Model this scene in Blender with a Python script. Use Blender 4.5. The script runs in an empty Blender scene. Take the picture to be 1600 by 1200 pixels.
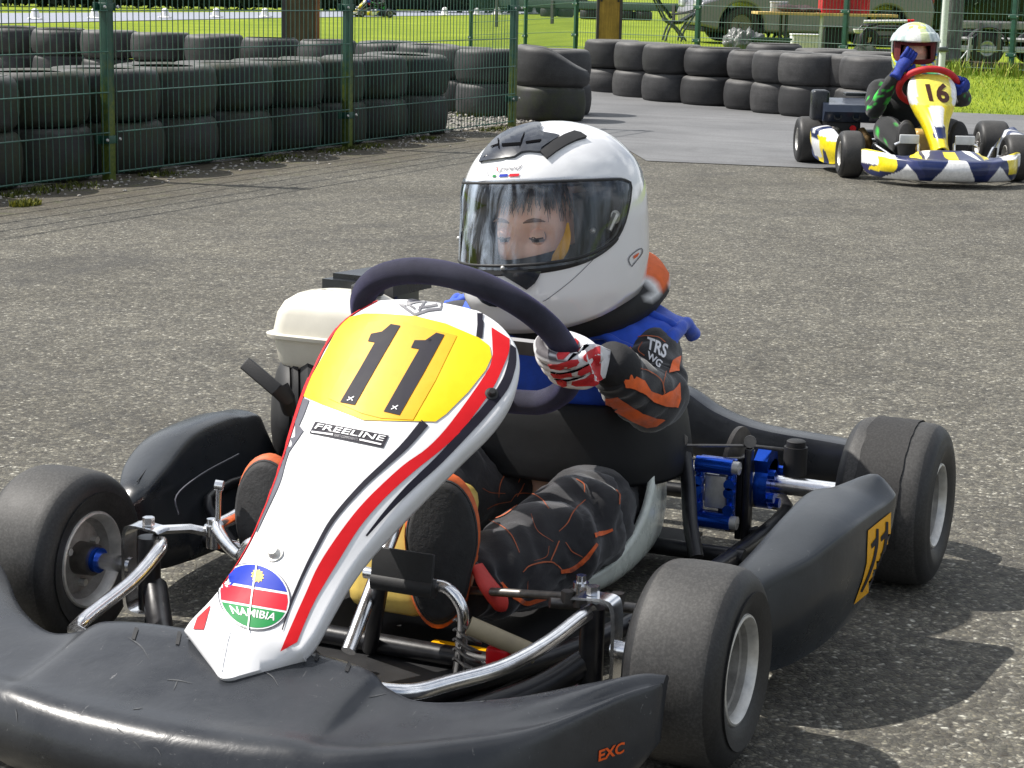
import bpy, bmesh, math, random
import numpy as np
from mathutils import Vector, Matrix, noise
from mathutils.bvhtree import BVHTree
from mathutils.geometry import tessellate_polygon
PI = math.pi
R = math.radians
random.seed(7)
scene = bpy.context.scene
COL = scene.collection

# ------------------------------------------------------------------ camera
FPX = 2998.0                                  # focal length in pixels of a 1600 px wide frame
CAM = Vector((3.2103, 1.2287, 0.9867))
_yaw, _pit, _rol = 0.4135, 0.2023, 0.0234
FW = Vector((-math.cos(_pit) * math.cos(_yaw), -math.cos(_pit) * math.sin(_yaw), -math.sin(_pit)))
_rt = FW.cross(Vector((0, 0, 1))).normalized()
_up = _rt.cross(FW)
RT = _rt * math.cos(_rol) + _up * math.sin(_rol)
UP = _up * math.cos(_rol) - _rt * math.sin(_rol)
cam_d = bpy.data.cameras.new('camera')
cam_d.sensor_width = 36.0
cam_d.lens = FPX / 1600 * 36.0
cam_d.clip_start = 0.05
cam_d.clip_end = 1500
cam = bpy.data.objects.new('camera', cam_d)
COL.objects.link(cam)
M = Matrix((RT, UP, -FW)).transposed().to_4x4()
M.translation = CAM
cam.matrix_world = M
scene.camera = cam


def ray(u, v):
    return FW + RT * ((u - 800) / FPX) - UP * ((v - 600) / FPX)


def K(u, v, ax, val):                         # point seen at photo pixel (u, v) on the plane ax = val
    d = ray(u, v)
    i = 'xyz'.index(ax)
    return CAM + d * ((val - CAM[i]) / d[i])


def D(u, v, dep):                             # point seen at photo pixel (u, v), dep metres in front
    return CAM + ray(u, v) * dep


def V(*a):
    return Vector(a)


# ------------------------------------------------------------------ light
SUN_DIR = Vector((0.17, -0.80, 1.0)).normalized()      # towards the sun
sun_d = bpy.data.lights.new('sun', 'SUN')
sun_d.energy = 5.0
sun_d.angle = R(0.5)
sun_d.color = (1.0, 0.955, 0.89)
sun = bpy.data.objects.new('sun', sun_d)
COL.objects.link(sun)
sun.rotation_euler = SUN_DIR.to_track_quat('Z', 'Y').to_euler()
sun.location = (0, -20, 30)
world = bpy.data.worlds.new('World')
scene.world = world
world.use_nodes = True
_nt = world.node_tree
_nt.nodes.clear()
_sky = _nt.nodes.new('ShaderNodeTexSky')
_sky.sky_type = 'NISHITA'
_sky.sun_disc = False
_sky.sun_elevation = math.asin(SUN_DIR.z)
_sky.sun_rotation = math.atan2(SUN_DIR.x, SUN_DIR.y)
_sky.air_density = 1.0
_sky.dust_density = 1.5
_bg = _nt.nodes.new('ShaderNodeBackground')
_bg.inputs['Strength'].default_value = 0.10
_o = _nt.nodes.new('ShaderNodeOutputWorld')
_hs = _nt.nodes.new('ShaderNodeHueSaturation')          # thin bright cloud greys the blue
_hs.inputs['Saturation'].default_value = 0.62
_nt.links.new(_sky.outputs[0], _hs.inputs['Color'])
_tc = _nt.nodes.new('ShaderNodeTexCoord')                # drifting white cloud in part of the sky
_mp = _nt.nodes.new('ShaderNodeMapping')
_mp.inputs['Scale'].default_value = (1.0, 1.0, 2.2)
_nt.links.new(_tc.outputs['Generated'], _mp.inputs['Vector'])
_cl = _nt.nodes.new('ShaderNodeTexNoise')
_cl.inputs['Scale'].default_value = 2.3
_cl.inputs['Detail'].default_value = 7
_cl.inputs['Roughness'].default_value = 0.58
_nt.links.new(_mp.outputs[0], _cl.inputs['Vector'])
_rp = _nt.nodes.new('ShaderNodeValToRGB')
_rp.color_ramp.elements[0].position, _rp.color_ramp.elements[1].position = 0.47, 0.60
_nt.links.new(_cl.outputs[0], _rp.inputs[0])
_mx = _nt.nodes.new('ShaderNodeMix')
_mx.data_type = 'RGBA'
_mx.inputs[7].default_value = (10.5, 10.9, 11.4, 1)
_nt.links.new(_rp.outputs[0], _mx.inputs[0])
_nt.links.new(_hs.outputs[0], _mx.inputs[6])
_nt.links.new(_mx.outputs[2], _bg.inputs[0])
_nt.links.new(_bg.outputs[0], _o.inputs[0])
scene.view_settings.view_transform = 'Standard'
scene.view_settings.look = 'None'
scene.view_settings.exposure = 0.35
scene.view_settings.gamma = 1.0
scene.cycles.max_bounces = 8
scene.cycles.transparent_max_bounces = 12
scene.cycles.use_adaptive_sampling = True
scene.cycles.adaptive_threshold = 0.008
scene.cycles.use_denoising = True
scene.cycles.denoising_input_passes = 'RGB_ALBEDO_NORMAL'
scene.cycles.denoising_prefilter = 'ACCURATE'


# ------------------------------------------------------------------ materials
def lin(c):
    return tuple((x / 12.92 if x <= 0.04045 else ((x + 0.055) / 1.055) ** 2.4) for x in c)


def rgb(r, g, b):
    return lin((r / 255, g / 255, b / 255)) + (1.0,)


class NT:
    def __init__(self, name):
        self.m = bpy.data.materials.new(name)
        self.m.use_nodes = True
        self.t = self.m.node_tree
        self.b = self.t.nodes['Principled BSDF']
        self.out = self.t.nodes['Material Output']

    def n(self, typ, ins=None, **props):
        nd = self.t.nodes.new(typ)
        for k, v in props.items():
            setattr(nd, k, v)
        for k, v in (ins or {}).items():
            if isinstance(v, tuple) and len(v) == 2 and hasattr(v[0], 'outputs'):
                self.t.links.new(v[0].outputs[v[1]], nd.inputs[k])
            elif hasattr(v, 'outputs'):
                self.t.links.new(v.outputs[0], nd.inputs[k])
            else:
                nd.inputs[k].default_value = v
        return nd

    def set(self, **kw):
        for k, v in kw.items():
            k = {'rough': 'Roughness', 'metal': 'Metallic', 'base': 'Base Color', 'normal': 'Normal', 'coat': 'Coat Weight', 'coat_rough': 'Coat Roughness', 'sheen': 'Sheen Weight', 'spec': 'Specular IOR Level', 'alpha': 'Alpha', 'sss': 'Subsurface Weight', 'trans': 'Transmission Weight'}[k]
            if isinstance(v, tuple) and len(v) == 2 and hasattr(v[0], 'outputs'):
                self.t.links.new(v[0].outputs[v[1]], self.b.inputs[k])
            elif hasattr(v, 'outputs'):
                self.t.links.new(v.outputs[0], self.b.inputs[k])
            else:
                self.b.inputs[k].default_value = v
        return self

    def coord(self, scale=1.0, kind='Object'):
        tc = self.n('ShaderNodeTexCoord')
        mp = self.n('ShaderNodeMapping', {'Vector': (tc, kind)})
        mp.inputs['Scale'].default_value = (scale,) * 3 if not isinstance(scale, tuple) else scale
        return mp

    def noise(self, vec, scale, detail=4, rough=0.55, dist=0.0):
        return self.n('ShaderNodeTexNoise', {'Vector': vec, 'Scale': scale, 'Detail': detail, 'Roughness': rough, 'Distortion': dist})

    def ramp(self, fac, stops):
        r = self.n('ShaderNodeValToRGB', {'Fac': fac})
        e = r.color_ramp.elements
        while len(e) < len(stops):
            e.new(0.5)
        for i, (p, c) in enumerate(stops):
            e[i].position = p
            e[i].color = c if len(c) == 4 else tuple(c) + (1,)
        return r

    def mix(self, fac, a, b, blend='MIX'):
        nd = self.n('ShaderNodeMix', data_type='RGBA', blend_type=blend)
        for k, v in ((0, fac), (6, a), (7, b)):
            if hasattr(v, 'outputs'):
                o = v.outputs[2] if v.bl_idname == 'ShaderNodeMix' else v.outputs[0]
                self.t.links.new(o, nd.inputs[k])
            elif isinstance(v, tuple) and len(v) == 2 and hasattr(v[0], 'outputs'):
                self.t.links.new(v[0].outputs[v[1]], nd.inputs[k])
            else:
                nd.inputs[k].default_value = v
        return nd

    def math(self, op, a, b=0.0, clamp=False):
        nd = self.n('ShaderNodeMath', operation=op, use_clamp=clamp)
        for k, v in ((0, a), (1, b)):
            if hasattr(v, 'outputs'):
                self.t.links.new(v.outputs[0], nd.inputs[k])
            elif isinstance(v, tuple) and hasattr(v[0], 'outputs'):
                self.t.links.new(v[0].outputs[v[1]], nd.inputs[k])
            else:
                nd.inputs[k].default_value = v
        return nd

    def bump(self, h, strength=0.3, dist=0.002):
        return self.n('ShaderNodeBump', {'Height': h, 'Strength': strength, 'Distance': dist})


def mo(nd):                                   # colour output of a mix node
    return (nd, 2)


_plain = {}


def mat(name, c, rough=0.5, metal=0.0, var=0.12, vs=30.0, bump=0.0, bs=200.0, bd=0.001, coat=0.0, spec=0.5, rv=0.08, sheen=0.0):
    """Painted / plastic / metal surface with a slight real unevenness of colour, gloss and relief."""
    k = NT(name)
    co = k.coord()
    n1 = k.noise(co, vs, 5, 0.6)
    c = c if len(c) == 4 else tuple(c) + (1,)
    dark = tuple(max(0, x * (1 - var)) for x in c[:3]) + (1,)
    lite = tuple(min(1, x * (1 + var)) for x in c[:3]) + (1,)
    k.set(base=k.ramp(n1, [(0.3, dark), (0.7, lite)]), metal=metal, coat=coat, spec=spec, sheen=sheen)
    rr = k.n('ShaderNodeMapRange', {'Value': n1, 'To Min': max(0.02, rough - rv), 'To Max': min(1, rough + rv)})
    k.set(rough=rr)
    if bump:
        k.set(normal=k.bump(k.noise(co, bs, 3, 0.6), bump, bd))
    return k.m


def black_plastic(name, c=(0.0145, 0.0165, 0.0205), rough=0.42, scratch=1.0, dents=1.0):
    k = NT(name)
    co = k.coord()
    big = k.noise(co, 7, 5, 0.65)
    fine = k.noise(co, 900, 2, 0.5)
    dent = k.noise(co, 26, 4, 0.55, 0.4)
    # scuffs: stretched thin noise lines, in patches
    f = None
    for sc, w in (((9, 70, 40), 1.0), ((60, 14, 50), .8)):
        mp = k.coord(sc)
        s1 = k.noise(mp, 3.0, 6, 0.75, 1.5)
        lines = k.ramp(s1, [(0.0, (0, 0, 0)), (0.655, (0, 0, 0)), (0.69, (1, 1, 1)), (0.725, (0, 0, 0))])
        patch = k.ramp(k.noise(co, 9 + 5 * w, 3, 0.5), [(0.43, (0, 0, 0)), (0.60, (1, 1, 1))])
        g = k.math('MULTIPLY', k.math('MULTIPLY', lines, patch), 0.55 * scratch * w)
        f = g if f is None else k.math('MAXIMUM', f, g)
    grime = k.ramp(k.noise(co, 4.5, 6, .7), [(.45, (0, 0, 0)), (.75, (.35, .35, .35))])
    dust = k.ramp(big, [(0.35, tuple(c) + (1,)), (0.75, tuple(x * 1.7 + 0.003 for x in c) + (1,))])
    dust = k.mix(grime, dust, (.042, .044, .046, 1))
    k.set(base=mo(k.mix(f, dust, (0.22, 0.22, 0.22, 1))), spec=.52)
    r_ = k.math('ADD', k.n('ShaderNodeMapRange', {'Value': big, 'From Min': .3, 'From Max': .7, 'To Min': rough - 0.08, 'To Max': rough + 0.10}), k.math('MULTIPLY', f, .3))
    k.set(rough=r_)
    h = k.math('ADD', k.math('MULTIPLY', fine, 0.22), k.math('MULTIPLY', f, -1.0))
    h = k.math('ADD', h, k.math('MULTIPLY', dent, 3.2 * dents))
    k.set(normal=k.bump(h, 0.28, 0.0008))
    return k.m


def attr_mat(name, rough=0.8, bump=0.25, bs=700.0, sheen=0.0, coat=0.0, seams=None, spec=0.4, wr=0.0):
    """Surface whose colour was chosen per vertex (dyed panels of cloth, printed plastic)."""
    k = NT(name)
    at = k.n('ShaderNodeAttribute', attribute_name='Col')
    co = k.coord()
    n1 = k.noise(co, 60, 4, 0.6)
    sh = k.ramp(n1, [(0.3, (0.84, 0.84, 0.84)), (0.7, (1.1, 1.1, 1.1))])
    base = k.mix(1.0, at, sh, 'MULTIPLY')
    h = k.noise(co, bs, 2, 0.6)
    if seams:
        sc, wd, cl = seams
        dn = k.noise(co, 9, 2, 0.5)
        wv = k.mix(0.06, co, (dn, 1))
        vo = k.n('ShaderNodeTexVoronoi', {'Vector': mo(wv), 'Scale': sc}, feature='DISTANCE_TO_EDGE')
        ln = k.ramp((vo, 0), [(0.0, (1, 1, 1)), (wd, (1, 1, 1)), (wd * 1.5, (0, 0, 0))])
        base = k.mix(ln, base, cl)
        h = k.math('ADD', h, k.math('MULTIPLY', ln, 3.0))
    k.set(base=mo(base), rough=rough, sheen=sheen, coat=coat, spec=spec)
    if wr:
        h = k.math('ADD', k.math('MULTIPLY', h, 0.35), k.math('MULTIPLY', k.noise(co, 26, 3, 0.55, 0.8), wr))
    if bump:
        k.set(normal=k.bump(h, bump, 0.0015))
    return k.m


# ------------------------------------------------------------------ mesh helpers
def cr(pts, n, closed=False):
    """Catmull-Rom through pts, n samples per span."""
    P = [Vector(p) for p in pts]
    m = len(P)
    out = []
    spans = m if closed else m - 1
    for i in range(spans):
        if closed:
            a, b, c, d = P[(i - 1) % m], P[i], P[(i + 1) % m], P[(i + 2) % m]
        else:
            b, c = P[i], P[i + 1]
            a = P[i - 1] if i > 0 else b * 2 - c
            d = P[i + 2] if i + 2 < m else c * 2 - b
        for j in range(n):
            t = j / n
            out.append(0.5 * ((2 * b) + (c - a) * t + (2 * a - 5 * b + 4 * c - d) * t * t + (3 * b - a - 3 * c + d) * t ** 3))
    if not closed:
        out.append(P[-1].copy())
    return out


class MB:
    def __init__(self):
        self.v, self.f, self.mi, self.m = [], [], [], 0
        self.col = None

    def face(self, idx):
        self.f.append(tuple(idx))
        self.mi.append(self.m)

    def loft(self, rings, closed=True, cap=True, loop=False):
        n = len(rings[0])
        b = len(self.v)
        for r in rings:
            self.v += [Vector(p) for p in r]
        k = len(rings)
        for i in range(k if loop else k - 1):
            i2 = (i + 1) % k
            for j in range(n if closed else n - 1):
                j2 = (j + 1) % n
                self.face((b + i * n + j, b + i * n + j2, b + i2 * n + j2, b + i2 * n + j))
        if closed and cap and not loop:
            for i, rev in ((0, True), (k - 1, False)):
                c = sum((Vector(p) for p in rings[i]), Vector()) / n
                ci = len(self.v)
                self.v.append(c)
                for j in range(n):
                    a, d = b + i * n + j, b + i * n + (j + 1) % n
                    self.face((ci, d, a) if rev else (ci, a, d))
        return self

    def tube(self, pts, r, n=10, sm=0, cap=True, closed=False, flat=1.0, upv=None):
        P = cr(pts, sm, closed) if sm else [Vector(p) for p in pts]
        if hasattr(r, '__len__'):
            rr = np.interp(np.linspace(0, 1, len(P)), np.linspace(0, 1, len(r)), r)
        else:
            rr = [r] * len(P)
        rings = []
        prev = None
        for i, p in enumerate(P):
            if closed:
                t = P[(i + 1) % len(P)] - P[i - 1]
            else:
                t = P[min(i + 1, len(P) - 1)] - P[max(i - 1, 0)]
            t = t.normalized() if t.length > 1e-9 else Vector((0, 0, 1))
            if prev is None:
                a = Vector(upv) if upv else (Vector((0, 0, 1)) if abs(t.z) < 0.9 else Vector((1, 0, 0)))
            else:
                a = prev
            a = (a - t * a.dot(t)).normalized()
            prev = a
            b = t.cross(a)
            rings.append([p + (a * math.cos(2 * PI * j / n) * flat + b * math.sin(2 * PI * j / n)) * float(rr[i]) for j in range(n)])
        return self.loft(rings, True, cap, closed)

    def lathe(self, prof, o=(0, 0, 0), ax=(0, 0, 1), n=32, cap=False, a0=0.0, a1=2 * PI):
        """prof: list of (distance along ax, radius)."""
        o, ax = Vector(o), Vector(ax).normalized()
        u = Vector((1, 0, 0)) if abs(ax.x) < 0.8 else Vector((0, 0, 1))
        u = (u - ax * u.dot(ax)).normalized()
        w = ax.cross(u)
        full = abs(a1 - a0 - 2 * PI) < 1e-6
        rings = []
        for h, r in prof:
            rings.append([o + ax * h + (u * math.cos(a0 + (a1 - a0) * j / (n if full else n - 1)) + w * math.sin(a0 + (a1 - a0) * j / (n if full else n - 1))) * r for j in range(n)])
        return self.loft(rings, full, cap)

    def box(self, c, s, rot=None, bev=0.0):
        c = Vector(c)
        hx, hy, hz = s[0] / 2, s[1] / 2, s[2] / 2
        m = rot if rot is not None else Matrix.Identity(3)
        if bev <= 0:
            b = len(self.v)
            for x in (-hx, hx):
                for y in (-hy, hy):
                    for z in (-hz, hz):
                        self.v.append(c + m @ Vector((x, y, z)))
            for q in ((0, 1, 3, 2), (4, 6, 7, 5), (0, 4, 5, 1), (2, 3, 7, 6), (0, 2, 6, 4), (1, 5, 7, 3)):
                self.face([b + i for i in q])
            return self
        bm = bmesh.new()
        bmesh.ops.create_cube(bm, size=1.0)
        for v in bm.verts:
            v.co = Vector((v.co.x * s[0], v.co.y * s[1], v.co.z * s[2]))
        bmesh.ops.bevel(bm, geom=bm.edges[:], offset=bev, segments=3, profile=0.5, affect='EDGES')
        self.bm(bm, lambda p: c + m @ p)
        bm.free()
        return self

    def bm(self, bm, fn=lambda p: p):
        b = len(self.v)
        bm.verts.index_update()
        for v in bm.verts:
            self.v.append(Vector(fn(v.co.copy())))
        for f in bm.faces:
            self.face([b + v.index for v in f.verts])
        return self

    def prism(self, poly, d, off=0.0):
        """poly: list of 3-D points (planar outline); extruded by vector d."""
        d = Vector(d)
        P = [Vector(p) for p in poly]
        n = len(P)
        b = len(self.v)
        self.v += P + [p + d for p in P]
        self.face(list(range(b + n - 1, b - 1, -1)))
        self.face(list(range(b + n, b + 2 * n)))
        for i in range(n):
            j = (i + 1) % n
            self.face((b + i, b + j, b + n + j, b + n + i))
        return self

    def sphere(self, c, r, n=16, m=10):
        c = Vector(c)
        r = Vector(r) if hasattr(r, '__len__') else Vector((r, r, r))
        rings = []
        for i in range(m + 1):
            t = -PI / 2 + PI * i / m
            t = max(-PI / 2 + 0.02, min(PI / 2 - 0.02, t))
            rings.append([c + Vector((r.x * math.cos(t) * math.cos(2 * PI * j / n), r.y * math.cos(t) * math.sin(2 * PI * j / n), r.z * math.sin(t))) for j in range(n)])
        return self.loft(rings, True, True)

    def xf(self, fn, start=0):
        for i in range(start, len(self.v)):
            self.v[i] = Vector(fn(self.v[i]))
        return self

    def bvh(self, mw=None):
        vs = [mw @ p for p in self.v] if mw is not None else self.v
        return BVHTree.FromPolygons(vs, self.f)

    def mesh(self, name, mats, smooth=40, colfn=None, recalc=True):
        me = bpy.data.meshes.new(name)
        me.from_pydata([tuple(p) for p in self.v], [], self.f)
        me.polygons.foreach_set('material_index', self.mi)
        for m_ in (mats if isinstance(mats, (list, tuple)) else [mats]):
            me.materials.append(m_)
        if recalc:
            bm = bmesh.new()
            bm.from_mesh(me)
            bmesh.ops.recalc_face_normals(bm, faces=bm.faces[:])
            bm.to_mesh(me)
            bm.free()
        if smooth:
            me.polygons.foreach_set('use_smooth', [True] * len(me.polygons))
            if smooth < 180:
                me.set_sharp_from_angle(angle=R(smooth))
        if colfn:
            ca = me.color_attributes.new('Col', 'FLOAT_COLOR', 'POINT')
            buf = []
            for v in me.vertices:
                c = colfn(v.co)
                buf += list(c)[:3] + [1.0]
            ca.data.foreach_set('color', buf)
        me.update()
        return me

    def obj(self, name, mats, parent=None, smooth=40, colfn=None, label=None, recalc=True):
        o = bpy.data.objects.new(name, self.mesh(name, mats, smooth, colfn, recalc))
        COL.objects.link(o)
        if parent is not None:
            o.parent = parent
        if label:
            o['label'] = label
        return o


def tag(o, label=None, cat=None, group=None, kind=None):
    if label:
        o['label'] = label
    if cat:
        o['category'] = cat
    if group:
        o['group'] = group
    if kind:
        o['kind'] = kind
    return o


def thing(name, label, cat, loc=(0, 0, 0), rz=0.0, group=None):
    o = bpy.data.objects.new(name, None)
    o.empty_display_size = 0.1
    COL.objects.link(o)
    o.location = loc
    o.rotation_euler = (0, 0, rz)
    return tag(o, label, cat, group)


def copy_tree(o, parent=None):
    c = o.copy()
    COL.objects.link(c)
    c.parent = parent
    for ch in o.children:
        copy_tree(ch, c)
    return c


# ------------------------------------------------------------------ stickers laid on real surfaces
def _fill(polys, step):
    """Fine triangulation of 2-D outlines (list of lists of (x, y)), cut on a grid of size step."""
    bm = bmesh.new()
    for poly in polys:
        vs = [bm.verts.new((p[0], p[1], 0)) for p in poly]
        try:
            f = bm.faces.new(vs)
            bmesh.ops.triangulate(bm, faces=[f])
        except Exception:
            pass
    return _cut(bm, step)


def _cut(bm, step):
    xs = [v.co.x for v in bm.verts]
    ys = [v.co.y for v in bm.verts]
    for a0, a1, no in ((min(xs), max(xs), (1, 0, 0)), (min(ys), max(ys), (0, 1, 0))):
        k = math.floor(a0 / step) + 1
        while k * step < a1:
            bmesh.ops.bisect_plane(bm, geom=bm.verts[:] + bm.edges[:] + bm.faces[:], plane_co=tuple(x * k * step for x in no), plane_no=no, dist=1e-5)
            k += 1
    return bm


def sticker(name, polys, bvh, mats, parent, off=0.0012, step=14, thick=0.0, inv=None, label=None, bm=None, smooth=60):
    """Outline(s) as seen in the photograph, laid on the surface held in bvh and kept on it from every side."""
    if bm is None:
        bm = _fill(polys if isinstance(polys[0][0], (tuple, list)) else [polys], step)
    bvh_c = bvh.ray_cast(CAM, ray(sum(v.co.x for v in bm.verts) / len(bm.verts), sum(v.co.y for v in bm.verts) / len(bm.verts)).normalized())[0]
    bvh_c = (bvh_c if bvh_c is not None else CAM + FW * 3) + FW * 0.12
    if thick:
        bmesh.ops.remove_doubles(bm, verts=bm.verts[:], dist=0.01)
    def cast(v):
        d = ray(v.co.x, v.co.y).normalized()
        h, nrm, i, dist = bvh.ray_cast(CAM, d)
        if h is not None and nrm.dot(d) > 0:
            nrm = -nrm
        return d, h, nrm, dist
    res = {v: cast(v) for v in bm.verts}
    ds = [r_[3] for r_ in res.values() if r_[1] is not None]
    md = sum(ds) / len(ds)
    hit, bad = [], []
    for v, (d, h, nrm, dist) in res.items():
        if h is None:                          # just past the visible edge: wrap on to the nearest surface
            h, nrm, i, dist = bvh.find_nearest(CAM + d * md)
            if nrm.dot(h - bvh_c) < 0:
                nrm = -nrm
            if dist > 0.03 + max(0, (h - CAM).dot(d) - md):
                bad.append(v)
                continue
        hit.append((v, h, nrm))
    if bad:
        bmesh.ops.delete(bm, geom=bad, context='VERTS')
    mb = MB()
    bm.verts.index_update()
    tf = (lambda p: inv @ p) if inv is not None else (lambda p: p)
    for v, h, nrm in hit:
        mb.v.append(tf(h + nrm * (off + thick)))
    for f in bm.faces:
        mb.face([v.index for v in f.verts])
    if thick:
        nb = len(mb.v)
        for v, h, nrm in hit:
            mb.v.append(tf(h - nrm * 0.001))
        for e in bm.edges:
            if len(e.link_faces) == 1:
                a, b = e.verts[0].index, e.verts[1].index
                mb.face((a, b, nb + b, nb + a))
    bm.free()
    return mb.obj(name, mats, parent, smooth, label=label)


def strip(pts, w):
    """Outline of a line of width w (or list of widths) along 2-D pts."""
    n = len(pts)
    ws = list(np.interp(np.linspace(0, 1, n), np.linspace(0, 1, len(w)), w)) if hasattr(w, '__len__') else [w] * n
    L, Rr = [], []
    for i in range(n):
        a, b = pts[max(i - 1, 0)], pts[min(i + 1, n - 1)]
        dx, dy = b[0] - a[0], b[1] - a[1]
        l = math.hypot(dx, dy) or 1
        nx, ny = -dy / l, dx / l
        L.append((pts[i][0] + nx * ws[i] / 2, pts[i][1] + ny * ws[i] / 2))
        Rr.append((pts[i][0] - nx * ws[i] / 2, pts[i][1] - ny * ws[i] / 2))
    return [[L[i], L[i + 1], Rr[i + 1], Rr[i]] for i in range(n - 1)]


def sp2(pts, n=6):
    return [(p.x, p.y) for p in cr([(a, b, 0) for a, b in pts], n)]


_fonts = {}


def text_bm(s, quad, shear=0.0, bold=0.0):
    """Lettering s as a 2-D mesh filling the quad (tl, tr, br, bl)."""
    cu = bpy.data.curves.new('lettering', 'FONT')
    cu.body = s
    cu.shear = shear
    cu.offset = bold
    cu.resolution_u = 3
    ob = bpy.data.objects.new('lettering', cu)
    me = bpy.data.meshes.new_from_object(ob)
    bpy.data.objects.remove(ob)
    xs = [v.co.x for v in me.vertices]
    ys = [v.co.y for v in me.vertices]
    x0, x1, y0, y1 = min(xs), max(xs), min(ys), max(ys)
    bm = bmesh.new()
    bm.from_mesh(me)
    tl, tr, br, bl = [Vector((q[0], q[1], 0)) for q in quad]
    for v in bm.verts:
        a, b = (v.co.x - x0) / (x1 - x0), (v.co.y - y0) / (y1 - y0)
        v.co = (bl * (1 - a) + br * a) * (1 - b) + (tl * (1 - a) + tr * a) * b
    bpy.data.meshes.remove(me)
    bpy.data.curves.remove(cu)
    bmesh.ops.triangulate(bm, faces=bm.faces[:])
    return bm


# ------------------------------------------------------------------ shared materials
M_PLAST = black_plastic('black_plastic')
M_BUMP = black_plastic('faded_bumper_plastic', (0.017, 0.019, 0.023), 0.30, 1.8, 1.3)
M_POD = black_plastic('faded_pod_plastic', (0.015, 0.018, 0.022), 0.30, 1.0, .8)
M_PLAST2 = black_plastic('black_plastic_smooth', rough=0.30, scratch=0.4)
M_RUB = mat('matt_black', (0.012, 0.012, 0.013), 0.6, var=0.3, bump=0.2, bs=400)
M_STEEL = mat('black_steel', (0.012, 0.012, 0.014), 0.32, var=0.4, vs=60, bump=0.08, bs=120)
M_CHROME = mat('chrome', (0.82, 0.82, 0.83), 0.22, 1.0, var=0.12, vs=80, rv=0.1)
M_ALU = mat('cast_aluminium', (0.58, 0.57, 0.54), 0.42, 0.60, var=0.18, vs=60, bump=0.25, bs=500, rv=0.12)
M_BARREL = mat('dull_cast_barrel', (0.30, 0.29, 0.27), 0.55, 0.35, var=0.35, vs=38, bump=0.35, bs=260, rv=0.12)
M_DARKMET = mat('dull_metal', (0.16, 0.15, 0.14), 0.45, 0.9, var=0.3, vs=60, rv=0.12)
M_BLUE_AN = mat('blue_anodised', (0.010, 0.09, 0.60), 0.22, 0.75, var=0.15, vs=60)
M_WHITE = mat('white_gloss', (0.76, 0.76, 0.77), 0.36, var=0.03)
M_RED = mat('red_print', rgb(200, 14, 24), 0.42, var=0.06, spec=.3)
M_INK = mat('dark_print', (0.012, 0.011, 0.020), 0.55, var=0.25, spec=.18)
M_GREYINK = mat('grey_print', (0.10, 0.10, 0.12), 0.35)
M_YEL = mat('yellow_print', (0.86, 0.57, 0.003), 0.42, var=0.05, spec=.3)
M_YEL2 = mat('amber_print', (0.80, 0.39, 0.003), 0.42, var=0.06, spec=.3)
M_ORANGE = mat('orange_print', (0.75, 0.10, 0.006), 0.4, var=0.1)
M_CREAM = mat('cream_plastic', (0.66, 0.63, 0.54), 0.35, var=0.05)
M_FUEL = mat('yellowed_tank', (0.72, 0.52, 0.13), 0.35, var=0.12)
M_WOODY = None


def tyre_mat(name, c, dusty, rough=0.62):
    k = NT(name)
    co = k.coord()
    n1 = k.noise(co, 16, 5, 0.65)
    n2 = k.noise(co, 260, 3, 0.6)
    base = k.ramp(n1, [(0.3, tuple(c) + (1,)), (0.75, tuple(dusty) + (1,))])
    sp = k.ramp(n2, [(0.42, (0.75, 0.75, 0.75)), (0.66, (1.3, 1.3, 1.3))])
    k.set(base=mo(k.mix(1.0, base, sp, 'MULTIPLY')), rough=k.n('ShaderNodeMapRange', {'Value': n1, 'To Min': rough - .12, 'To Max': rough + .15}), spec=0.45)
    k.set(normal=k.bump(n2, 0.22, 0.0010))
    return k.m


M_TREAD = tyre_mat('slick_tread', (0.035, 0.034, 0.033), (0.060, 0.058, 0.055), 0.60)
M_WALLR = tyre_mat('tyre_sidewall', (0.014, 0.014, 0.015), (0.026, 0.026, 0.026), 0.5)
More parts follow.
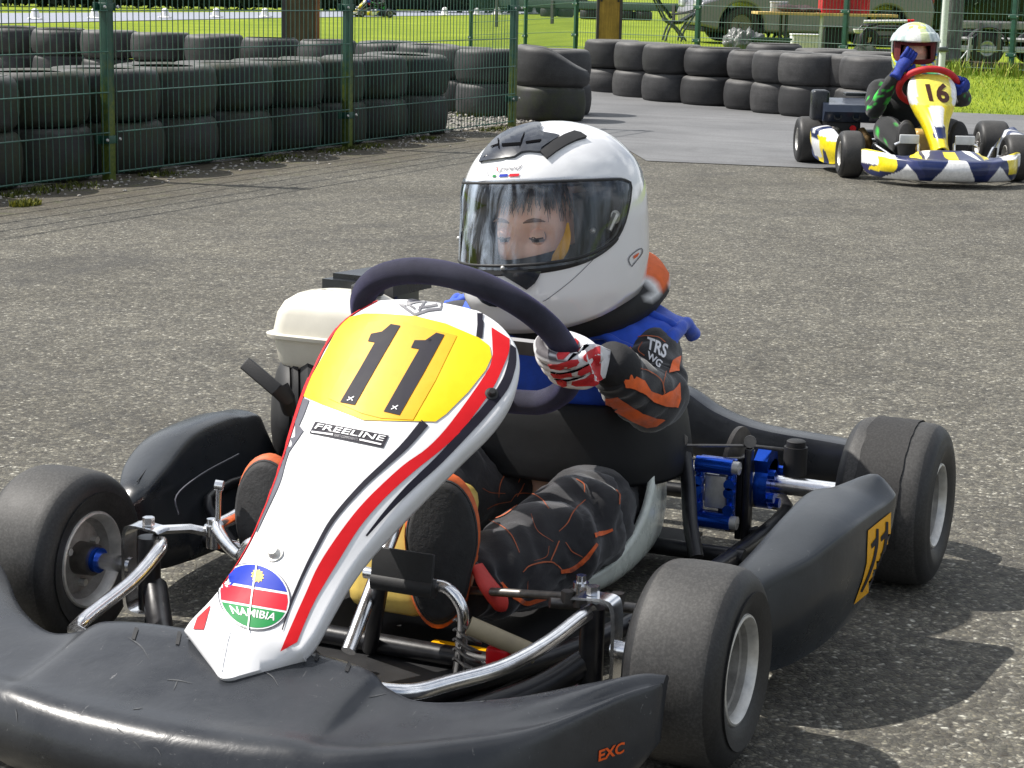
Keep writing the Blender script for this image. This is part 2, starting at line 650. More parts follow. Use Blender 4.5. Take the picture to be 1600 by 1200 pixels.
# =================================================================== KART PARTS (shared builders)
def make_wheel(parent, c, rad, w, rr, out, rim_mats, face_out=True, lightweight=False):
    """Hub (the part) > tyre, rim. out = +1 / -1: the side pointing away from the kart."""
    c = Vector(c)
    ax = Vector((0, out, 0))
    hw = w / 2
    n = 28 if lightweight else 72
    sh = 0.030
    prof = []
    inner = [(-hw + 0.010, rr - 0.002), (-hw + 0.004, rr + 0.006), (-hw + 0.0, rr + 0.018), (-hw - 0.003, rr + 0.030)]
    for h, r in inner:
        prof.append((h, r))
    for i in range(8):
        t = PI / 2 * i / 7
        prof.append((-hw + sh - sh * math.cos(t), rad - sh + sh * math.sin(t)))
    mid = [(-hw * 0.35, rad + 0.0012), (0, rad + 0.0016), (hw * 0.35, rad + 0.0012)]
    prof += mid
    for i in range(8):
        t = PI / 2 * (7 - i) / 7
        prof.append((hw - sh + sh * math.cos(t), rad - sh + sh * math.sin(t)))
    for h, r in inner[::-1]:
        prof.append((-h, r))
    # hub
    hb = MB()
    hb.lathe([(-hw * 0.95, 0.0), (-hw * 0.95, 0.024), (-hw * 0.3, 0.026), (-hw * 0.3, 0.030), (-0.018, 0.030), (-0.018, 0.014), (0.006, 0.013), (0.006, 0.0)], c, ax, 24)
    hub = hb.obj('wheel', [rim_mats[1]], parent, 35)
    tb = MB()
    tb.lathe(prof, c, ax, n)
    k = len(prof)
    for i in range(len(tb.f)):
        ring = i // n
        tb.mi[i] = 0 if 9 <= ring <= k - 11 else 1
    # sunken ring lines on the walls are cut as shallow grooves
    tb.obj('tyre', [M_TREAD, M_WALLR], hub, 60)
    rb = MB()
    lip = hw - 0.006
    prof_r = [(lip - 0.004, rr + 0.001), (lip, rr - 0.001), (lip + 0.001, rr - 0.004), (lip - 0.003, rr - 0.008), (lip - 0.012, rr - 0.011), (lip - 0.020, rr - 0.012), (lip - 0.0215, rr - 0.017), (lip - 0.034, rr - 0.0175), (lip - 0.0355, rr - 0.020), (-0.010, rr - 0.0215),
              (-0.022, rr - 0.023), (-0.026, 0.034), (-0.026, 0.0)]
    rb.lathe(prof_r, c, ax, n)
    rb.mi = [0 if i // n < 4 else 1 for i in range(len(rb.f))]
    k0_ = len(rb.f)
    prof_i = [(-lip + 0.004, rr + 0.001), (-lip, rr - 0.001), (-lip - 0.001, rr - 0.004), (-lip + 0.003, rr - 0.008), (-lip + 0.016, rr - 0.012), (-0.030, rr - 0.018), (-0.034, 0.034), (-0.034, 0.0)]
    rb.lathe(prof_i, c, ax, n)
    rb.mi = rb.mi[:k0_] + [0 if i // n < 4 else 1 for i in range(len(rb.f) - k0_)]
    for k_ in range(3):                        # wheel nuts
        a = 2 * PI * k_ / 3 + 0.5
        p = c + Vector((math.cos(a) * 0.038, 0, math.sin(a) * 0.038))
        rb.lathe([(-0.044, 0.0), (-0.044, 0.006), (-0.016, 0.006), (-0.016, 0.0)], p, ax, 6)
    rb.obj('rim', [rim_mats[0], M_BARREL], hub, 35)
    return hub


def rr_ring(pts, n=5):
    return cr(pts, n, True)


def bumper_mb(sc=1.0, nsub=6, rsub=3):
    """Front fairing as seven closed sections per side, lofted across the kart."""
    S = [  # y, then (x, z): rear-bottom, rear-top A, hollow, ridge B, face, bottom
        (-0.515, (1.100, .120), (1.085, .168), (1.095, .172), (1.112, .166), (1.118, .120), (1.108, .090)),
        (-0.485, (1.105, .090), (1.100, .170), (1.125, .176), (1.165, .160), (1.175, .100), (1.150, .050)),
        (-0.430, (1.150, .080), (1.150, .166), (1.215, .172), (1.295, .152), (1.305, .090), (1.260, .036)),
        (-0.360, (1.190, .080), (1.215, .158), (1.275, .160), (1.365, .150), (1.380, .090), (1.330, .034)),
        (-0.275, (1.230, .080), (1.268, .156), (1.330, .150), (1.425, .147), (1.440, .090), (1.390, .034)),
        (-0.222, (1.200, .080), (1.270, .166), (1.335, .150), (1.448, .146), (1.463, .088), (1.412, .034)),
        (-0.190, (1.180, .080), (1.262, .182), (1.340, .166), (1.458, .146), (1.472, .088), (1.420, .034)),
        (-0.110, (1.180, .080), (1.258, .190), (1.345, .168), (1.472, .145), (1.486, .088), (1.434, .034)),
        (0.000, (1.180, .080), (1.258, .191), (1.348, .168), (1.478, .145), (1.492, .088), (1.440, .034)),
    ]
    S = S + [(-s[0],) + s[1:] for s in S[-2::-1]]
    rings = []
    for s in S:
        pts = [Vector((p[0], s[0], p[1])) for p in s[1:]]
        # tight corners at the rear-top edge and ridge
        a, b, h, r, f, bt = pts
        ring = [a, a.lerp(b, .75), b.lerp(a, .08) + Vector((-.002, 0, 0)), b + (h - b) * .14, h, h.lerp(r, .55) - Vector((0, 0, .004)), r.lerp(h, .17), r + (f - r) * .20, f, bt, bt.lerp(a, .5) + Vector((0, 0, -.004))]
        rings.append(rr_ring(ring, rsub))
    n = len(rings[0])
    mb = MB()
    long_ = [cr([rg[j] for rg in rings], nsub) for j in range(n)]
    fin = [[long_[j][i] for j in range(n)] for i in range(len(long_[0]))]
    mb.loft(fin, True, True)
    return mb


def pod_mb(side, nsub=6, rsub=3):
    S = [
        (0.770, (.490, .100), (.490, .178), (.503, .184), (.518, .178), (.522, .120), (.505, .085)),
        (0.740, (.470, .075), (.480, .196), (.507, .204), (.537, .199), (.545, .130), (.520, .058)),
        (0.670, (.455, .070), (.492, .218), (.532, .224), (.575, .216), (.580, .140), (.548, .052)),
        (0.570, (.448, .070), (.508, .248), (.556, .249), (.602, .234), (.604, .150), (.570, .055)),
        (0.450, (.448, .075), (.510, .255), (.566, .253), (.614, .236), (.614, .155), (.586, .066)),
        (0.395, (.455, .095), (.528, .250), (.575, .254), (.620, .236), (.618, .160), (.592, .085)),
        (0.345, (.470, .130), (.555, .254), (.588, .266), (.624, .238), (.617, .170), (.594, .120)),
        (0.322, (.490, .150), (.572, .250), (.592, .258), (.616, .232), (.608, .180), (.592, .145)),
    ]
    if side < 0:                               # the engine-side pod tails off without the upturned lip
        S = S[:5] + [(0.395, (.458, .095), (.512, .247), (.566, .249), (.614, .232), (.614, .160), (.592, .085)), (0.345, (.472, .130), (.516, .238), (.566, .242), (.606, .224), (.606, .165), (.590, .115)), (0.322, (.490, .150), (.525, .212), (.566, .218), (.592, .205), (.592, .170), (.586, .145))]
    rings = []
    for s in S:
        a, b, m, o, f, bt = [Vector((s[0], side * p[0], p[1])) for p in s[1:]]
        ring = [a, a.lerp(b, .8), b.lerp(m, .12), m, o.lerp(m, .16), o.lerp(f, .16), f, bt.lerp(f, .2), bt, bt.lerp(a, .5)]
        rings.append(rr_ring(ring, rsub))
    n = len(rings[0])
    long_ = [cr([rg[j] for rg in rings], nsub) for j in range(n)]
    fin = [[long_[j][i] for j in range(n)] for i in range(len(long_[0]))]
    return MB().loft(fin, True, True)


def seat_mb(k=1.0, top=0.0):
    prof = [(.53, .060), (.47, .048), (.40, .042), (.30, .040), (.20, .045), (.12, .058), (.065, .090), (.035, .13), (.01, .18), (-.01, .22), (-.03, .26), (-.04, .28)]
    lip = [(.545, .165, .086), (.48, .185, .086), (.416, .193, .096), (.345, .195, .118), (.292, .195, .152), (.256, .191, .188), (.215, .180, .212), (.155, .165, .232), (.095, .150, .25), (.035, .13, .265), (-.02, .10, .28), (-.04, .06, .288)]
    rows = []
    for (cx, cz), (lx, ly, lz) in zip(prof, lip):
        c = Vector((cx, 0, cz))
        half = []
        L = Vector((lx, ly, lz))
        b = Vector((cx * .8 + lx * .2, ly * .86, cz + (lz - cz) * .06))
        s = Vector((lx * .75 + cx * .25, ly * .995, cz + (lz - cz) * .42))
        pr = cr([L, s, b, c.lerp(b, .5) - Vector((0, 0, .002)), c], 4)
        row = pr + [Vector((p.x, -p.y, p.z)) for p in pr[-2::-1]]
        rows.append(row)
    n = len(rows[0])
    long_ = [cr([r[j] for r in rows], 3) for j in range(n)]
    fin = [[long_[j][i] for j in range(n)] for i in range(len(long_[0]))]
    return MB().loft(fin, False, False)


SW_C, SW_R, SW_A = Vector((0.60, 0.005, 0.462)), 0.170, 0.786
_s = Vector((math.sin(0.053), math.cos(0.053), 0))
_t = Vector((math.cos(SW_A), 0, math.sin(SW_A)))
_t = (_t - _s * _t.dot(_s)).normalized()
SW_S, SW_T = _s, _t
SW_N = SW_T.cross(SW_S).normalized()           # sign fixed below: points to the front-top away from the driver
if SW_N.x < 0:
    SW_N = -SW_N


def sw_pt(th, r=SW_R):                         # th = 0 top, 90 = driver's left
    flat = r
    dn = -math.cos(th) * r
    if dn > r * 0.93:
        pass
    return SW_C + SW_T * (math.cos(th) * flat) + SW_S * (math.sin(th) * flat)


# =================================================================== KART 11
kart = thing('racing_kart', 'black racing kart number 11 with white, red and yellow nose panel, large in the foreground', 'go-kart', (0, 0, 0), 0, 'racing karts on the track')
RIMS = [M_ALU, M_DARKMET]
LF, RF = Vector((.928, .502, .132)), Vector((.930, -.510, .136))
LR, RR = Vector((0.005, .5495, .1395)), Vector((0, -.5495, .1405))
make_wheel(kart, LF, .1325, .1316, .0735, 1, RIMS)
make_wheel(kart, RF, .1325, .1316, .0735, -1, RIMS)
make_wheel(kart, LR, .1395, .160, .0735, 1, RIMS)
make_wheel(kart, RR, .1405, .156, .0735, -1, RIMS)

# peeled rubber band on the left rear slick
def tyre_patch(c, rad, poly):                  # poly: (angle deg, y offset)
    bm = _fill([poly], 6)
    mb = MB()
    for v in bm.verts:
        a = R(v.co.x)
        rr_ = rad + 0.0016
        mb.v.append(c + Vector((math.cos(a) * rr_, v.co.y / 1000, math.sin(a) * rr_)))
    for f in bm.faces:
        mb.face([v.index for v in f.verts])
    bm.free()
    return mb


random.seed(3)
edge = [(a, -42 + 6 * noise.noise(Vector((a * .08, 3, 0))) + 4 * noise.noise(Vector((a * .4, 1, 0)))) for a in range(-20, 200, 4)]
edge2 = [(a, 33 + 1.6 * noise.noise(Vector((a * .12, 8, 0))) + 1.0 * noise.noise(Vector((a * .7, 5, 0)))) for a in range(-20, 200, 4)]
M_RUBPATCH = tyre_mat('worn_rubber', (0.022, 0.021, 0.021), (0.034, 0.033, 0.032), 0.75)
tyre_patch(LR, .1412, edge + edge2[::-1]).obj('worn_tread', [M_RUBPATCH], kart, 60)

# ---- front bumper
bump = bumper_mb()
bumper = bump.obj('front_bumper', [M_BUMP], kart, 50)
bump_bvh = bump.bvh()
for pts in ([(500, 1018), (493, 1033)], [(548, 1033), (541, 1050)], [(214, 982), (208, 1000)], [(281, 988), (277, 1008)]):
    sticker('slot', strip(pts, 6), bump_bvh, [M_RUB], bumper, 0.0015, 5)
for q, s in (((1022 - 96, 1176, 976, 1158, 978, 1172, 934, 1190), 'exc'),):
    bmt = text_bm('EXC', [(930, 1174), (975, 1158), (978, 1174), (934, 1190)], 0.3, 0.03)
    sticker('maker_mark', None, bump_bvh, [M_ORANGE], bumper, 0.0012, bm=_cut(bmt, 20))

M_SCUFF = mat('scratched_plastic', (.055, .058, .062), .55, var=.4, vs=200)
sc_ = []
for pl in (((800, 385), (880, 440), (935, 525)), ((1045, 650), (1110, 653), (1200, 672)), ((1110, 655), (1085, 715)), ((830, 835), (895, 825)), ((725, 945), (775, 985)), ((820, 1025), (850, 1045), (885, 1085)), ((960, 1070), (985, 1085), (1010, 1125)), ((100, 830), (110, 915)),
           ((1560, 560), (1690, 620), (1740, 690)), ((2300, 760), (2420, 735)), ((3000, 790), (3060, 770))):
    sc_ += strip(sp2([(x / 4, 900 + y / 4) for x, y in pl], 5), [.6, 2.2, 1.4, .5])
tag(sticker('scratches', sc_, bump_bvh, [M_SCUFF], bumper, 0.0006, 8), kind='stuff')

# ---- side pods
for sd in (1, -1):
    pm = pod_mb(sd)
    pod = pm.obj('side_pod', [M_POD], kart, 50)
    if sd > 0:
        pb = pm.bvh()
        sticker('race_number', [(1355, 829), (1372, 815), (1391, 800), (1390, 846), (1383, 880), (1372, 905), (1358, 924), (1333, 944), (1346, 908), (1353, 880)], pb, [M_YEL2], pod, 0.0014, 6)
        for dx, dy, kx in ((0, 0, 1.0), (15, -11, .95)):
            sticker('numeral', strip(sp2([(1369 + dx, 826 + dy), (1368 + dx, 850 + dy), (1363 + dx, 876 + dy), (1354 + dx * kx, 902 + dy), (1344 + dx * .9, 924 + dy)], 5), [3.6, 4.4, 4.2, 3.8, 3.0]), pb, [M_INK], pod, 0.0024, 5)
            sticker('numeral', [[(1359 + dx, 850 + dy), (1368 + dx, 838 + dy), (1367 + dx, 850 + dy), (1360 + dx, 857 + dy)]], pb, [M_INK], pod, 0.0024, 5)
    else:
        MB().tube([pm_ for pm_ in cr([(.74, -.503, .207), (.64, -.530, .228), (.54, -.557, .2492), (.46, -.564, .2500), (.40, -.566, .2482)], 6)], 0.0009, 5).obj('mould_seam', [M_RUB], pod, 60)
        MB().tube(cr([(.70, -.452, .15), (.69, -.462, .178), (.60, -.4725, .192), (.48, -.476, .20)], 5), 0.0015, 5).obj('mould_seam', [M_GREYINK], pod, 60)

# ---- nose panel: pairs of edge points, lofted with a crown in the middle
_pd = Vector((-0.500, 0, 0.392)).normalized()
_pn = Vector((0.392, 0, 0.500)).normalized()
_p0 = Vector((1.352, 0, 0.180))


def on_panel(u, v, drop):
    o = _p0 - _pn * drop
    d = ray(u, v)
    t = (o - CAM).dot(_pn) / d.dot(_pn)
    return CAM + d * t


PAIRS = [  # left px, right px, edge drop
    ((600, 470), (742, 486), .012), ((566, 486), (775, 506), .020), ((536, 508), (797, 533), .024), ((512, 541), (804, 556), .028), ((496, 572), (803, 583), .030), ((481, 606), (793, 616), .032), ((466, 650), (765, 658), .034), ((450, 703), (716, 706), .034), ((433, 755), (667, 754), .032),
    ((414, 806), (616, 806), .030), ((391, 856), (569, 857), .028), ((364, 900), (538, 899), .026), ((334, 938), (512, 944), .024), ((305, 968), (487, 990), .022), ((293, 985), (466, 1018), .020)]
rows = []
for i, (l, r, dp) in enumerate(PAIRS):
    L, Rr = on_panel(l[0] - 5, l[1], dp), on_panel(r[0] + 4, r[1], dp)
    m = (L + Rr) / 2
    crown = dp * (1.0 if i else .8)
    ax_ = Rr - L
    back = -_pn * 0.022
    row = [L + back * 1.2 + ax_ * .02, L + back * .4 - ax_ * .004]
    for s in (-1, -.92, -.75, -.5, -.25, 0, .25, .5, .75, .92, 1):
        row.append(m + ax_ * (s / 2) + _pn * crown * (1 - abs(s) ** 2.4))
    row += [Rr + back * .4 + ax_ * .004, Rr + back * 1.2 - ax_ * .02]
    rows.append(row)
# rolled-over top edge and folded lower lip
top = [p - _pn * .028 + _pd * .006 for p in rows[0]]
tip = on_panel(345, 1060, 0.0)
low1 = [rows[-1][j] for j in range(len(rows[-1]))]
lip = []
nn = len(low1)
for j in range(nn):
    f = min(1, max(0, (j - 1) / (nn - 3)))
    k = 0.36
    if f < k:
        p = low1[1].lerp(tip, f / k)
    else:
        p = tip.lerp(low1[-2], (f - k) / (1 - k))
    lip.append(p - _pn * .004)
lip2 = [p - _pn * .020 for p in lip]
lip3 = [p - _pn * .024 - _pd * -.006 for p in lip]
long_ = [cr([top[j]] + [r_[j] for r_ in rows], 5) for j in range(nn)]
fin = [[long_[j][i] for j in range(nn)] for i in range(len(long_[0]))]
fin += [[fin[-1][j].lerp(lip[j], t) for j in range(nn)] for t in (.33, .66)] + [lip, lip2, lip3]
fin = [cr(r_, 3) for r_ in fin]
nose_mb = MB().loft(fin, False, False)
nose = nose_mb.obj('nose_panel', [M_WHITE], kart, 60)
nose.modifiers.new('thickness', 'SOLIDIFY').thickness = 0.003
_nn = sum((p.normal for p in nose.data.polygons), Vector())
nose.modifiers['thickness'].offset = -1 if _nn.dot(_pn) > 0 else 1
nb = nose_mb.bvh()


def z6(x, y):
    return (360 + x / 2.963, 380 + y / 2.963)


def st(name, polys, m, off=0.0014, step=14, **kw):
    return sticker(name, polys, nb, [m], nose, off, step, **kw)


plate = [z6(*p) for p in ((700, 328), (860, 340), (1000, 375), (1150, 440), (1200, 478), (1209, 530), (1180, 592), (1100, 692), (1000, 792), (950, 828), (780, 825), (620, 822), (540, 790), (420, 745), (335, 708), (366, 640), (438, 512), (500, 392), (550, 346), (620, 328))]
st('number_plate', plate, M_YEL)
st('number_backing', [z6(*p) for p in ((640, 372), (745, 352), (1050, 432), (950, 640), (846, 822), (700, 815), (610, 792), (455, 722), (548, 545))], M_YEL2, 0.0022)
for bar, flag in ((((745, 380), (790, 388), (690, 560), (580, 755), (512, 742), (600, 592), (678, 455)), ((748, 379), (700, 470), (640, 460), (655, 425), (705, 415))), (((955, 420), (993, 430), (895, 610), (785, 802), (712, 785), (800, 630), (880, 490)), ((957, 419), (905, 502), (838, 490), (855, 455), (905, 455)))):
    st('numeral', [[z6(*p) for p in bar], [z6(*p) for p in flag]], M_INK, 0.0030)
for cx_, cy_ in ((560, 728), (762, 769)):
    st('maker_mark', strip([z6(cx_ - 15, cy_ + 8), z6(cx_ + 4, cy_ - 2), z6(cx_ + 17, cy_ - 10)], 1.5) + strip([z6(cx_ - 8, cy_ - 8), z6(cx_ + 4, cy_), z6(cx_ + 10, cy_ + 9)], 1.5), M_WHITE, 0.0038)
# red band down the right side, with its dark lines
outer = sp2([z6(1292, 445), z6(1290, 500), z6(1262, 575), z6(1210, 680), (728, 665), (693, 700), (647, 737), (600, 780), (560, 827), (527, 880), (497, 930), (479, 967), (464, 1004)], 4)
inner = sp2([z6(1208, 392), z6(1213, 480), z6(1211, 535), z6(1178, 612), (705, 660), (668, 700), (627, 730), (571, 783), (533, 830), (498, 883), (478, 927), (460, 967), (438, 1018)], 4)
st('red_stripe', [[outer[i], outer[i + 1], inner[i + 1], inner[i]] for i in range(len(outer) - 1)], M_RED)
st('dark_stripe', strip(sp2([z6(1308, 470), z6(1302, 560), z6(1268, 660), z6(1180, 775), (723, 680), (683, 722), (640, 762), (604, 800), (572, 838)], 5), [8, 13, 15, 14, 14, 13, 11, 7, 3]), M_INK)
st('dark_stripe', strip(sp2([(664, 661), (634, 696), (600, 728), (563, 763), (520, 813), (493, 860), (473, 900), (453, 947), (441, 985)], 5), [14, 12, 9, 8, 7, 6, 5, 4, 1.5]), M_INK)
st('dark_stripe', strip(sp2([z6(350, 722), z6(325, 790), z6(292, 870), z6(250, 1000), z6(222, 1110), (415, 800), (402, 832)], 5), [13, 13, 12, 9, 7, 5, 1.5]), M_GREYINK)


def edge_band(name, i0, i1, k0, k1, m, off=.0018):          # a band following the panel's own edge
    mb = MB()
    rows_ = []
    for i in range(i0, i1 + 1):
        row = []
        for k_ in range(k0, k1 + 1):
            p = fin[i][k_]
            h_, n_, _, _ = nb.find_nearest(p)
            if n_.dot(CAM - p) < 0 and k_ > 4:
                n_ = -n_
            if k_ <= 4 and n_.dot(p - (fin[i][21] - _pn * .05)) < 0:
                n_ = -n_
            row.append(p + n_ * off)
        rows_.append(row)
    mb.loft(rows_, False, False)
    return mb.obj(name, [m], nose, 60)


edge_band('red_stripe', 6, 62, 3, 8, M_RED)
st('red_stripe', [(309, 966), (330, 946), (319, 984), (303, 983)], M_RED)
st('dark_stripe', strip([z6(1157, 322), z6(1158, 380), z6(1152, 440)], 10), M_INK)
st('panel_edge', strip(sp2([(345, 1048), (352, 1010), (358, 985)], 4), 1.8), M_GREYINK, 0.0030, 6)
# maker's logo at the top
lg = [z6(*p) for p in ((790, 237), (880, 245), (982, 276), (973, 306), (915, 312), (855, 333), (815, 305), (780, 280), (790, 237))]
st('maker_logo', strip(lg, 4.2), M_GREYINK)
st('maker_logo', strip([z6(*p) for p in ((888, 265), (822, 258), (818, 280), (856, 305))], 3.4) + strip([z6(*p) for p in ((905, 262), (872, 316))], 3.4) + strip([z6(*p) for p in ((872, 300), (905, 296), (960, 286))], 3.4), M_GREYINK)
# maker's sticker
st('maker_sticker', [z6(*p) for p in ((396, 828), (735, 893), (708, 950), (368, 882))], M_INK)
sticker('lettering', None, nb, [M_WHITE], nose, 0.0024, bm=_cut(text_bm('FREELINE', [z6(404, 838), z6(722, 898), z6(712, 922), z6(392, 862)], 0.1, 0.012), 20))
st('lettering', strip([z6(380, 877), z6(478, 891)], 2.6) + strip([z6(600, 914), z6(700, 936)], 2.6), M_WHITE, 0.0024)
sticker('lettering', None, nb, [M_GREYINK], nose, 0.0026, bm=_cut(text_bm('KART-COMPONENTS', [z6(488, 888), z6(594, 908), z6(590, 920), z6(484, 900)]), 20))


# round flag sticker
def fl(a, b):                                  # a across, b up, on the tilted disc
    return (398 + a * 54 + b * 4, 933 + a * 9 - b * 50)


def arc(a0, a1, r=1.0, n=16):
    return [fl(r * math.cos(R(a0 + (a1 - a0) * i / n)), r * math.sin(R(a0 + (a1 - a0) * i / n))) for i in range(n + 1)]


st('flag_sticker', arc(0, 360, 1.05, 40)[:-1], M_GREYINK, 0.0012, 10)
st('flag_sticker', arc(0, 360, 1.01, 40)[:-1], M_WHITE, 0.0017, 10)
M_FBLUE = mat('flag_blue', rgb(14, 48, 165), 0.5, var=.05, spec=.2)
M_FGREEN = mat('flag_green', rgb(6, 128, 62), 0.5, var=.05, spec=.2)
M_FRED = mat('flag_red', rgb(205, 14, 42), 0.5, var=.05, spec=.2)
st('flag_sticker', arc(18, 162, .97), M_FBLUE, 0.0022, 10)
st('flag_sticker', [fl(-.93, -.28)] + [fl(-.965, .0), fl(-.93, .22), fl(0, .22), fl(.93, .22), fl(.965, 0), fl(.93, -.28), fl(0, -.28)], M_FRED, 0.0022, 10)
st('flag_sticker', arc(201, 339, .97), M_FGREEN, 0.0022, 10)
st('flag_sticker', [fl(.06 + .19 * math.cos(R(t)) * (1 if k_ % 2 else .74), .64 + .22 * math.sin(R(t)) * (1 if k_ % 2 else .74)) for k_, t in enumerate(range(0, 360, 15))], M_YEL, 0.0028, 10)
sticker('lettering', None, nb, [M_WHITE], nose, 0.0028, bm=_cut(text_bm('NAMIBIA', [fl(-.68, -.42), fl(.72, -.42), fl(.62, -.66), fl(-.56, -.66)], 0, .015), 20))
st('panel_crease', strip(sp2([fl(.02, 1.0), fl(-.06, 0), fl(-.10, -1.1)], 5), 2.2), M_WHITE, 0.0034)
# bolts
for (bu, bv, mt, rad_) in ((430, 867, M_ALU, .0115), (768, 616, M_RUB, .009)):
    d_ = ray(bu, bv).normalized()
    h_, n_, _, _ = nb.ray_cast(CAM, d_)
    if n_.dot(d_) > 0:
        n_ = -n_
    MB().lathe([(0, rad_), (.002, rad_), (.003, rad_ * .7), (.006, rad_ * .62), (.009, rad_ * .45), (.009, 0)], h_, n_, 20).obj('bolt', [mt], nose, 35)

# ---- frame
fr = MB()
for s in (1, -1):
    fr.tube(cr([(1.16, s * .13, .055), (1.02, s * .15, .055), (.90, s * .20, .055), (.70, s * .27, .055), (.45, s * .30, .055), (.20, s * .32, .055), (-.08, s * .33, .060), (-.16, s * .30, .07)], 5), .0155, 12)
    fr.tube(cr([(1.06, s * .235, .058), (.98, s * .30, .078), (.925, s * .345, .108)], 5), .019, 12)     # front yoke
    fr.tube([(.62, s * .285, .055), (.62, s * .47, .09)], .010, 10)
    fr.tube([(.42, s * .30, .055), (.42, s * .47, .09)], .010, 10)
    fr.tube(cr([(.62, s * .40, .09), (.60, s * .46, .15), (.44, s * .46, .15), (.42, s * .40, .09)], 4), .009, 10)
    fr.tube([(.928, s * .352, .075), (.928, s * .352, .185)], .017, 14)
    fr.box((.02, s * .285, .12), (.07, .012, .15), bev=.003)
fr.tube([(1.10, -.14, .055), (1.10, .14, .055)], .0155, 12)
fr.tube([(.86, -.22, .055), (.86, .22, .055)], .0155, 12)
fr.tube([(.19, -.32, .055), (.19, .34, .055)], .0150, 12)
fr.tube([(-.14, -.31, .068), (-.14, .31, .068)], .0140, 12)
fr.tube(cr([(.127, .205, .205), (.16, .225, .165), (.215, .25, .11), (.25, .275, .062)], 4), .0130, 10)      # seat stay
fr.tube([(.15, -.23, .19), (.22, -.28, .06)], .012, 10)
fr.box((.10, 0, .046), (.10, .44, .006))
fr.obj('frame', [M_STEEL], kart, 40)
# floor tray
MB().prism([(1.16, -.15, .036), (1.16, .15, .036), (.90, .21, .036), (.55, .28, .036), (.55, -.28, .036), (.90, -.21, .036)], (0, 0, .004)).obj('floor_tray', [M_RUB], kart, 0)

# ---- chrome bars of the front bumper
for s in (1, -1):
    MB().tube(cr([(1.285, s * .12, .165), (1.262, s * .200, .155), (1.235, s * .240, .150), (1.18, s * .262, .147), (1.10, s * .296, .146), (1.02, s * .325, .158), (.955, s * .345, .176), (.930, s * .352, .180)] if s > 0 else
              [(1.26, -.20, .145), (1.20, -.272, .128), (1.155, -.318, .114), (1.13, -.330, .112), (1.10, -.330, .121), (1.02, -.318, .147), (.955, -.318, .174), (.930, -.330, .180)], 6), .0105, 14).obj('bumper_bar', [M_CHROME], kart, 60)
    b2 = MB().tube(cr([(1.28, s * .10, .085), (1.20, s * .22, .085), (1.06, s * .27, .075)], 5), .010, 12)
    b2.obj('bumper_bar', [M_CHROME], kart, 60)

# ---- stub axles, brackets, tie rods
for s in (1, -1):
    ky = s * .352
    w_ = LF if s > 0 else RF
    g = MB()
    # bracket as a bent flat strap open to the kart's middle
    path = [(.928, ky - s * .022, .200), (.928, ky + s * .022, .203), (.928, ky + s * .036, .190), (.928, ky + s * .038, .140), (.928, ky + s * .036, .080), (.928, ky + s * .022, .066), (.928, ky - s * .022, .068)]
    P = cr(path, 4)
    g.loft([[p + Vector((dx, 0, 0)) + off for dx, off in ((-.016, Vector((0, 0, 0))), (.016, Vector((0, 0, 0))), (.016, Vector((0, s * -.005, -.004 if p.z > .14 else .004))), (-.016, Vector((0, s * -.005, -.004 if p.z > .14 else .004))))] for p in P], True, True)
    g.lathe([(.0, .0), (.0, .009), (.012, .009), (.012, .0)], (.928, ky, .203), (0, 0, 1), 6)
    g.lathe([(.0, .0), (.0, .008), (-.02, .008), (-.02, .0)], (.928, ky, .064), (0, 0, 1), 6)
    g.tube([(.928, ky + s * .03, w_.z), (.928, s * .49, w_.z)], .0125, 16)
    g.tube([(.915, ky, .192), (.865, ky - s * .03, .186), (.84, ky - s * .05, .176)], .007, 8)
    g.lathe([(0, 0), (0, .011), (.016, .011), (.016, .007), (.026, .007), (.026, 0)], (.84, ky - s * .052, .172), (0, 0, 1), 12)
    su = g.obj('stub_axle', [M_CHROME], kart, 35)
    if s < 0:
        MB().lathe([(0, .0125), (0, .019), (.013, .019), (.013, .0125)], (.928, -.452, w_.z), (0, 1, 0), 20).obj('spacer', [M_BLUE_AN], su, 35)
    tr = MB()
    tr.tube([(.838, ky - s * .055, .165), (.80, s * .10, .135), (.79, s * .03, .13)], .0065, 10)
    tr.lathe([(-.012, 0), (-.012, .012), (.012, .012), (.012, 0)], (.838, ky - s * .055, .165), (0, 0, 1), 14)
    tr.obj('tie_rod', [M_CHROME if s < 0 else M_DARKMET], kart, 40)
tr = MB().tube([(.86, .262, .158), (.80, .355, .148), (.79, .40, .146)], .008, 10)
tr.lathe([(0, 0), (0, .010), (.016, .010), (.016, 0)], (.85, .285, .160), (0, 0, 1), 6)
tr.lathe([(0, 0), (0, .010), (.016, .010), (.016, 0)], (.815, .345, .156), (0, 0, 1), 6)
tr.obj('tie_rod', [M_DARKMET], kart, 40)

# ---- pedals
pb_ = MB()
pb_.tube(cr([(.952, .022, .192), (.952, .060, .191), (.952, .125, .190), (.952, .150, .187), (.951, .168, .168), (.948, .172, .145), (.935, .163, .10), (.915, .150, .052)], 5), .0085, 12)
brake = pb_.obj('brake_pedal', [M_CHROME], kart, 60)
pp = MB()
pp.box((.966, .087, .207), (.006, .094, .058), Matrix.Rotation(R(-8), 3, 'Y'), .002)
pp.tube([(.962, .041, .187), (.962, .134, .187)], .0135, 12)
pp.obj('pedal_plate', [M_RUB], brake, 40)
MB().tube([(.945, .045, .185), (.90, .010, .10), (.872, -.012, .05)], .0115, 12).obj('pedal_post', [M_STEEL], kart, 60)
wr = MB()
for k_ in range(5):
    z_ = .135 - k_ * .014
    wr.tube(cr([(.948, .160, z_ + .01), (.955, .185, z_), (.940, .195, z_ - .008), (.930, .165, z_ - .004), (.943, .155, z_ + .006)], 4), .0022, 6)
wr.obj('cable_coil', [M_DARKMET], brake, 60)
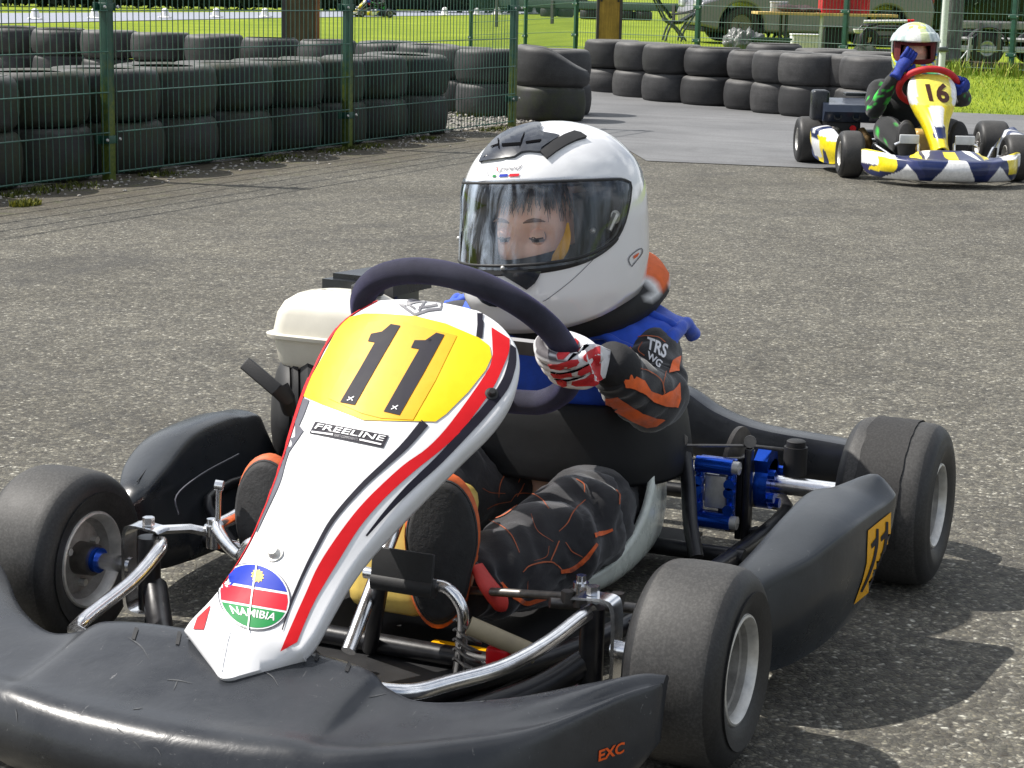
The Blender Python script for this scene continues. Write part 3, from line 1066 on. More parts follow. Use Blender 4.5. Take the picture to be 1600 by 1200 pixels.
MB().lathe([(0, .010), (0, .013), (.10, .013), (.10, .010)], (.965, .188, .145), (-.25, .62, -.28), 16).obj('hose', [mat('rubber_hose', (.36, .30, .19), .5)], kart, 50)
MB().box((.93, .225, .10), (.05, .035, .03), bev=.006).obj('brake_cylinder', [M_RED], kart, 40)
tp = MB()
tp.tube(cr([(.855, -.276, .258), (.853, -.279, .24), (.852, -.281, .20)], 4), .0045, 10)
tp.lathe([(-.006, 0), (-.006, .008), (.006, .008), (.006, 0)], (.855, -.276, .256), (.3, -.9, .1), 12)
tp.tube(cr([(.80, -.275, .196), (.838, -.283, .193), (.852, -.281, .192), (.870, -.266, .187), (.91, -.225, .183), (.945, -.185, .183), (.958, -.172, .190), (.962, -.160, .207), (.966, -.142, .215), (.97, -.11, .215)], 5), .0095, 12)
tp.tube(cr([(.853, -.279, .195), (.80, -.275, .20), (.72, -.27, .215)], 4), .0095, 10)
tp.obj('throttle_pedal', [M_CHROME], kart, 60)

# ---- tank, column, steering wheel
tk = MB().box((.745, -.005, .175), (.17, .135, .20), Matrix.Rotation(R(-14), 3, 'Y'), .028)
tank = tk.obj('fuel_tank', [M_FUEL], kart, 60)
MB().lathe([(0, .022), (.016, .022), (.018, .018), (.018, 0)], (.71, -.02, .27), (-.2, 0, 1), 20).obj('tank_cap', [M_RUB], tank, 40)
MB().box((.845, .115, .060), (.035, .09, .010), None, .003).obj('heel_rest', [M_YEL2], kart, 40)
MB().tube([(.995, .02, .09), SW_C + SW_N * .03], .0105, 14).obj('steering_column', [M_CHROME], kart, 60)
rim = MB()
pts = []
for i in range(72):
    th = 2 * PI * i / 72
    p = sw_pt(th)
    # flattened bottom
    q = p - SW_C
    d_ = q.dot(SW_T)
    if d_ < -SW_R * .90:
        p = p + SW_T * (-SW_R * .90 - d_) * .6
    pts.append(p)
rim.tube(pts, .0195, 16, closed=True)


def suede():
    k = NT('dark_suede')
    co = k.coord()
    n1 = k.noise(co, 14, 4, .6)
    n2 = k.noise(co, 900, 2, .6)
    k.set(base=k.ramp(n1, [(.35, (.024, .024, .030, 1)), (.7, (.044, .044, .060, 1))]), rough=.95, sheen=.25, spec=.2)
    k.b.inputs['Sheen Tint'].default_value = (.35, .33, .8, 1)
    k.set(normal=k.bump(n2, .5, .001))
    return k.m


M_SUEDE = suede()
sw = rim.obj('steering_wheel', [M_SUEDE], kart, 180)
sp = MB()
sp.lathe([(-.01, 0), (-.01, .035), (.012, .035), (.012, 0)], SW_C - SW_N * .0, SW_N, 24)
for th in (R(90), R(270), R(180)):
    a_, b_ = SW_C, sw_pt(th, SW_R * .93)
    tdir = (b_ - a_).normalized()
    w_ = tdir.cross(SW_N)
    sp.loft([[c_ + w_ * .018 + SW_N * .003, c_ - w_ * .018 + SW_N * .003, c_ - w_ * .018 - SW_N * .003, c_ + w_ * .018 - SW_N * .003] for c_ in (a_, b_)], True, True)
sp.obj('spokes', [M_GREYINK], sw, 30)

# ---- seat
seat = seat_mb().obj('seat', [mat('pale_fibreglass', (.72, .77, .70), .28, var=.08, coat=.2)], kart, 70)
sm_ = seat.modifiers.new('thickness', 'SOLIDIFY')
sm_.thickness = .010
sm_.offset = 0

# ---- rear axle, brake, bumper
MB().tube([(0, -.50, .140), (0, .50, .140)], .0165, 20).obj('rear_axle', [M_CHROME], kart, 60)
bd = MB()
bd.lathe([(-.004, .035), (-.004, .095), (.004, .095), (.004, .035), (-.004, .035)], (0, .262, .140), (0, 1, 0), 48)
bd.lathe([(-.02, .017), (-.02, .04), (.02, .04), (.02, .017)], (0, .262, .140), (0, 1, 0), 20)
bd.obj('brake_disc', [mat('rusty_disc', (.13, .115, .10), .5, .7, var=.4, vs=40)], kart, 35)
ca = MB()
for z_ in (.188, .090):
    ca.tube([(.108, .222, z_), (.108, .288, z_)], .0145, 14)
    ca.box((.095, .255, z_), (.030, .068, .022), None, .004)
for y_ in (.226, .284):
    ca.box((.098, y_, .139), (.016, .013, .085), None, .003)
    for z_ in (.158, .143, .112):
        ca.lathe([(0, 0), (0, .010), (.012, .010), (.012, 0)], (.104, y_, z_), (1, 0, 0), 10)
caliper = ca.obj('brake_caliper', [M_BLUE_AN], kart, 40)
cb = MB()
for z_ in (.188, .090):
    cb.lathe([(0, 0), (0, .012), (.012, .012), (.012, .005), (.016, 0)], (.108, .288, z_), (0, 1, 0), 12)
cb.box((.085, .255, .139), (.03, .040, .06), None, .003)
cb.obj('caliper_bolts', [M_ALU], caliper, 40)
bc = MB()
bc.lathe([(-.012, .018), (-.012, .045), (.012, .045), (.012, .018)], (0, .318, .140), (0, 1, 0), 28)
bc.prism([(.035, .306, .165), (.045, .306, .19), (.02, .306, .205), (-.02, .306, .195), (-.03, .306, .15)], (0, .024, 0))
for a_ in (40, 150, 260, 330):
    bc.lathe([(0, 0), (0, .009), (.014, .009), (.014, 0)], (math.cos(R(a_)) * .036, .328, .14 + math.sin(R(a_)) * .036), (0, 1, 0), 8)
bc.obj('bearing_carrier', [M_BLUE_AN], kart, 40)
su = MB()
su.box((.062, .302, .130), (.022, .012, .17), None, .003)
su.tube([(.062, .302, .06), (.02, .31, .055)], .01, 8)
su.obj('caliper_bracket', [M_STEEL], kart, 40)
MB().box((.13, .20, .205), (.02, .016, .06), None, .004).obj('brake_lever', [M_STEEL], kart, 40)
ro = MB()
ro.tube([(.13, .202, .222), (.06, .305, .219), (.0, .345, .205)], .0028, 8)
ro.tube([(.13, .202, .198), (.06, .300, .196)], .0024, 8)
ro.lathe([(-.008, 0), (-.008, .011), (.008, .011), (.008, 0)], (.13, .20, .232), (1, .3, .2), 12)
ro.lathe([(-.008, 0), (-.008, .011), (.008, .011), (.008, 0)], (.06, .302, .226), (1, .3, .2), 12)
ro.obj('brake_rods', [M_DARKMET], kart, 40)
cy = MB()
cy.lathe([(0, 0), (0, .021), (.05, .021), (.05, 0)], (-.03, .36, .155), (0, 0, 1), 20)
cy.lathe([(.05, 0), (.05, .017), (.06, .017), (.062, .014), (.062, 0)], (-.03, .36, .155), (0, 0, 1), 20)
cy.obj('master_cylinder', [M_RUB, M_ALU], kart, 40)
rb = []
for y_, z_, h_, x_ in ((-.56, .185, .06, -.16), (-.50, .186, .085, -.20), (-.38, .186, .10, -.225), (-.24, .190, .105, -.235), (-.15, .212, .115, -.24), (-.08, .245, .125, -.245), (0, .250, .13, -.245), (.08, .245, .125, -.245), (.15, .212, .115, -.24), (.24, .190, .105, -.235), (.38, .184, .10, -.225), (.50, .182, .085, -.20), (.56, .182, .06, -.16)):
    rb.append(rr_ring([(x_ + .035, y_, z_ - .012), (x_ + .012, y_, z_), (x_ - .03, y_, z_ - .004), (x_ - .045, y_, z_ - .025), (x_ - .05, y_, z_ - h_ + .02), (x_ - .03, y_, z_ - h_), (x_ + .02, y_, z_ - h_ + .01)], 3))
n_ = len(rb[0])
lg_ = [cr([r_[j] for r_ in rb], 5) for j in range(n_)]
MB().loft([[lg_[j][i] for j in range(n_)] for i in range(len(lg_[0]))], True, True).obj('rear_bumper', [M_PLAST2], kart, 50)

# ---- engine on the right-hand side
eng = MB()
eng.box((.22, -.36, .19), (.22, .20, .20), None, .02)
eng.box((.22, -.36, .075), (.26, .24, .03), None, .006)
for k_ in range(6):
    eng.box((.34, -.33, .15 + k_ * .018), (.05, .13, .006), None, .001)
engine = eng.obj('engine', [M_RUB], kart, 40)
tkm = MB()
TX, TY = .30, -.378
rot_ = Matrix.Rotation(R(4), 3, 'X')


def tring(z, sx, sy, rad_=.035, n=6):
    out = []
    for cx_, cy_, a0 in ((1, 1, 0), (-1, 1, 90), (-1, -1, 180), (1, -1, 270)):
        for i in range(n + 1):
            a = R(a0 + 90 * i / n)
            out.append(Vector((TX + cx_ * (sx - rad_) + rad_ * math.cos(a), TY + cy_ * (sy - rad_) + rad_ * math.sin(a), z)))
    return out


tkm.loft([tring(.328, .055, .077), tring(.331, .066, .089), tring(.345, .074, .097), tring(.386, .080, .103), tring(.388, .089, .112), tring(.394, .090, .113), tring(.396, .081, .104), tring(.430, .077, .098), tring(.448, .068, .089), tring(.460, .052, .073), tring(.466, .030, .045)], True, True)
tk2 = tkm.obj('fuel_tank', [M_CREAM], engine, 50)
MB().lathe([(0, .026), (.003, .029), (.016, .029), (.020, .022), (.020, 0)], (.30, -.325, .464), (0, 0, 1), 24).obj('tank_cap', [M_RUB], tk2, 35)
rc = MB()
rc.lathe([(0, .115), (.02, .118), (.045, .115), (.055, .10), (.057, .092), (.060, .098), (.068, .096), (.071, .088), (.074, .092), (.082, .088), (.090, .07), (.096, .045), (.098, 0)], (.30, -.405, .250), (.55, -.80, .05), 40)
for k_ in range(14):
    a = 2 * PI * k_ / 14
recoil = rc.obj('recoil_starter', [M_RUB], engine, 40)
hd = MB()
hc = D(410, 590, 3.02)
hdx = (D(437, 607, 3.0) - D(384, 562, 3.02))
rmat = Matrix((hdx.normalized(), hdx.cross(FW).normalized(), hdx.normalized().cross(hdx.cross(FW).normalized()))).transposed()
hd.box(hc, (hdx.length, .022, .020), rmat, .003)
hd.tube([D(437, 607, 3.0), D(448, 622, 3.0), D(452, 640, 3.05)], [.016, .013, .012], 12)
hd.obj('pull_handle', [M_RUB], engine, 40)
ab = MB()
o_ = Vector((.115, -.418, .446))
ab.prism([o_ + Vector(p) for p in ((.075, -.06, 0), (.085, .09, 0), (-.05, .10, 0), (-.07, -.03, 0))], (0, 0, .020))
ab.prism([o_ + Vector(p) for p in ((.062, -.045, .020), (.07, .075, .020), (-.04, .085, .020), (-.055, -.02, .020))], (0, 0, .010))
ab.box((.115, -.40, .39), (.10, .12, .12), None, .01)
ab.obj('air_filter', [M_PLAST2], engine, 30)
mf = MB().tube(cr([(.16, -.25, .2), (.05, -.24, .22), (-.06, -.30, .22), (-.10, -.42, .20)], 5), .028, 14)
mf.obj('exhaust', [M_DARKMET], engine, 60)
# =================================================================== DRIVER OF KART 11
def limb(mb, pts, radii, n=18, sm=8, wr=0.05, seed=0.0, freq=16.0, folds=(), crease=0.0):
    """Cloth-covered limb: tapered tube with irregular soft folds. folds: (position 0..1, spread, depth, count)."""
    s0 = len(mb.v)
    P = cr(pts, sm)
    m = len(P)
    rr = np.interp(np.linspace(0, 1, m), np.linspace(0, 1, len(radii)), radii)
    mb.tube(P, list(rr), n)
    for i in range(m):
        t = i / (m - 1)
        for j in range(n):
            p = mb.v[s0 + i * n + j]
            d = (p - P[i])
            k = wr * noise.noise(Vector((p.x * freq + seed, p.y * freq, p.z * freq)))
            if crease:                                     # sharp gathered creases running askew of the limb
                q_ = Vector((p.x * 13 + p.z * 9 + seed, p.y * 8 - p.z * 15, p.z * 6 + p.x * 5))
                k += -.14 * crease * max(0, 1 - abs(noise.noise(q_)) * 5.5) + .07 * crease * noise.noise(q_ * 2.3)
            for fp, fs, fd, fc in folds:
                g = math.exp(-((t - fp) / fs) ** 2)
                ph = 2 * PI * fc * (t - fp) / fs * .5 + 1.6 * math.sin(2 * PI * j / n + seed)
                k += fd * g * math.sin(ph)
            mb.v[s0 + i * n + j] = P[i] + d * (1 + k)
    return mb


def skin_body(name, nodes, edges, m, parent=None):
    """nodes: name -> (point, radius); one continuous surface grown with a Skin modifier."""
    keys = list(nodes)
    me = bpy.data.meshes.new(name)
    me.from_pydata([tuple(nodes[k][0]) for k in keys], [(keys.index(a), keys.index(b)) for a, b in edges], [])
    o = bpy.data.objects.new(name, me)
    COL.objects.link(o)
    o.modifiers.new('Skin', 'SKIN')
    for i, k in enumerate(keys):
        r_ = nodes[k][1]
        me.skin_vertices[0].data[i].radius = (r_, r_)
        me.skin_vertices[0].data[i].use_root = i == 0
    o.modifiers.new('Sub', 'SUBSURF').levels = 1
    dg = bpy.context.evaluated_depsgraph_get()
    me2 = bpy.data.meshes.new_from_object(o.evaluated_get(dg))
    bpy.data.objects.remove(o)
    bpy.data.meshes.remove(me)
    return me2


def mesh_to_mb(me, mb):
    b = len(mb.v)
    for v in me.vertices:
        mb.v.append(v.co.copy())
    for p in me.polygons:
        mb.face([b + i for i in p.vertices])
    return mb


def gauss(d2, s):
    return math.exp(-d2 / (2 * s * s))


def head_mb(c, rot, sc=1.0, n=72, m=56):
    """Child's head: skull, brow, eye hollows, nose, cheeks, mouth, chin, ears. x forward, y left, z up."""
    mb = MB()
    rings = []
    for i in range(m + 1):
        t = -PI / 2 + PI * i / m
        t = max(-PI / 2 + .03, min(PI / 2 - .03, t))
        ring = []
        for j in range(n):
            a = 2 * PI * j / n
            x, y, z = math.cos(t) * math.cos(a), math.cos(t) * math.sin(a), math.sin(t)
            p = Vector((x * .088, y * .070, z * .108))
            if x > 0:                                          # face plane
                p.x -= .012 * max(0, x - .55) * 2
            if z < -.2:                                        # jaw narrows to the chin
                f = (-z - .2)
                p.y *= 1 - .45 * f
                p.x += .010 * f * (1 if x > 0 else -2.2)
            if x > 0:
                Y, Z = p.y, p.z
                def g(y0, z0, sy, sz):
                    return math.exp(-((Y - y0) / sy) ** 2 - ((Z - z0) / sz) ** 2)
                d = 0
                d += .0195 * g(0, -.030, .0095, .013) + .012 * g(0, -.010, .008, .020) + .006 * (g(.010, -.034, .007, .007) + g(-.010, -.034, .007, .007))
                d -= .0105 * (g(.030, .000, .017, .011) + g(-.030, .000, .017, .011))
                d += .0045 * (g(.030, .020, .022, .008) + g(-.030, .020, .022, .008))
                d += .006 * (g(.042, -.034, .02, .02) + g(-.042, -.034, .02, .02))
                d += .006 * g(0, -.060, .020, .007) - .0035 * g(0, -.066, .02, .003) + .0055 * g(0, -.072, .017, .007)
                d += .008 * g(0, -.094, .02, .012)
                p.x += d * max(0, x) ** .5
            # ears
            e = math.exp(-((p.x + .004) / .012) ** 2 - ((p.z + .008) / .026) ** 2)
            if abs(y) > .6:
                p.y += math.copysign(.004 * e, y)
            ring.append(c + rot @ (p * sc))
        rings.append(ring)
    mb.loft(rings, True, True)
    return mb


HC = Vector((0.300, 0.022, 0.617))             # helmet centre
HROT = (Matrix.Rotation(R(-13), 3, 'Z') @ Matrix.Rotation(R(0), 3, 'Y') @ Matrix.Rotation(R(5), 3, 'X'))
FACE_C = HC + HROT @ Vector((0.038, 0.010, -0.017))
HS = 1.06


def SKIN():
    k = NT('skin')
    co = k.coord()
    n1 = k.noise(co, 38, 4, .6)
    k.set(base=k.ramp(n1, [(.3, (.76, .43, .30, 1)), (.7, (.85, .54, .40, 1))]), rough=.5, sss=.12)
    k.b.inputs['Subsurface Radius'].default_value = (.012, .005, .003)
    return k.m


M_SKIN = SKIN()
body_nodes = {
    'pelvis': ((.13, 0, .135), .085), 'waist': ((.125, 0, .22), .080), 'chest': ((.15, 0, .33), .088), 'neck': ((.21, .01, .45), .040), 'skull': ((.275, .02, .55), .045),
    'shl': ((.165, .105, .395), .045), 'ell': ((.335, .222, .345), .030), 'wrl': ((.495, .207, .420), .013), 'hal': ((.530, .200, .430), .010),
    'shr': ((.165, -.105, .395), .045), 'elr': ((.33, -.245, .36), .030), 'wrr': ((.49, -.216, .436), .013), 'har': ((.525, -.205, .443), .010),
    'hil': ((.20, .075, .135), .065), 'knl': ((.52, .135, .15), .045), 'anl': ((.765, .085, .130), .028), 'tol': ((.80, .088, .21), .022),
    'hir': ((.20, -.075, .135), .065), 'knr': ((.52, -.160, .16), .045), 'anr': ((.775, -.192, .155), .028), 'tor': ((.81, -.20, .22), .022)}
body_edges = [('pelvis', 'waist'), ('waist', 'chest'), ('chest', 'neck'), ('neck', 'skull'), ('chest', 'shl'), ('shl', 'ell'), ('ell', 'wrl'), ('wrl', 'hal'), ('chest', 'shr'), ('shr', 'elr'), ('elr', 'wrr'), ('wrr', 'har'),
              ('pelvis', 'hil'), ('hil', 'knl'), ('knl', 'anl'), ('anl', 'tol'), ('pelvis', 'hir'), ('hir', 'knr'), ('knr', 'anr'), ('anr', 'tor')]
me_b = skin_body('body', body_nodes, body_edges, M_SKIN)
bmb = mesh_to_mb(me_b, MB())
hb_ = head_mb(FACE_C, HROT, HS)
for f_ in hb_.f:
    bmb.face([len(bmb.v) + i for i in f_])
bmb.v += hb_.v
driver = bmb.obj('person', [M_SKIN], None, 180, recalc=True)
tag(driver, 'child driver in white helmet, blue vest and black suit gripping the wheel of kart 11', 'person', 'kart drivers')

# eyes, brows, hair
M_BROW = mat('brown_brow', (.20, .11, .07), .7, var=.3, vs=300)
M_HAIR = mat('dark_hair', (.075, .052, .040), .6, var=.4, vs=90)
M_EYEW = mat('eye_white', (.30, .26, .24), .2, var=.03)
M_IRIS = mat('dark_iris', (.03, .018, .012), .15, var=.2)


def lidrow(o_, el, r_):
    return [o_ + HROT @ (Vector((math.cos(el) * math.cos(R(a)), math.cos(el) * math.sin(R(a)), math.sin(el))) * r_) for a in range(-80, 81, 16)]


for s in (1, -1):
    eo = FACE_C + HROT @ Vector((.0625 * HS, s * .030 * HS, .0))
    eye = MB().sphere(eo, .0125 * HS, 20, 14).obj('eye', [M_EYEW], driver, 180)
    dr = (HROT @ Vector((.86, -.05, -.40))).normalized()
    MB().lathe([(.0098 * HS, .0082), (.0119 * HS, .0060), (.0128 * HS, .002), (.0128 * HS, 0)], eo, dr, 20).obj('iris', [M_IRIS], eye, 60)
    o_ = FACE_C + HROT @ Vector((.0618 * HS, s * .030 * HS, .0))
    MB().loft([lidrow(o_, R(88 - i * 17.0), .0139 * HS) for i in range(7)], False, False).obj('eyelid', [M_SKIN], driver, 180)
    MB().loft([lidrow(o_, R(-88 + i * 13), .0137 * HS) for i in range(5)], False, False).obj('eyelid', [M_SKIN], driver, 180)
    P_ = [o_ + HROT @ (Vector((math.cos(R(a)) * .91, math.sin(R(a)) * .93, -.215 + .10 * abs(a) / 60)) * .0149 * HS) for a in range(-64, 65, 8)]
    MB().tube(P_, .0013, 5).obj('eyelashes', [M_HAIR], driver, 60)
    P_ = []
    for i in range(9):
        y_ = s * (.013 + .036 * i / 8)
        P_.append(FACE_C + HROT @ (Vector((.0775 - (abs(y_) / .08) ** 2 * .022, y_, .0195 + .006 * math.sin(PI * (i + 1) / 11))) * HS))
    MB().tube(P_, [.0010, .0030, .0034, .0026, .0006], 8, flat=.55, upv=(1, 0, 0)).obj('eyebrow', [M_BROW], driver, 60)
random.seed(21)
hr = MB()
for k_ in range(260):
    a = R(random.uniform(-78, 78))
    el = random.uniform(.060, .085)
    L_ = random.uniform(.010, .034) * (1.0 if abs(a) < .7 else 1.3)
    pts_ = []
    for i in range(5):
        t = i / 4
        z_ = el - L_ * t
        rx = math.sqrt(max(0.05, 1 - (z_ / .108) ** 2))
        aa = a + random.uniform(-.03, .03)
        pts_.append(FACE_C + HROT @ (Vector((.088 * rx * math.cos(aa) - .008 * max(0, math.cos(aa) - .5) + .0035, .0735 * rx * math.sin(aa), z_)) * HS))
    hr.tube(pts_, [.0011, .0010, .0007, .0003], 4)
for k_ in range(5):
    pass
cap_ = []
for i in range(10):
    el = R(40 + i * 5.4)
    cap_.append([FACE_C + HROT @ (HS * Vector((.0885 * math.cos(el) * math.cos(2 * PI * j / 40) - (.004 if math.cos(2 * PI * j / 40) > .5 else 0), .0735 * math.cos(el) * math.sin(2 * PI * j / 40), .111 * math.sin(el)))) for j in range(40)])
hr.loft(cap_, True, True)
hr.obj('hair', [M_HAIR], driver, 60)
nm = MB()                                       # the strap of cloth under the nose
rows_ = []
for i in range(6):
    z_ = -.038 - .012 * i
    rows_.append([FACE_C + HROT @ (HS * Vector(((.098 - .008 * (abs(a) / 60) ** 2) * math.cos(R(a)) + (.006 if abs(a) < 30 else 0), .080 * math.sin(R(a)), z_ + .006 + .016 * (abs(a) / 60) ** 1.5))) for a in range(-80, 81, 10)])
nm.loft(rows_, False, False)
nm.obj('balaclava', [mat('dark_cloth', (.02, .021, .024), .85, var=.3, bump=.3, bs=900)], driver, 180)

# ---------------------------------------------------------------- helmet
def interp(x, tab):
    return float(np.interp(x, [a for a, b in tab], [b for a, b in tab]))


FRONT = [(-.175, .132), (-.150, .156), (-.115, .176), (-.07, .180), (-.02, .174), (.03, .164)]
BACK = [(-.175, .110), (-.150, .138), (-.11, .160), (-.06, .172), (0, .176), (.03, .174)]
SIDE = [(-.175, .096), (-.150, .115), (-.11, .130), (-.06, .138), (0, .142), (.03, .142)]


def hel_pt(a, z, off=0.0):
    """Point of the helmet's outer shell at azimuth a (0 = forward) and height z, in the head's own frame."""
    zt = .163
    if z > .03:
        u = (z - .03) / (zt - .03)
        k = max(0.0, 1 - u ** 2.15) ** (1 / 2.0)
        f, b, s, ex = .164 * k, .174 * k, .142 * k, 2.05
    else:
        f, b, s = interp(z, FRONT), interp(z, BACK), interp(z, SIDE)
        ex = 2.05 + .25 * min(1, max(0, -z / .12))
    ca, sa = math.cos(a), math.sin(a)
    lx = f if ca > 0 else b
    r = (abs(ca / max(lx, 1e-4)) ** ex + abs(sa / max(s, 1e-4)) ** ex) ** (-1 / ex)
    p = Vector((ca * r, sa * r, z))
    if off:
        q = Vector((p.x, p.y * 1.2, max(0, z - .0)))
        p = p + (p - Vector((0, 0, min(z, .02)))).normalized() * off
    return p


AZM = R(97)


def zhi(a):
    t = min(1, abs(a) / AZM)
    return .070 - .006 * t ** 2 - .006 * max(0, (t - .86) / .14) ** 2


def zlo(a):
    t = min(1, abs(a) / AZM)
    return -.056 + .016 * t ** 2 + .050 * t ** 4 + .046 * max(0, (t - .80) / .20) ** 1.8


def zbot(a):
    return -.140 - .030 * math.cos(a)


def hel_grid(off=0.0, na=144, sc=1.0):
    angs = [-PI + 2 * PI * j / na for j in range(na)]
    rows_ = []
    for i in range(12):
        t = i / 12
        rows_.append([hel_pt(a, zbot(a) + (zlo(a) - zbot(a)) * t, off) for a in angs])
    for i in range(12):
        t = i / 12
        rows_.append([hel_pt(a, zlo(a) + (zhi(a) - zlo(a)) * t, off) for a in angs])
    for i in range(22):
        t = i / 21
        t = math.sin(t * PI / 2) ** .9
        rows_.append([hel_pt(a, zhi(a) + (.1622 - zhi(a)) * t, off) for a in angs])
    return angs, rows_


def helmet(parent, hc, hrot, mats, visor_mat, liner_mat, visor_tilt=0.0):
    angs, rows_ = hel_grid()
    na = len(angs)
    mb = MB()
    T = lambda p: hc + hrot @ p
    for r_ in rows_:
        mb.v += [T(p) for p in r_]
    for i in range(len(rows_) - 1):
        for j in range(na):
            j2 = (j + 1) % na
            am = angs[j] + PI / na
            if 12 <= i < 24 and abs(am) < AZM * .985:
                continue
            mb.face((i * na + j, i * na + j2, (i + 1) * na + j2, (i + 1) * na + j))
    ci = len(mb.v)
    mb.v.append(T(Vector((0, 0, .1632))))
    l0 = (len(rows_) - 1) * na
    for j in range(na):
        mb.face((l0 + j, l0 + (j + 1) % na, ci))
    return mb, T


M_HELM = mat('helmet_white', (.82, .82, .83), .12, var=.015, coat=.6, vs=12, rv=.03)
hmb, HT = helmet(driver, HC, HROT, None, None, None)
helm = hmb.obj('helmet', [M_HELM], driver, 50)
_so = helm.modifiers.new('shell', 'SOLIDIFY')
_so.thickness = .010
_so.offset = -1
helm_bvh = hmb.bvh()
# lining
angs, _r = hel_grid()
li = MB()
na = len(angs)
rows_ = []
for zz in np.linspace(-.150, .140, 26):
    rows_.append([HT(hel_pt(a, float(zz), 0) * .90) for a in angs])
base = len(li.v)
for r_ in rows_:
    li.v += r_
for i in range(25):
    zz = float(np.linspace(-.150, .140, 26)[i]) + .006
    for j in range(na):
        am = angs[j] + PI / na
        if abs(am) < R(64) and -.085 < zz < .066:
            continue
        li.face((i * na + j, i * na + (j + 1) % na, (i + 1) * na + (j + 1) % na, (i + 1) * na + j))
M_LINER = mat('dark_lining', (.022, .022, .025), .9, var=.3)
li.obj('lining', [M_LINER], helm, 60)
# cheek pads and the yellow strap seen through the visor
for s in (1, -1):
    rw = []
    for i in range(8):
        z_ = -.10 + .15 * i / 7
        rw.append([HT(Vector((hel_pt(R(a) * s, min(z_, .02)).x * .86, hel_pt(R(a) * s, min(z_, .02)).y * (.66 + .22 * abs(a - 70) / 25), z_))) for a in range(50, 90, 5)])
    MB().loft(rw, False, False).obj('cheek_pad', [M_LINER], helm, 60)
ys = MB()
o1 = [HT(Vector(p)) for p in ((.090, .090, .004), (.096, .092, -.016), (.102, .088, -.034), (.108, .080, -.050), (.112, .070, -.064))]
ys.tube(o1, [.0015, .006, .009, .009, .003], 8, sm=4, flat=.25, upv=(1, .6, 0))
ys.obj('strap', [M_YEL2], helm, 60)


def visor_material(name, tint, haze):
    k = NT(name)
    co = k.coord()
    t = k.t
    t.nodes.remove(k.b)
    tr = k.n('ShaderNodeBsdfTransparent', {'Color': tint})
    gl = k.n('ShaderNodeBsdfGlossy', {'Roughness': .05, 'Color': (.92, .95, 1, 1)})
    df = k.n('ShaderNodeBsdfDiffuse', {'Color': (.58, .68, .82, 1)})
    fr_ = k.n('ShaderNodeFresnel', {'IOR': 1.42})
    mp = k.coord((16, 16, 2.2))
    sm = k.noise(mp, 2.6, 5, .62, .6)                      # wiped smears, plus sky reflection painted in as pale haze
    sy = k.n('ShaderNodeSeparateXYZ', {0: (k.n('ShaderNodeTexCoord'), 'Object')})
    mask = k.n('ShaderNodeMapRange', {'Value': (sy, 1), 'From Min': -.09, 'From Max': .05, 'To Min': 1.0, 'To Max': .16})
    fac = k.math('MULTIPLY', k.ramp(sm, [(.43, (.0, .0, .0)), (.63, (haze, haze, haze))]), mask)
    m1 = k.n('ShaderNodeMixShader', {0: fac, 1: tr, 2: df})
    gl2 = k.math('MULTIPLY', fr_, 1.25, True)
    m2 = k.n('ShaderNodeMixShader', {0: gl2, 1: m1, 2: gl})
    t.links.new(m2.outputs[0], k.out.inputs['Surface'])
    return k.m


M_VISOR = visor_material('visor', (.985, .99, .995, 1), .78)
vb = MB()
va = [R(a) for a in np.linspace(-97, 97, 90)]
rows_ = []
for i in range(15):
    t = -.06 + 1.12 * i / 14
    rows_.append([HT(hel_pt(a, zlo(a) + (zhi(a) - zlo(a)) * t, .0030)) for a in va])
vb.loft(rows_, False, False)
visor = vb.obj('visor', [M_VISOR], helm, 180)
# black rubber edging round the opening
ge = MB()
path = [HT(hel_pt(a, zhi(a) + .001, .0012)) for a in [R(x) for x in np.linspace(-96.5, 96.5, 60)]] + [HT(hel_pt(a, zlo(a) - .001, .0012)) for a in [R(x) for x in np.linspace(96.5, -96.5, 60)]]
ge.tube(path, .0030, 8, closed=True)
lo_ = [R(x) for x in np.linspace(-80, 80, 60)]
ge.loft([[HT(hel_pt(a, zlo(a) - .002, .0026)) for a in lo_], [HT(hel_pt(a, zlo(a) - .012 * math.cos(a * .9) - .003, .0030)) for a in lo_], [HT(hel_pt(a, zlo(a) - .0135 * math.cos(a * .9) - .0035, .0004)) for a in lo_]], False, False)
ge.obj('visor_seal', [M_RUB], helm, 60)
for s in (1, -1):
    pv = MB()
    p_ = HT(hel_pt(R(80) * s, .008, -.006))
    n_ = (HROT @ hel_pt(R(80) * s, 0)).normalized()
    pv.lathe([(0, .011), (.002, .011), (.003, .007), (.003, 0)], p_, n_, 18)
    pv.tube([HT(hel_pt(R(80) * s, .012, -.004)), HT(hel_pt(R(73) * s, -.012, -.004))], [.007, .005], 8)
    pv.obj('visor_pivot', [M_ALU], helm, 40)
    MB().sphere(HT(hel_pt(R(60) * s, -.010, -.004)), .005, 12, 8).obj('visor_stud', [M_ALU], helm, 40)
for a_, z_ in ((8, -.060), (-44, -.02)):
    MB().sphere(HT(hel_pt(R(a_), z_, .003)), .0038, 12, 8).obj('visor_stud', [M_ALU], helm, 60)


def hs(name, polys, m, off=.0012, thick=0.0, step=10, **kw):
    return sticker(name, polys, helm_bvh, [m], helm, off, step, thick=thick, **kw)


def z8(x, y):                                  # helmet crop coordinates -> photo pixels
    return (720 + x * 310 / 1600, 170 + y * 310 / 1600)


def z5(x, y):
    return (680 + x * 440 / 1467, 160 + y * 440 / 1467)


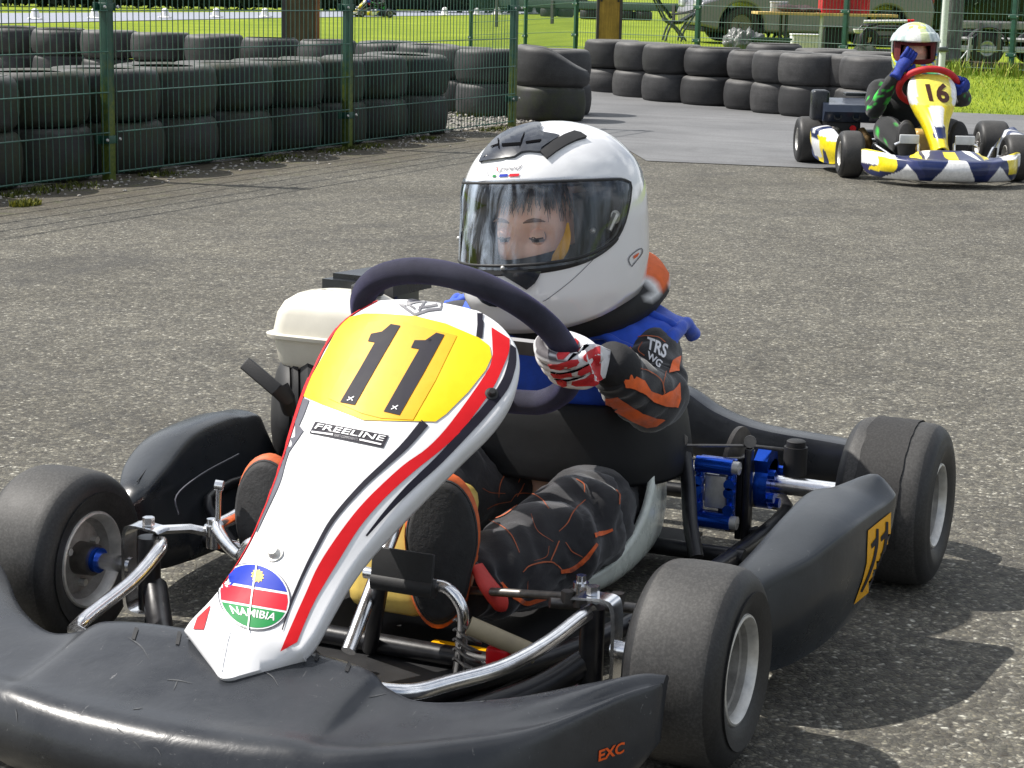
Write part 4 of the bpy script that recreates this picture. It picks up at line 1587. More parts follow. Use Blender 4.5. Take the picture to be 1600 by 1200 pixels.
M_VENT = mat('vent_black', (.015, .019, .028), .22, var=.1, coat=.6)
M_SLOT = mat('slot_black', (.002, .002, .003), .9, var=.1, spec=.05)
hs('brow_vent', sp2([z8(*p) for p in ((162, 438), (190, 375), (235, 310), (300, 245), (380, 195), (470, 160), (560, 135), (630, 130), (655, 150), (640, 195), (720, 215), (795, 232), (740, 270), (650, 330), (640, 358), (560, 352), (490, 362), (440, 395), (370, 405), (330, 395), (300, 372), (225, 380))], 2), M_VENT, .0008, .0045, 8)
hs('side_vent', [z8(*p) for p in ((640, 355), (740, 275), (830, 222), (910, 193), (960, 205), (1010, 238), (930, 262), (850, 300), (770, 350), (695, 408))], M_RUB, .0008, .0040, 8)
for pl in (((258, 322), (320, 300), (322, 312), (262, 330)), ((345, 302), (490, 292), (486, 315), (345, 325)), ((530, 285), (655, 268), (640, 288), (530, 302)), ((320, 260), (326, 340), (318, 342), (312, 262)), ((490, 280), (520, 212), (524, 214), (497, 300), (478, 345), (488, 305))):
    hs('vent_slot', [z8(*p) for p in pl], M_SLOT, .0064, 0, 8)
hs('chin_vent', [z5(*p) for p in ((345, 892), (450, 886), (552, 878), (540, 905), (520, 940), (478, 975), (440, 950), (400, 925))], M_VENT, .0010, .003, 8)
hs('chin_vent', [z5(*p) for p in ((225, 1012), (280, 1022), (345, 1045), (325, 1060), (290, 1055), (250, 1035))], M_VENT, .0010, .003, 8)
sticker('lettering', None, helm_bvh, [M_RED], helm, .0014, bm=_cut(text_bm('X', [z8(278, 468), z8(318, 462), z8(312, 505), z8(272, 512)], .3), 10))
sticker('lettering', None, helm_bvh, [M_GREYINK], helm, .0014, bm=_cut(text_bm('peed', [z8(320, 455), z8(500, 455), z8(480, 505), z8(305, 520)], .25), 10))
hs('logo', strip(sp2([z8(255, 470), z8(225, 490), z8(220, 525), z8(235, 555)], 4), .7), M_GREYINK, .0014)
hs('logo', [z8(260, 538), z8(288, 532), z8(284, 552), z8(258, 555)], M_FGREEN, .0014)
hs('logo', [z8(318, 530), z8(384, 526), z8(376, 548), z8(310, 553)], M_FBLUE, .0014)
hs('logo', [z8(398, 526), z8(476, 524), z8(468, 546), z8(388, 550)], M_FRED, .0014)
hs('logo', strip(sp2([z5(1015, 850), z5(1005, 815), z5(1030, 785), z5(1070, 760), z5(1075, 785), z5(1045, 825), z5(1020, 855)], 3), 1.4), M_GREYINK, .0014)
hs('logo', [z5(1030, 800), z5(1060, 780), z5(1052, 800), z5(1032, 815)], M_ORANGE, .0016)
hs('shell_seam', strip(sp2([z5(868, 770), z5(790, 850), z5(700, 935), z5(590, 1020), z5(560, 1035)], 4), .9), M_GREYINK, .0010)
hs('shell_crease', strip(sp2([z5(200, 415), z5(330, 405), z5(480, 402), z5(600, 408), z5(700, 415)], 4), 1.0), mat('helmet_groove', (.42, .43, .46), .4), .0010)

# ---------------------------------------------------------------- clothes
BLK, ORA, CHAR = (.016, .016, .019), (.80, .130, .018), (.026, .025, .029)


def suit_col(p):
    if p.z < .275 and p.x > .24:
        n_ = noise.noise(p * 14)
        return CHAR if n_ > .12 else BLK
    return BLK


su_ = MB()
fold_el = ((.5, .16, .07, 3.0),)
limb(su_, [(.150, .090, .405), (.215, .160, .398), (.280, .196, .375), (.335, .222, .345), (.410, .218, .370), (.468, .210, .402), (.500, .205, .420)], [.052, .054, .053, .053, .048, .043, .034], 40, 14, .15, 1.3, 20, ((.52, .16, .045, 3.0), (.85, .12, .05, 2.2)), .55)
limb(su_, [(.150, -.090, .405), (.215, -.160, .398), (.280, -.210, .38), (.340, -.245, .360), (.415, -.245, .390), (.465, -.225, .420), (.492, -.215, .435)], [.060, .064, .062, .060, .054, .046, .036], 24, 8, .10, 4.3, 22, ((.55, .20, .10, 3.2),))
limb(su_, [(.13, 0, .12), (.125, 0, .20), (.14, 0, .30), (.16, 0, .39), (.19, .005, .455)], [.120, .118, .120, .112, .055], 32, 6, .03, 2.0, 12)
limb(su_, [(.17, .075, .125), (.28, .095, .128), (.40, .120, .142), (.495, .138, .150), (.575, .132, .142), (.67, .112, .132), (.745, .095, .130), (.775, .090, .130)], [.080, .082, .082, .084, .080, .068, .056, .046], 52, 18, .20, .7, 15, ((.50, .20, .035, 3.2), (.86, .12, .06, 2.4)), .6)
limb(su_, [(.17, -.075, .125), (.28, -.105, .130), (.40, -.140, .150), (.495, -.165, .160), (.575, -.170, .160), (.67, -.180, .158), (.755, -.190, .155), (.785, -.194, .155)], [.080, .082, .082, .082, .078, .066, .054, .042], 40, 14, .20, 5.7, 15, ((.52, .20, .035, 3.2), (.86, .13, .06, 2.4)), .6)
M_SUIT = attr_mat('suit_cloth', .80, .60, 800, .35, spec=.3, wr=1.6)
suit = su_.obj('racing_suit', [M_SUIT], driver, 180, suit_col)
# white sponsor marks on the upper sleeve
sb = su_.bvh()
M_CLOTHW = mat('white_cloth_print', (.70, .70, .72), .8, var=.05)
for tx, qd in (('TRS', [(1012, 527), (1044, 540), (1039, 562), (1010, 545)]), ('WG', [(1013, 549), (1036, 566), (1030, 577), (1012, 560)])):
    sticker('lettering', None, sb, [M_CLOTHW], suit, .0022, bm=_cut(text_bm(tx, qd, .0, .03), 12))


def zs(x, y):                                  # sleeve crop coordinates -> photo pixels
    return (780 + x / 2.857, 460 + y / 2.857)


def zl(x, y):                                  # leg crop coordinates -> photo pixels
    return (600 + x / 3, 720 + y / 3)


M_ORCLOTH = mat('orange_cloth', ORA, .8, var=.22, vs=40, bump=.4, bs=120, bd=.002, sheen=.2)
M_PIPE = mat('orange_piping', (.42, .105, .040), .7, var=.2, vs=60)
for pl in (((553, 350), (600, 362), (642, 384), (672, 430), (722, 448), (770, 430), (802, 396), (806, 470), (792, 504), (740, 497), (690, 482), (650, 447), (610, 424), (560, 412)),
           ((478, 462), (530, 454), (580, 488), (640, 528), (700, 548), (738, 556), (700, 584), (660, 590), (600, 564), (540, 530), (474, 492)),
           ((548, 245), (592, 233), (594, 258), (556, 266)), ((772, 298), (806, 276), (800, 345), (756, 356))):
    sticker('sleeve_panel', [zs(*p) for p in pl], sb, [M_ORCLOTH], suit, .0030, 6)
for pl in (((545, 248), (568, 212), (640, 188), (705, 192), (740, 215)), ((612, 328), (662, 342), (718, 380), (738, 440)), ((735, 445), (730, 400), (745, 345)), ((640, 215), (622, 250), (650, 275))):
    sticker('piping', strip(sp2([zs(*p) for p in pl], 5), 1.4), sb, [M_PIPE], suit, .0016, 10)
for pl, w_ in ((((535, 172), (541, 115), (562, 70), (582, 42)), 2.2), (((628, 104), (645, 68), (672, 50)), 2.4), (((458, 130), (500, 150), (566, 155)), 1.6), (((590, 192), (620, 158), (680, 154), (732, 176), (772, 228)), 2.0), (((622, 168), (640, 140), (656, 108)), 2.2),
               (((480, 226), (520, 205), (592, 190)), 1.6), (((516, 276), (570, 252), (626, 210)), 2.2), (((488, 274), (550, 308), (590, 345), (610, 380), (632, 432)), 2.0), (((818, 332), (860, 290), (888, 240), (942, 184)), 2.2), (((900, 88), (935, 112), (938, 150)), 2.4),
               (((778, 468), (800, 420), (818, 376)), 3.0), (((848, 382), (880, 424), (928, 450)), 2.0), (((648, 522), (688, 490), (780, 474), (832, 512)), 3.0), (((1084, 138), (1102, 160), (1100, 205)), 3.0),
               (((690, 250), (720, 330), (790, 380)), 1.0), (((672, 560), (668, 640)), 1.2), (((700, 470), (760, 450), (770, 400)), 1.0)):
    sticker('piping', strip(sp2([zl(*p) for p in pl], 5), [w_ * .45, w_ * .8, w_ * .55]), sb, [M_PIPE], suit, .0018, 8)
for pl, w_ in ((((826, 522), (890, 502), (950, 450), (996, 388)), [4, 8, 7, 4]), (((985, 350), (1028, 338), (1068, 322)), [7, 6, 4]), (((546, 570), (590, 620), (660, 664), (720, 652), (818, 622)), [4, 7, 7, 6, 4])):
    sticker('leg_panel', strip(sp2([zl(*p) for p in pl], 6), w_), sb, [M_ORCLOTH], suit, .0020, 8)

# blue vest over shoulders and chest
BLU = (.009, .070, .52)
vs_ = MB()
secs = [  # z, centre x, half depth, half width
    (.235, .150, .128, .142), (.29, .155, .130, .148), (.35, .165, .130, .158), (.395, .172, .122, .172), (.425, .178, .104, .186), (.445, .185, .086, .182), (.462, .192, .070, .140), (.478, .200, .058, .095), (.490, .205, .050, .070)]
rw = []
for z_, cx_, dx_, wy_ in secs:
    rw.append([Vector((cx_ + dx_ * math.copysign(abs(math.cos(2 * PI * j / 56)) ** .85, math.cos(2 * PI * j / 56)), wy_ * math.copysign(abs(math.sin(2 * PI * j / 56)) ** .85, math.sin(2 * PI * j / 56)), z_)) for j in range(56)])
lg_ = [cr([r_[j] for r_ in rw], 5) for j in range(56)]
vs_.loft([[lg_[j][i] for j in range(56)] for i in range(len(lg_[0]))], True, False)
for i, p in enumerate(vs_.v):
    k_ = .009 * noise.noise(p * 20) + .005 * noise.noise(p * 50)
    vs_.v[i] = p + Vector((p.x - .17, p.y, .3 * (p.z - .35))).normalized() * k_
# stiff shoulder caps standing off over the sleeves
for s in (1, -1):
    cp = []
    for i in range(25):
        t = i / 24
        y_ = s * (.075 + .137 * t)
        zt = .486 - .034 * t ** 1.8
        cp.append([Vector((.19 + xo * (1 - .25 * t), y_, zt - .050 * (abs(xo) / .115) ** 2.2 * (.8 + .2 * t) + .008 * noise.noise(Vector((xo * 17, y_ * 13, 4))) + .006 * noise.noise(Vector((xo * 40, y_ * 30, 9))))) for xo in np.linspace(-.085, .118, 33)])
    vs_.loft(cp, False, False)
    vs_.loft([[p - Vector((0, 0, .014)) for p in r_] for r_ in cp], False, False)
    q0 = len(vs_.v)
    vs_.tube([p - Vector((0, 0, .010)) for p in cp[-1]], .0125, 12)
    vs_.tube([r_[-1] - Vector((0, 0, .009)) for r_ in cp], .0080, 12)
    vs_.tube([r_[20] + Vector((0, 0, .001)) for r_ in cp], .0065, 10)
    for i_ in range(q0, len(vs_.v)):
        p_ = vs_.v[i_]
        vs_.v[i_] = p_ + Vector((noise.noise(p_ * 45), noise.noise(p_ * 38 + Vector((5, 0, 0))), noise.noise(p_ * 50 + Vector((0, 7, 0))))) * .0035
M_VEST = mat('blue_cloth', BLU, .72, var=.22, vs=26, bump=.35, bs=60, bd=.004, sheen=.3)
vs_.obj('vest', [M_VEST], driver, 70)
# rib protector: hard black band round the trunk
ri = MB()
rw = []
for z_, cx_, dx_, wy_ in ((.178, .150, .170, .214), (.185, .150, .172, .215), (.22, .150, .168, .210), (.26, .152, .164, .204), (.292, .154, .158, .198), (.308, .155, .150, .190), (.312, .155, .144, .184)):
    rw.append([Vector((cx_ + dx_ * math.copysign(abs(math.cos(2 * PI * j / 64)) ** .75, math.cos(2 * PI * j / 64)), wy_ * math.copysign(abs(math.sin(2 * PI * j / 64)) ** .75, math.sin(2 * PI * j / 64)), z_)) for j in range(64)])
ri.loft(rw, True, False)
rp = ri.obj('rib_protector', [mat('matt_shell', (.0105, .011, .012), .55, var=.3, vs=9, spec=.3, bump=.3, bs=26, bd=.002)], driver, 50)
m_ = rp.modifiers.new('thickness', 'SOLIDIFY')
m_.thickness = .008
# neck brace
nc = MB()
P_ = []
for j in range(48):
    a = 2 * PI * j / 48
    P_.append(Vector((.200 + .128 * math.cos(a), .012 + .138 * math.sin(a), .486 - .036 * math.cos(a) + .010 * abs(math.sin(a)))))
nc.tube(P_, .033, 16, closed=True)
for i, p in enumerate(nc.v):
    nc.v[i] = p + Vector((0, 0, .0)) + (p - Vector((.205, .012, .49))).normalized() * .003 * noise.noise(p * 30)


def brace_col(p):
    a = math.degrees(math.atan2(p.y - .012, p.x - .205))
    top = p.z - (.486 - .036 * math.cos(R(a)) + .010 * abs(math.sin(R(a))))
    if top > .004 and 84 < a < 150:
        return (.70, .12, .015)
    if top > -.002 and (76 < a < 84 or 84 < a < 150 and top < .0045 or 150 < a < 158):
        return (.7, .7, .7)
    return (.018, .018, .02)


nc.obj('neck_brace', [attr_mat('brace_cloth', .7, .3, 500)], driver, 180, brace_col)

# ---------------------------------------------------------------- gloves closed round the rim
def glove(th, side, wrist, flip=1):
    """Hand on the steering rim at angle th. Each finger is its own bent chain rooted in the palm."""
    c = sw_pt(th)
    tg = (sw_pt(th + .02) - sw_pt(th - .02)).normalized()      # along the rim, downwards on the driver's left
    if tg.z > 0:
        tg = -tg
    o = (c - SW_C).normalized()
    f = SW_N
    base = lambda a, b, d: c + o * a + f * b + tg * d
    mb = MB()
    lens = (.96, 1.06, 1.0, .84)
    for i in range(4):
        d = (-.034 + .0180 * i)
        L_ = lens[i]
        rf = (.0108, .0112, .0108, .0098)[i]
        pts_ = [base(.050, .024, d * .92), base(.036, .0335, d), base(.018 , .0365, d * 1.02), base(-.002 * L_, .0350, d * 1.03 + .001), base(-.020 * L_, .0275, d * 1.03 + .002), base(-.0305 * L_, .012, d * 1.02 + .002), base(-.0285 * L_, -.004, d * 1.0 + .002)]
        mb.tube(cr(pts_, 7), [rf * 1.05, rf * 1.16, rf * 1.02, rf, rf * 1.08, rf * .98, rf * .82], 18)
    # palm
    wv = wrist
    rings = []
    A = [base(.038, .022, -.038), base(.040, .031, -.016), base(.040, .031, .006), base(.038, .022, .027), base(.040, .002, .022), base(.040, -.006, -.006), base(.040, .002, -.034)]
    axw = (wv - base(.040, .012, -.005))
    for t, s in ((-.12, .80), (0, 1.0), (.3, 1.06), (.6, .98), (.85, .82), (1.0, .76), (1.2, .74)):
        ctr = base(.040, .012, -.005) + axw * t
        rings.append(cr([ctr + (a - base(.040, .012, -.005)) * s for a in A], 4, True))
    mb.loft(rings, True, True)
    # thumb over the inner side of the rim
    tp_ = [base(.044, -.002, .012), base(.030, -.018, .012), base(.010, -.028, .010), base(-.014, -.030, .004), base(-.031, -.022, .0), base(-.038, -.010, -.002)]
    mb.tube(cr(tp_, 4), [.0110, .0112, .0108, .0105, .0100, .0080], 12)
    inv = (c, o, f, tg)

    def col(p):
        q = p - c
        a, b, d = q.dot(o), q.dot(f), q.dot(tg)
        i = (d + .034) / .0180
        fr_ = abs(i - round(i))
        if a < .030 and fr_ > .40:
            return (.10, .09, .10)                              # cloth between the fingers
        return (.76, .75, .77)
    return mb, col


M_GLOVE = attr_mat('glove_cloth', .65, .35, 900, .1)
WL = Vector((.503, .206, .432))
gmb, gcol = glove(R(91), 1, WL)
gl_ = gmb.obj('glove', [M_GLOVE], driver, 180, gcol)
gb_ = gmb.bvh()


def zg(x, y):
    return (820 + x / 5.926, 490 + y / 5.926)


M_GRED = mat('red_glove_pad', (.56, .022, .030), .6, var=.15, vs=60, bump=.3, bs=500)
for pl in (((295, 385), (360, 310), (430, 240), (470, 230), (500, 255), (495, 285), (425, 360), (360, 425), (310, 425)), ((215, 470), (300, 470), (430, 430), (490, 425), (505, 450), (480, 480), (330, 525), (240, 510)),
           ((240, 555), (330, 560), (430, 545), (440, 580), (330, 600), (270, 590)), ((290, 615), (340, 610), (385, 625), (390, 670), (350, 675), (310, 650)),
           ((540, 400), (600, 340), (690, 300), (700, 400), (640, 430), (620, 405), (570, 445), (545, 430)), ((640, 430), (700, 400), (692, 560), (610, 560), (600, 530), (610, 470)), ((490, 560), (500, 520), (600, 470), (610, 530), (520, 572)),
           ((692, 560), (720, 610), (660, 665), (480, 670), (435, 660), (440, 630), (560, 600), (610, 560))):
    sticker('glove_pad', [zg(*p) for p in pl], gb_, [M_GRED], gl_, .0006, 4, thick=.0010)
for pl, w_ in (((( 400, 440), (500, 345), (585, 285)), [2, 7, 4]), (((240, 537), (335, 555), (485, 522), (595, 462)), [2, 3, 4, 2]), (((275, 603), (400, 615), (520, 585), (562, 565)), [2, 3, 3, 1])):
    sticker('glove_seam', strip(sp2([zg(*p) for p in pl], 5), w_), gb_, [M_SLOT], gl_, .0012, 5)
WRr = Vector((.495, -.213, .438))
gmb, gcol = glove(R(258), -1, WRr)
gmb.obj('glove', [M_GLOVE], driver, 180, gcol)
M_CUFF = mat('black_cuff', (.014, .014, .016), .85, var=.3, bump=.4, bs=90, bd=.003)
for w_, s in ((WL, 1), (WRr, -1)):
    dr = (Vector((.43, s * .225, .378)) - w_).normalized()
    MB().tube([w_ - dr * .016, w_ - dr * .010, w_ + dr * .006, w_ + dr * .024, w_ + dr * .040], [.020, .031, .036, .037, .033], 24).obj('cuff', [M_CUFF], driver, 60)

# ---------------------------------------------------------------- boots
M_BOOT = mat('orange_boot', (.55, .105, .022), .6, var=.25, vs=40, bump=.3, bs=90, bd=.002)
M_SOLE = mat('black_sole', (.020, .020, .021), .75, var=.35, vs=70, bump=.5, bs=160, bd=.002)


def boot(c, up, fwd, L_, wide, ank):
    """c centre of the sole, up heel-to-toe direction, fwd the way the sole faces."""
    up, fwd = Vector(up).normalized(), Vector(fwd).normalized()
    fwd = (fwd - up * fwd.dot(up)).normalized()
    sd = fwd.cross(up)

    def outline(k, off, sh=0.0):
        out = []
        for j in range(40):
            a = 2 * PI * j / 40
            y_ = math.sin(a)
            w_ = wide * (1.0 + .10 * y_ - .10 * math.exp(-((y_ + .25) / .3) ** 2))
            out.append(c + up * (L_ / 2 * y_ * k) + sd * (w_ / 2 * math.cos(a) * k + .004 * y_) - fwd * off)
        return out
    so = MB()
    so.loft([outline(.90, -.003), outline(.97, 0), outline(1.0, .006), outline(1.0, .014), outline(.97, .018)], True, True)
    s0 = len(so.v)
    so.tube([p - fwd * .0 for p in outline(1.0, .008)], .003, 6, closed=True)
    up_ = MB()
    rings = [outline(1.02, .008), outline(1.10, .014), outline(1.11, .026), outline(1.03, .045)]
    n = 40
    heel = c - up * L_ * .30 - fwd * .05
    for t in (.35, .65, .85, 1.0):
        ctr = (c - up * L_ * .12 - fwd * .05).lerp(ank, t)
        k = 1 - .58 * t
        rings.append([ctr + (p - c) * Vector((1, 1, 1)).x * k * .9 + fwd * 0 for p in [q + fwd * .0 for q in outline(1, 0)]])
    up_.loft(rings, True, True)
    return up_, so


for c_, up_d, fw_d, ank in ((Vector((.838, .083, .198)), (-.13, .02, 1), (1, .42, .05), Vector((.755, .092, .135))), (Vector((.838, -.207, .192)), (-.16, -.10, 1), (1, .12, .02), Vector((.765, -.192, .155)))):
    u_, s_ = boot(c_, up_d, fw_d, .205, .100, ank)
    bo = u_.obj('boot', [M_BOOT], driver, 70)
    s_.obj('sole', [M_SOLE], bo, 60)
tg_ = MB().tube(cr([(.80, .122, .175), (.805, .142, .150), (.79, .155, .125), (.78, .16, .118)], 4), [.012, .017, .018, .012], 10, flat=.5)
tg_.obj('boot_tongue', [mat('red_strap', (.60, .04, .03), .5, var=.15)], driver, 60)
# =================================================================== KART 16 and its driver, further back
K16_RZ = math.atan2(.407, .914)
K16_O = Vector((-7.638, -.979, 0)) - Vector((math.cos(K16_RZ), math.sin(K16_RZ), 0)) * .928
k16 = thing('racing_kart', 'white, blue and yellow racing kart number 16 turning on the track beside the tyre wall', 'go-kart', K16_O, K16_RZ, 'racing karts on the track')
MW = Matrix.Translation(K16_O) @ Matrix.Rotation(K16_RZ, 4, 'Z')
MWI = MW.inverted()
NAVY, YELW, WHT = (.008, .018, .085), (.78, .62, .01), (.80, .80, .80)
for c_, w_, s_ in ((Vector((.928, .455, .130)), .130, 1), (Vector((.928, -.47, .130)), .130, -1), (Vector((0, .55, .139)), .178, 1), (Vector((0, -.55, .139)), .178, -1)):
    make_wheel(k16, c_, c_.z, w_, .070, s_, RIMS, lightweight=True)


def bcol(p):
    y, f = abs(p.y) / .85 + .030 * noise.noise(Vector((p.x * 8, p.y * 9, p.z * 14))) + (p.z - .12) * .30, p.x - (1.478 - .9 * p.y * p.y)
    top = p.z > .150
    n_ = .012 * noise.noise(Vector((p.y * 9, p.z * 20, 2)))
    if top:
        if y < .055 and p.x > 1.30:
            return YELW
        if y < .13 + .4 * (p.x - 1.3) + n_:
            return NAVY
        if y < .185 + n_:
            return WHT
        if y < .205:
            return NAVY
        if y < .245 and p.x > 1.2:
            return YELW
        if y < .34 + n_ * 2 and p.x > 1.25:
            return NAVY
        if y < .40:
            return WHT
        return YELW if p.z > .168 else WHT
    if y < .085 - (p.z - .09) * .25:
        return WHT
    if y < .20 + (p.z - .09) * .9 + n_:
        return NAVY
    if y < .26 + (p.z - .09) * 1.2:
        return (.02, .03, .12)
    if y < .33 - (p.z - .09) + n_:
        return WHT
    if y < .36:
        return NAVY
    if y < .46 + n_:
        return YELW if p.z > .07 else NAVY
    return (.02, .02, .09) if p.z < .1 else WHT


M_PRINT = attr_mat('printed_plastic', .28, .03, 300, 0, .25, spec=.5)
b16 = bumper_mb(nsub=36, rsub=9)
b16.xf(lambda p: Vector((p.x, p.y * .85, p.z)))
b16.obj('front_bumper', [M_PRINT], k16, 50, bcol)


def pcol(p):
    y = abs(p.y)
    t = (p.x - .32) / .45
    u = (p.z - .06) / .20
    if t > .82:
        return YELW if u < .62 else WHT
    if u > .80 - .1 * t:
        if .45 < t < .60:
            return NAVY
        return WHT if t > .30 else NAVY
    if .28 < t < .66 and .10 < u < .62:
        return (.72, .74, .74)
    if abs(t - .72 - .25 * (u - .5)) < .07:
        return YELW
    return NAVY if (t + u * .6) % .5 > .16 else YELW


for sd in (1, -1):
    pod_mb(sd, 24, 8).obj('side_pod', [M_PRINT], k16, 50, pcol)
# nose panel
NS = [(.735, .585, .085), (.760, .572, .120), (.800, .535, .134), (.85, .480, .130), (.90, .42, .108), (.955, .36, .078), (1.02, .295, .056), (1.09, .235, .045), (1.15, .195, .044)]
rows = []
for x_, z_, w_ in NS:
    rows.append([Vector((x_ - .03 * abs(s) ** 2.5 - (.035 if abs(s) > 1.01 else 0), w_ * max(-1, min(1, s)), z_ - .030 * abs(s) ** 2.5 - (.03 if abs(s) > 1.01 else 0))) for s in (-1.02, -1, -.85, -.6, -.3, 0, .3, .6, .85, 1, 1.02)])
rows = [[p + Vector((-.03, 0, -.012)) for p in rows[0]]] + rows
long_ = [cr([r_[j] for r_ in rows], 8) for j in range(11)]
nf = [cr([long_[j][i] for j in range(11)], 3) for i in range(len(long_[0]))]


def ncol(p):
    y = abs(p.y)
    if p.z > .575:
        return NAVY if y > .03 else (.03, .35, .12)
    if p.z > .41:
        return (.82, .72, .10) if y < .098 else WHT
    if p.z > .30:
        if y < .030 + .1 * (p.z - .3):
            return WHT
        return YELW
    if p.z > .24:
        return NAVY if y < .035 else YELW
    return YELW


n16 = MB().loft(nf, False, False)
nose16 = n16.obj('nose_panel', [M_PRINT], k16, 60, ncol)
_m = nose16.modifiers.new('thickness', 'SOLIDIFY')
_m.thickness = .004
nb16 = n16.bvh(MW)
M_BROWN = mat('dark_numeral', (.05, .012, .004), .4)
_t16 = text_bm('16', [(1445, 131), (1481, 130), (1484, 162), (1452, 158)], 0, .035)
sticker('race_number', None, nb16, [M_BROWN], nose16, .0025, inv=MWI, bm=_cut(_t16, 8))
# running gear
fr = MB()
for s in (1, -1):
    fr.tube(cr([(1.16, s * .13, .055), (.90, s * .20, .055), (.70, s * .27, .055), (.20, s * .32, .055), (-.10, s * .32, .06)], 4), .0155, 10)
    fr.tube(cr([(1.06, s * .22, .058), (.98, s * .28, .08), (.925, s * .33, .11)], 4), .018, 10)
    fr.tube([(.928, s * .335, .075), (.928, s * .335, .185)], .018, 10)
    fr.tube([(.60, s * .28, .055), (.60, s * .47, .10)], .010, 8)
fr.tube([(.86, -.22, .055), (.86, .22, .055)], .0155, 10)
fr.tube([(.19, -.32, .055), (.19, .32, .055)], .0150, 10)
fr.tube([(1.10, -.14, .055), (1.10, .14, .055)], .0155, 10)
fr.obj('frame', [M_STEEL], k16, 40)
MB().tube([(0, -.52, .139), (0, .52, .139)], .016, 14).obj('rear_axle', [M_CHROME], k16, 60)
for s in (1, -1):
    MB().tube([(.928, s * .33, .13), (.928, s * .46, .13)], .013, 10).obj('stub_axle', [M_CHROME], k16, 60)
    MB().tube(cr([(1.25, s * .17, .13), (1.12, s * .25, .13), (1.0, s * .30, .16), (.93, s * .33, .18)], 4), .010, 8).obj('bumper_bar', [M_CHROME], k16, 60)
    pd2 = MB().tube(cr([(.98, s * .10, .06), (.975, s * .10, .17), (.97, s * .11, .205), (.965, s * .19, .205), (.96, s * .23, .19)], 4), .010, 8).obj('pedal', [M_CHROME], k16, 60)
    MB().box((.985, s * .155, .225), (.012, .11, .05), None, .004).obj('pedal_plate', [mat('pale_plastic', (.6, .62, .63), .4)], pd2, 40)
MB().box((.70, 0, .175), (.15, .16, .18), None, .03).obj('fuel_tank', [mat('tank_amber', (.55, .36, .10), .35)], k16, 60)
MB().tube([(1.0, 0, .08), (.66, 0, .45)], .011, 10).obj('steering_column', [M_CHROME], k16, 60)
S16 = Vector((.66, 0, .500))
w16 = MB()
w16.tube([S16 + SW_T * math.cos(2 * PI * i / 40) * .150 + Vector((0, math.sin(2 * PI * i / 40) * .165, 0)) for i in range(40)], .019, 10, closed=True)
M_REDRIM = mat('red_rim', (.50, .012, .018), .6, var=.2)
w16.obj('steering_wheel', [M_REDRIM], k16, 180)
se = seat_mb().obj('seat', [M_PLAST2], k16, 70)
_m = se.modifiers.new('thickness', 'SOLIDIFY')
_m.thickness = .01
e16 = MB()
e16.box((.16, -.40, .19), (.24, .20, .18), None, .02)
eng16 = e16.obj('engine', [M_RUB], k16, 40)
cv = MB()
cv.prism([(.33, -.53, .37), (.35, -.53, .33), (.30, -.53, .27), (.05, -.53, .27), (.02, -.53, .37), (.10, -.53, .40)], (0, .27, 0))
cover = cv.obj('engine_cover', [mat('slate_plastic', (.030, .040, .065), .35, coat=.3)], eng16, 30)
for y_ in (-.45, -.34):
    MB().lathe([(0, .024), (.008, .024), (.008, .016), (-.01, .016), (-.01, 0)], (.33, y_, .30), (1, 0, .4), 14).obj('port', [M_RUB], cover, 40)
MB().box((.20, -.54, .36), (.12, .10, .18), None, .02).obj('air_box', [M_PLAST2], eng16, 40)
MB().box((.02, -.28, .42), (.10, .17, .02), None, .006).obj('air_filter', [M_PLAST2], eng16, 40)
MB().lathe([(0, 0), (0, .04), (.05, .045), (.07, .03), (.07, 0)], (.30, -.46, .20), (1, -.2, 0), 18).obj('starter', [M_DARKMET], eng16, 40)
MB().lathe([(0, 0), (0, .018), (.02, .018), (.02, 0)], (.34, -.36, .235), (1, 0, 0), 14).obj('cap', [M_RED], eng16, 40)
MB().tube(cr([(.30, -.30, .22), (.36, -.27, .17), (.30, -.25, .12)], 4), .026, 12).obj('exhaust', [mat('heated_pipe', (.25, .16, .07), .4, .8, var=.3)], eng16, 60)
rb2 = MB()
rb2.loft([rr_ring([(x_ + .03, y_, z_ - .02), (x_, y_, z_), (x_ - .04, y_, z_ - .02), (x_ - .045, y_, z_ - .09), (x_, y_, z_ - .11)], 3) for y_, z_, x_ in ((-.56, .18, -.17), (-.3, .19, -.22), (0, .2, -.23), (.3, .19, -.22), (.56, .18, -.17))], True, True)
rb2.obj('rear_bumper', [M_PLAST2], k16, 50)

# ---- driver 16, one gloved hand lifted to the open helmet
GRN = (.03, .55, .05)


def B16(u, v, dep):
    return MWI @ D(u, v, dep)


H16 = B16(1429, 76, 11.05)
c16 = H16.y
nodes16 = {'pelvis': ((.13, .0, .14), .095), 'waist': ((.13, c16 * .3, .25), .088), 'chest': ((.16, c16 * .7, .40), .10), 'neck': ((H16.x - .04, c16, H16.z - .15), .045), 'skull': ((H16.x, c16, H16.z - .03), .05),
           'shl': ((.17, c16 * .7 + .14, .46), .05), 'ell': ((.36, .27, .42), .034), 'wrl': ((.585, .19, .50), .024), 'shr': ((.17, c16 * .7 - .15, .46), .05), 'elr': ((.36, -.245, .34), .036), 'wrr': (tuple(B16(1404, 112, 10.9)), .024),
           'hil': ((.22, .09, .15), .07), 'knl': ((.52, .17, .24), .05), 'anl': ((.80, .15, .16), .03), 'hir': ((.22, -.09, .15), .07), 'knr': ((.52, -.19, .24), .05), 'anr': ((.80, -.15, .16), .03)}
edges16 = [('pelvis', 'waist'), ('waist', 'chest'), ('chest', 'neck'), ('neck', 'skull'), ('chest', 'shl'), ('shl', 'ell'), ('ell', 'wrl'), ('chest', 'shr'), ('shr', 'elr'), ('elr', 'wrr'), ('pelvis', 'hil'), ('hil', 'knl'), ('knl', 'anl'), ('pelvis', 'hir'), ('hir', 'knr'), ('knr', 'anr')]
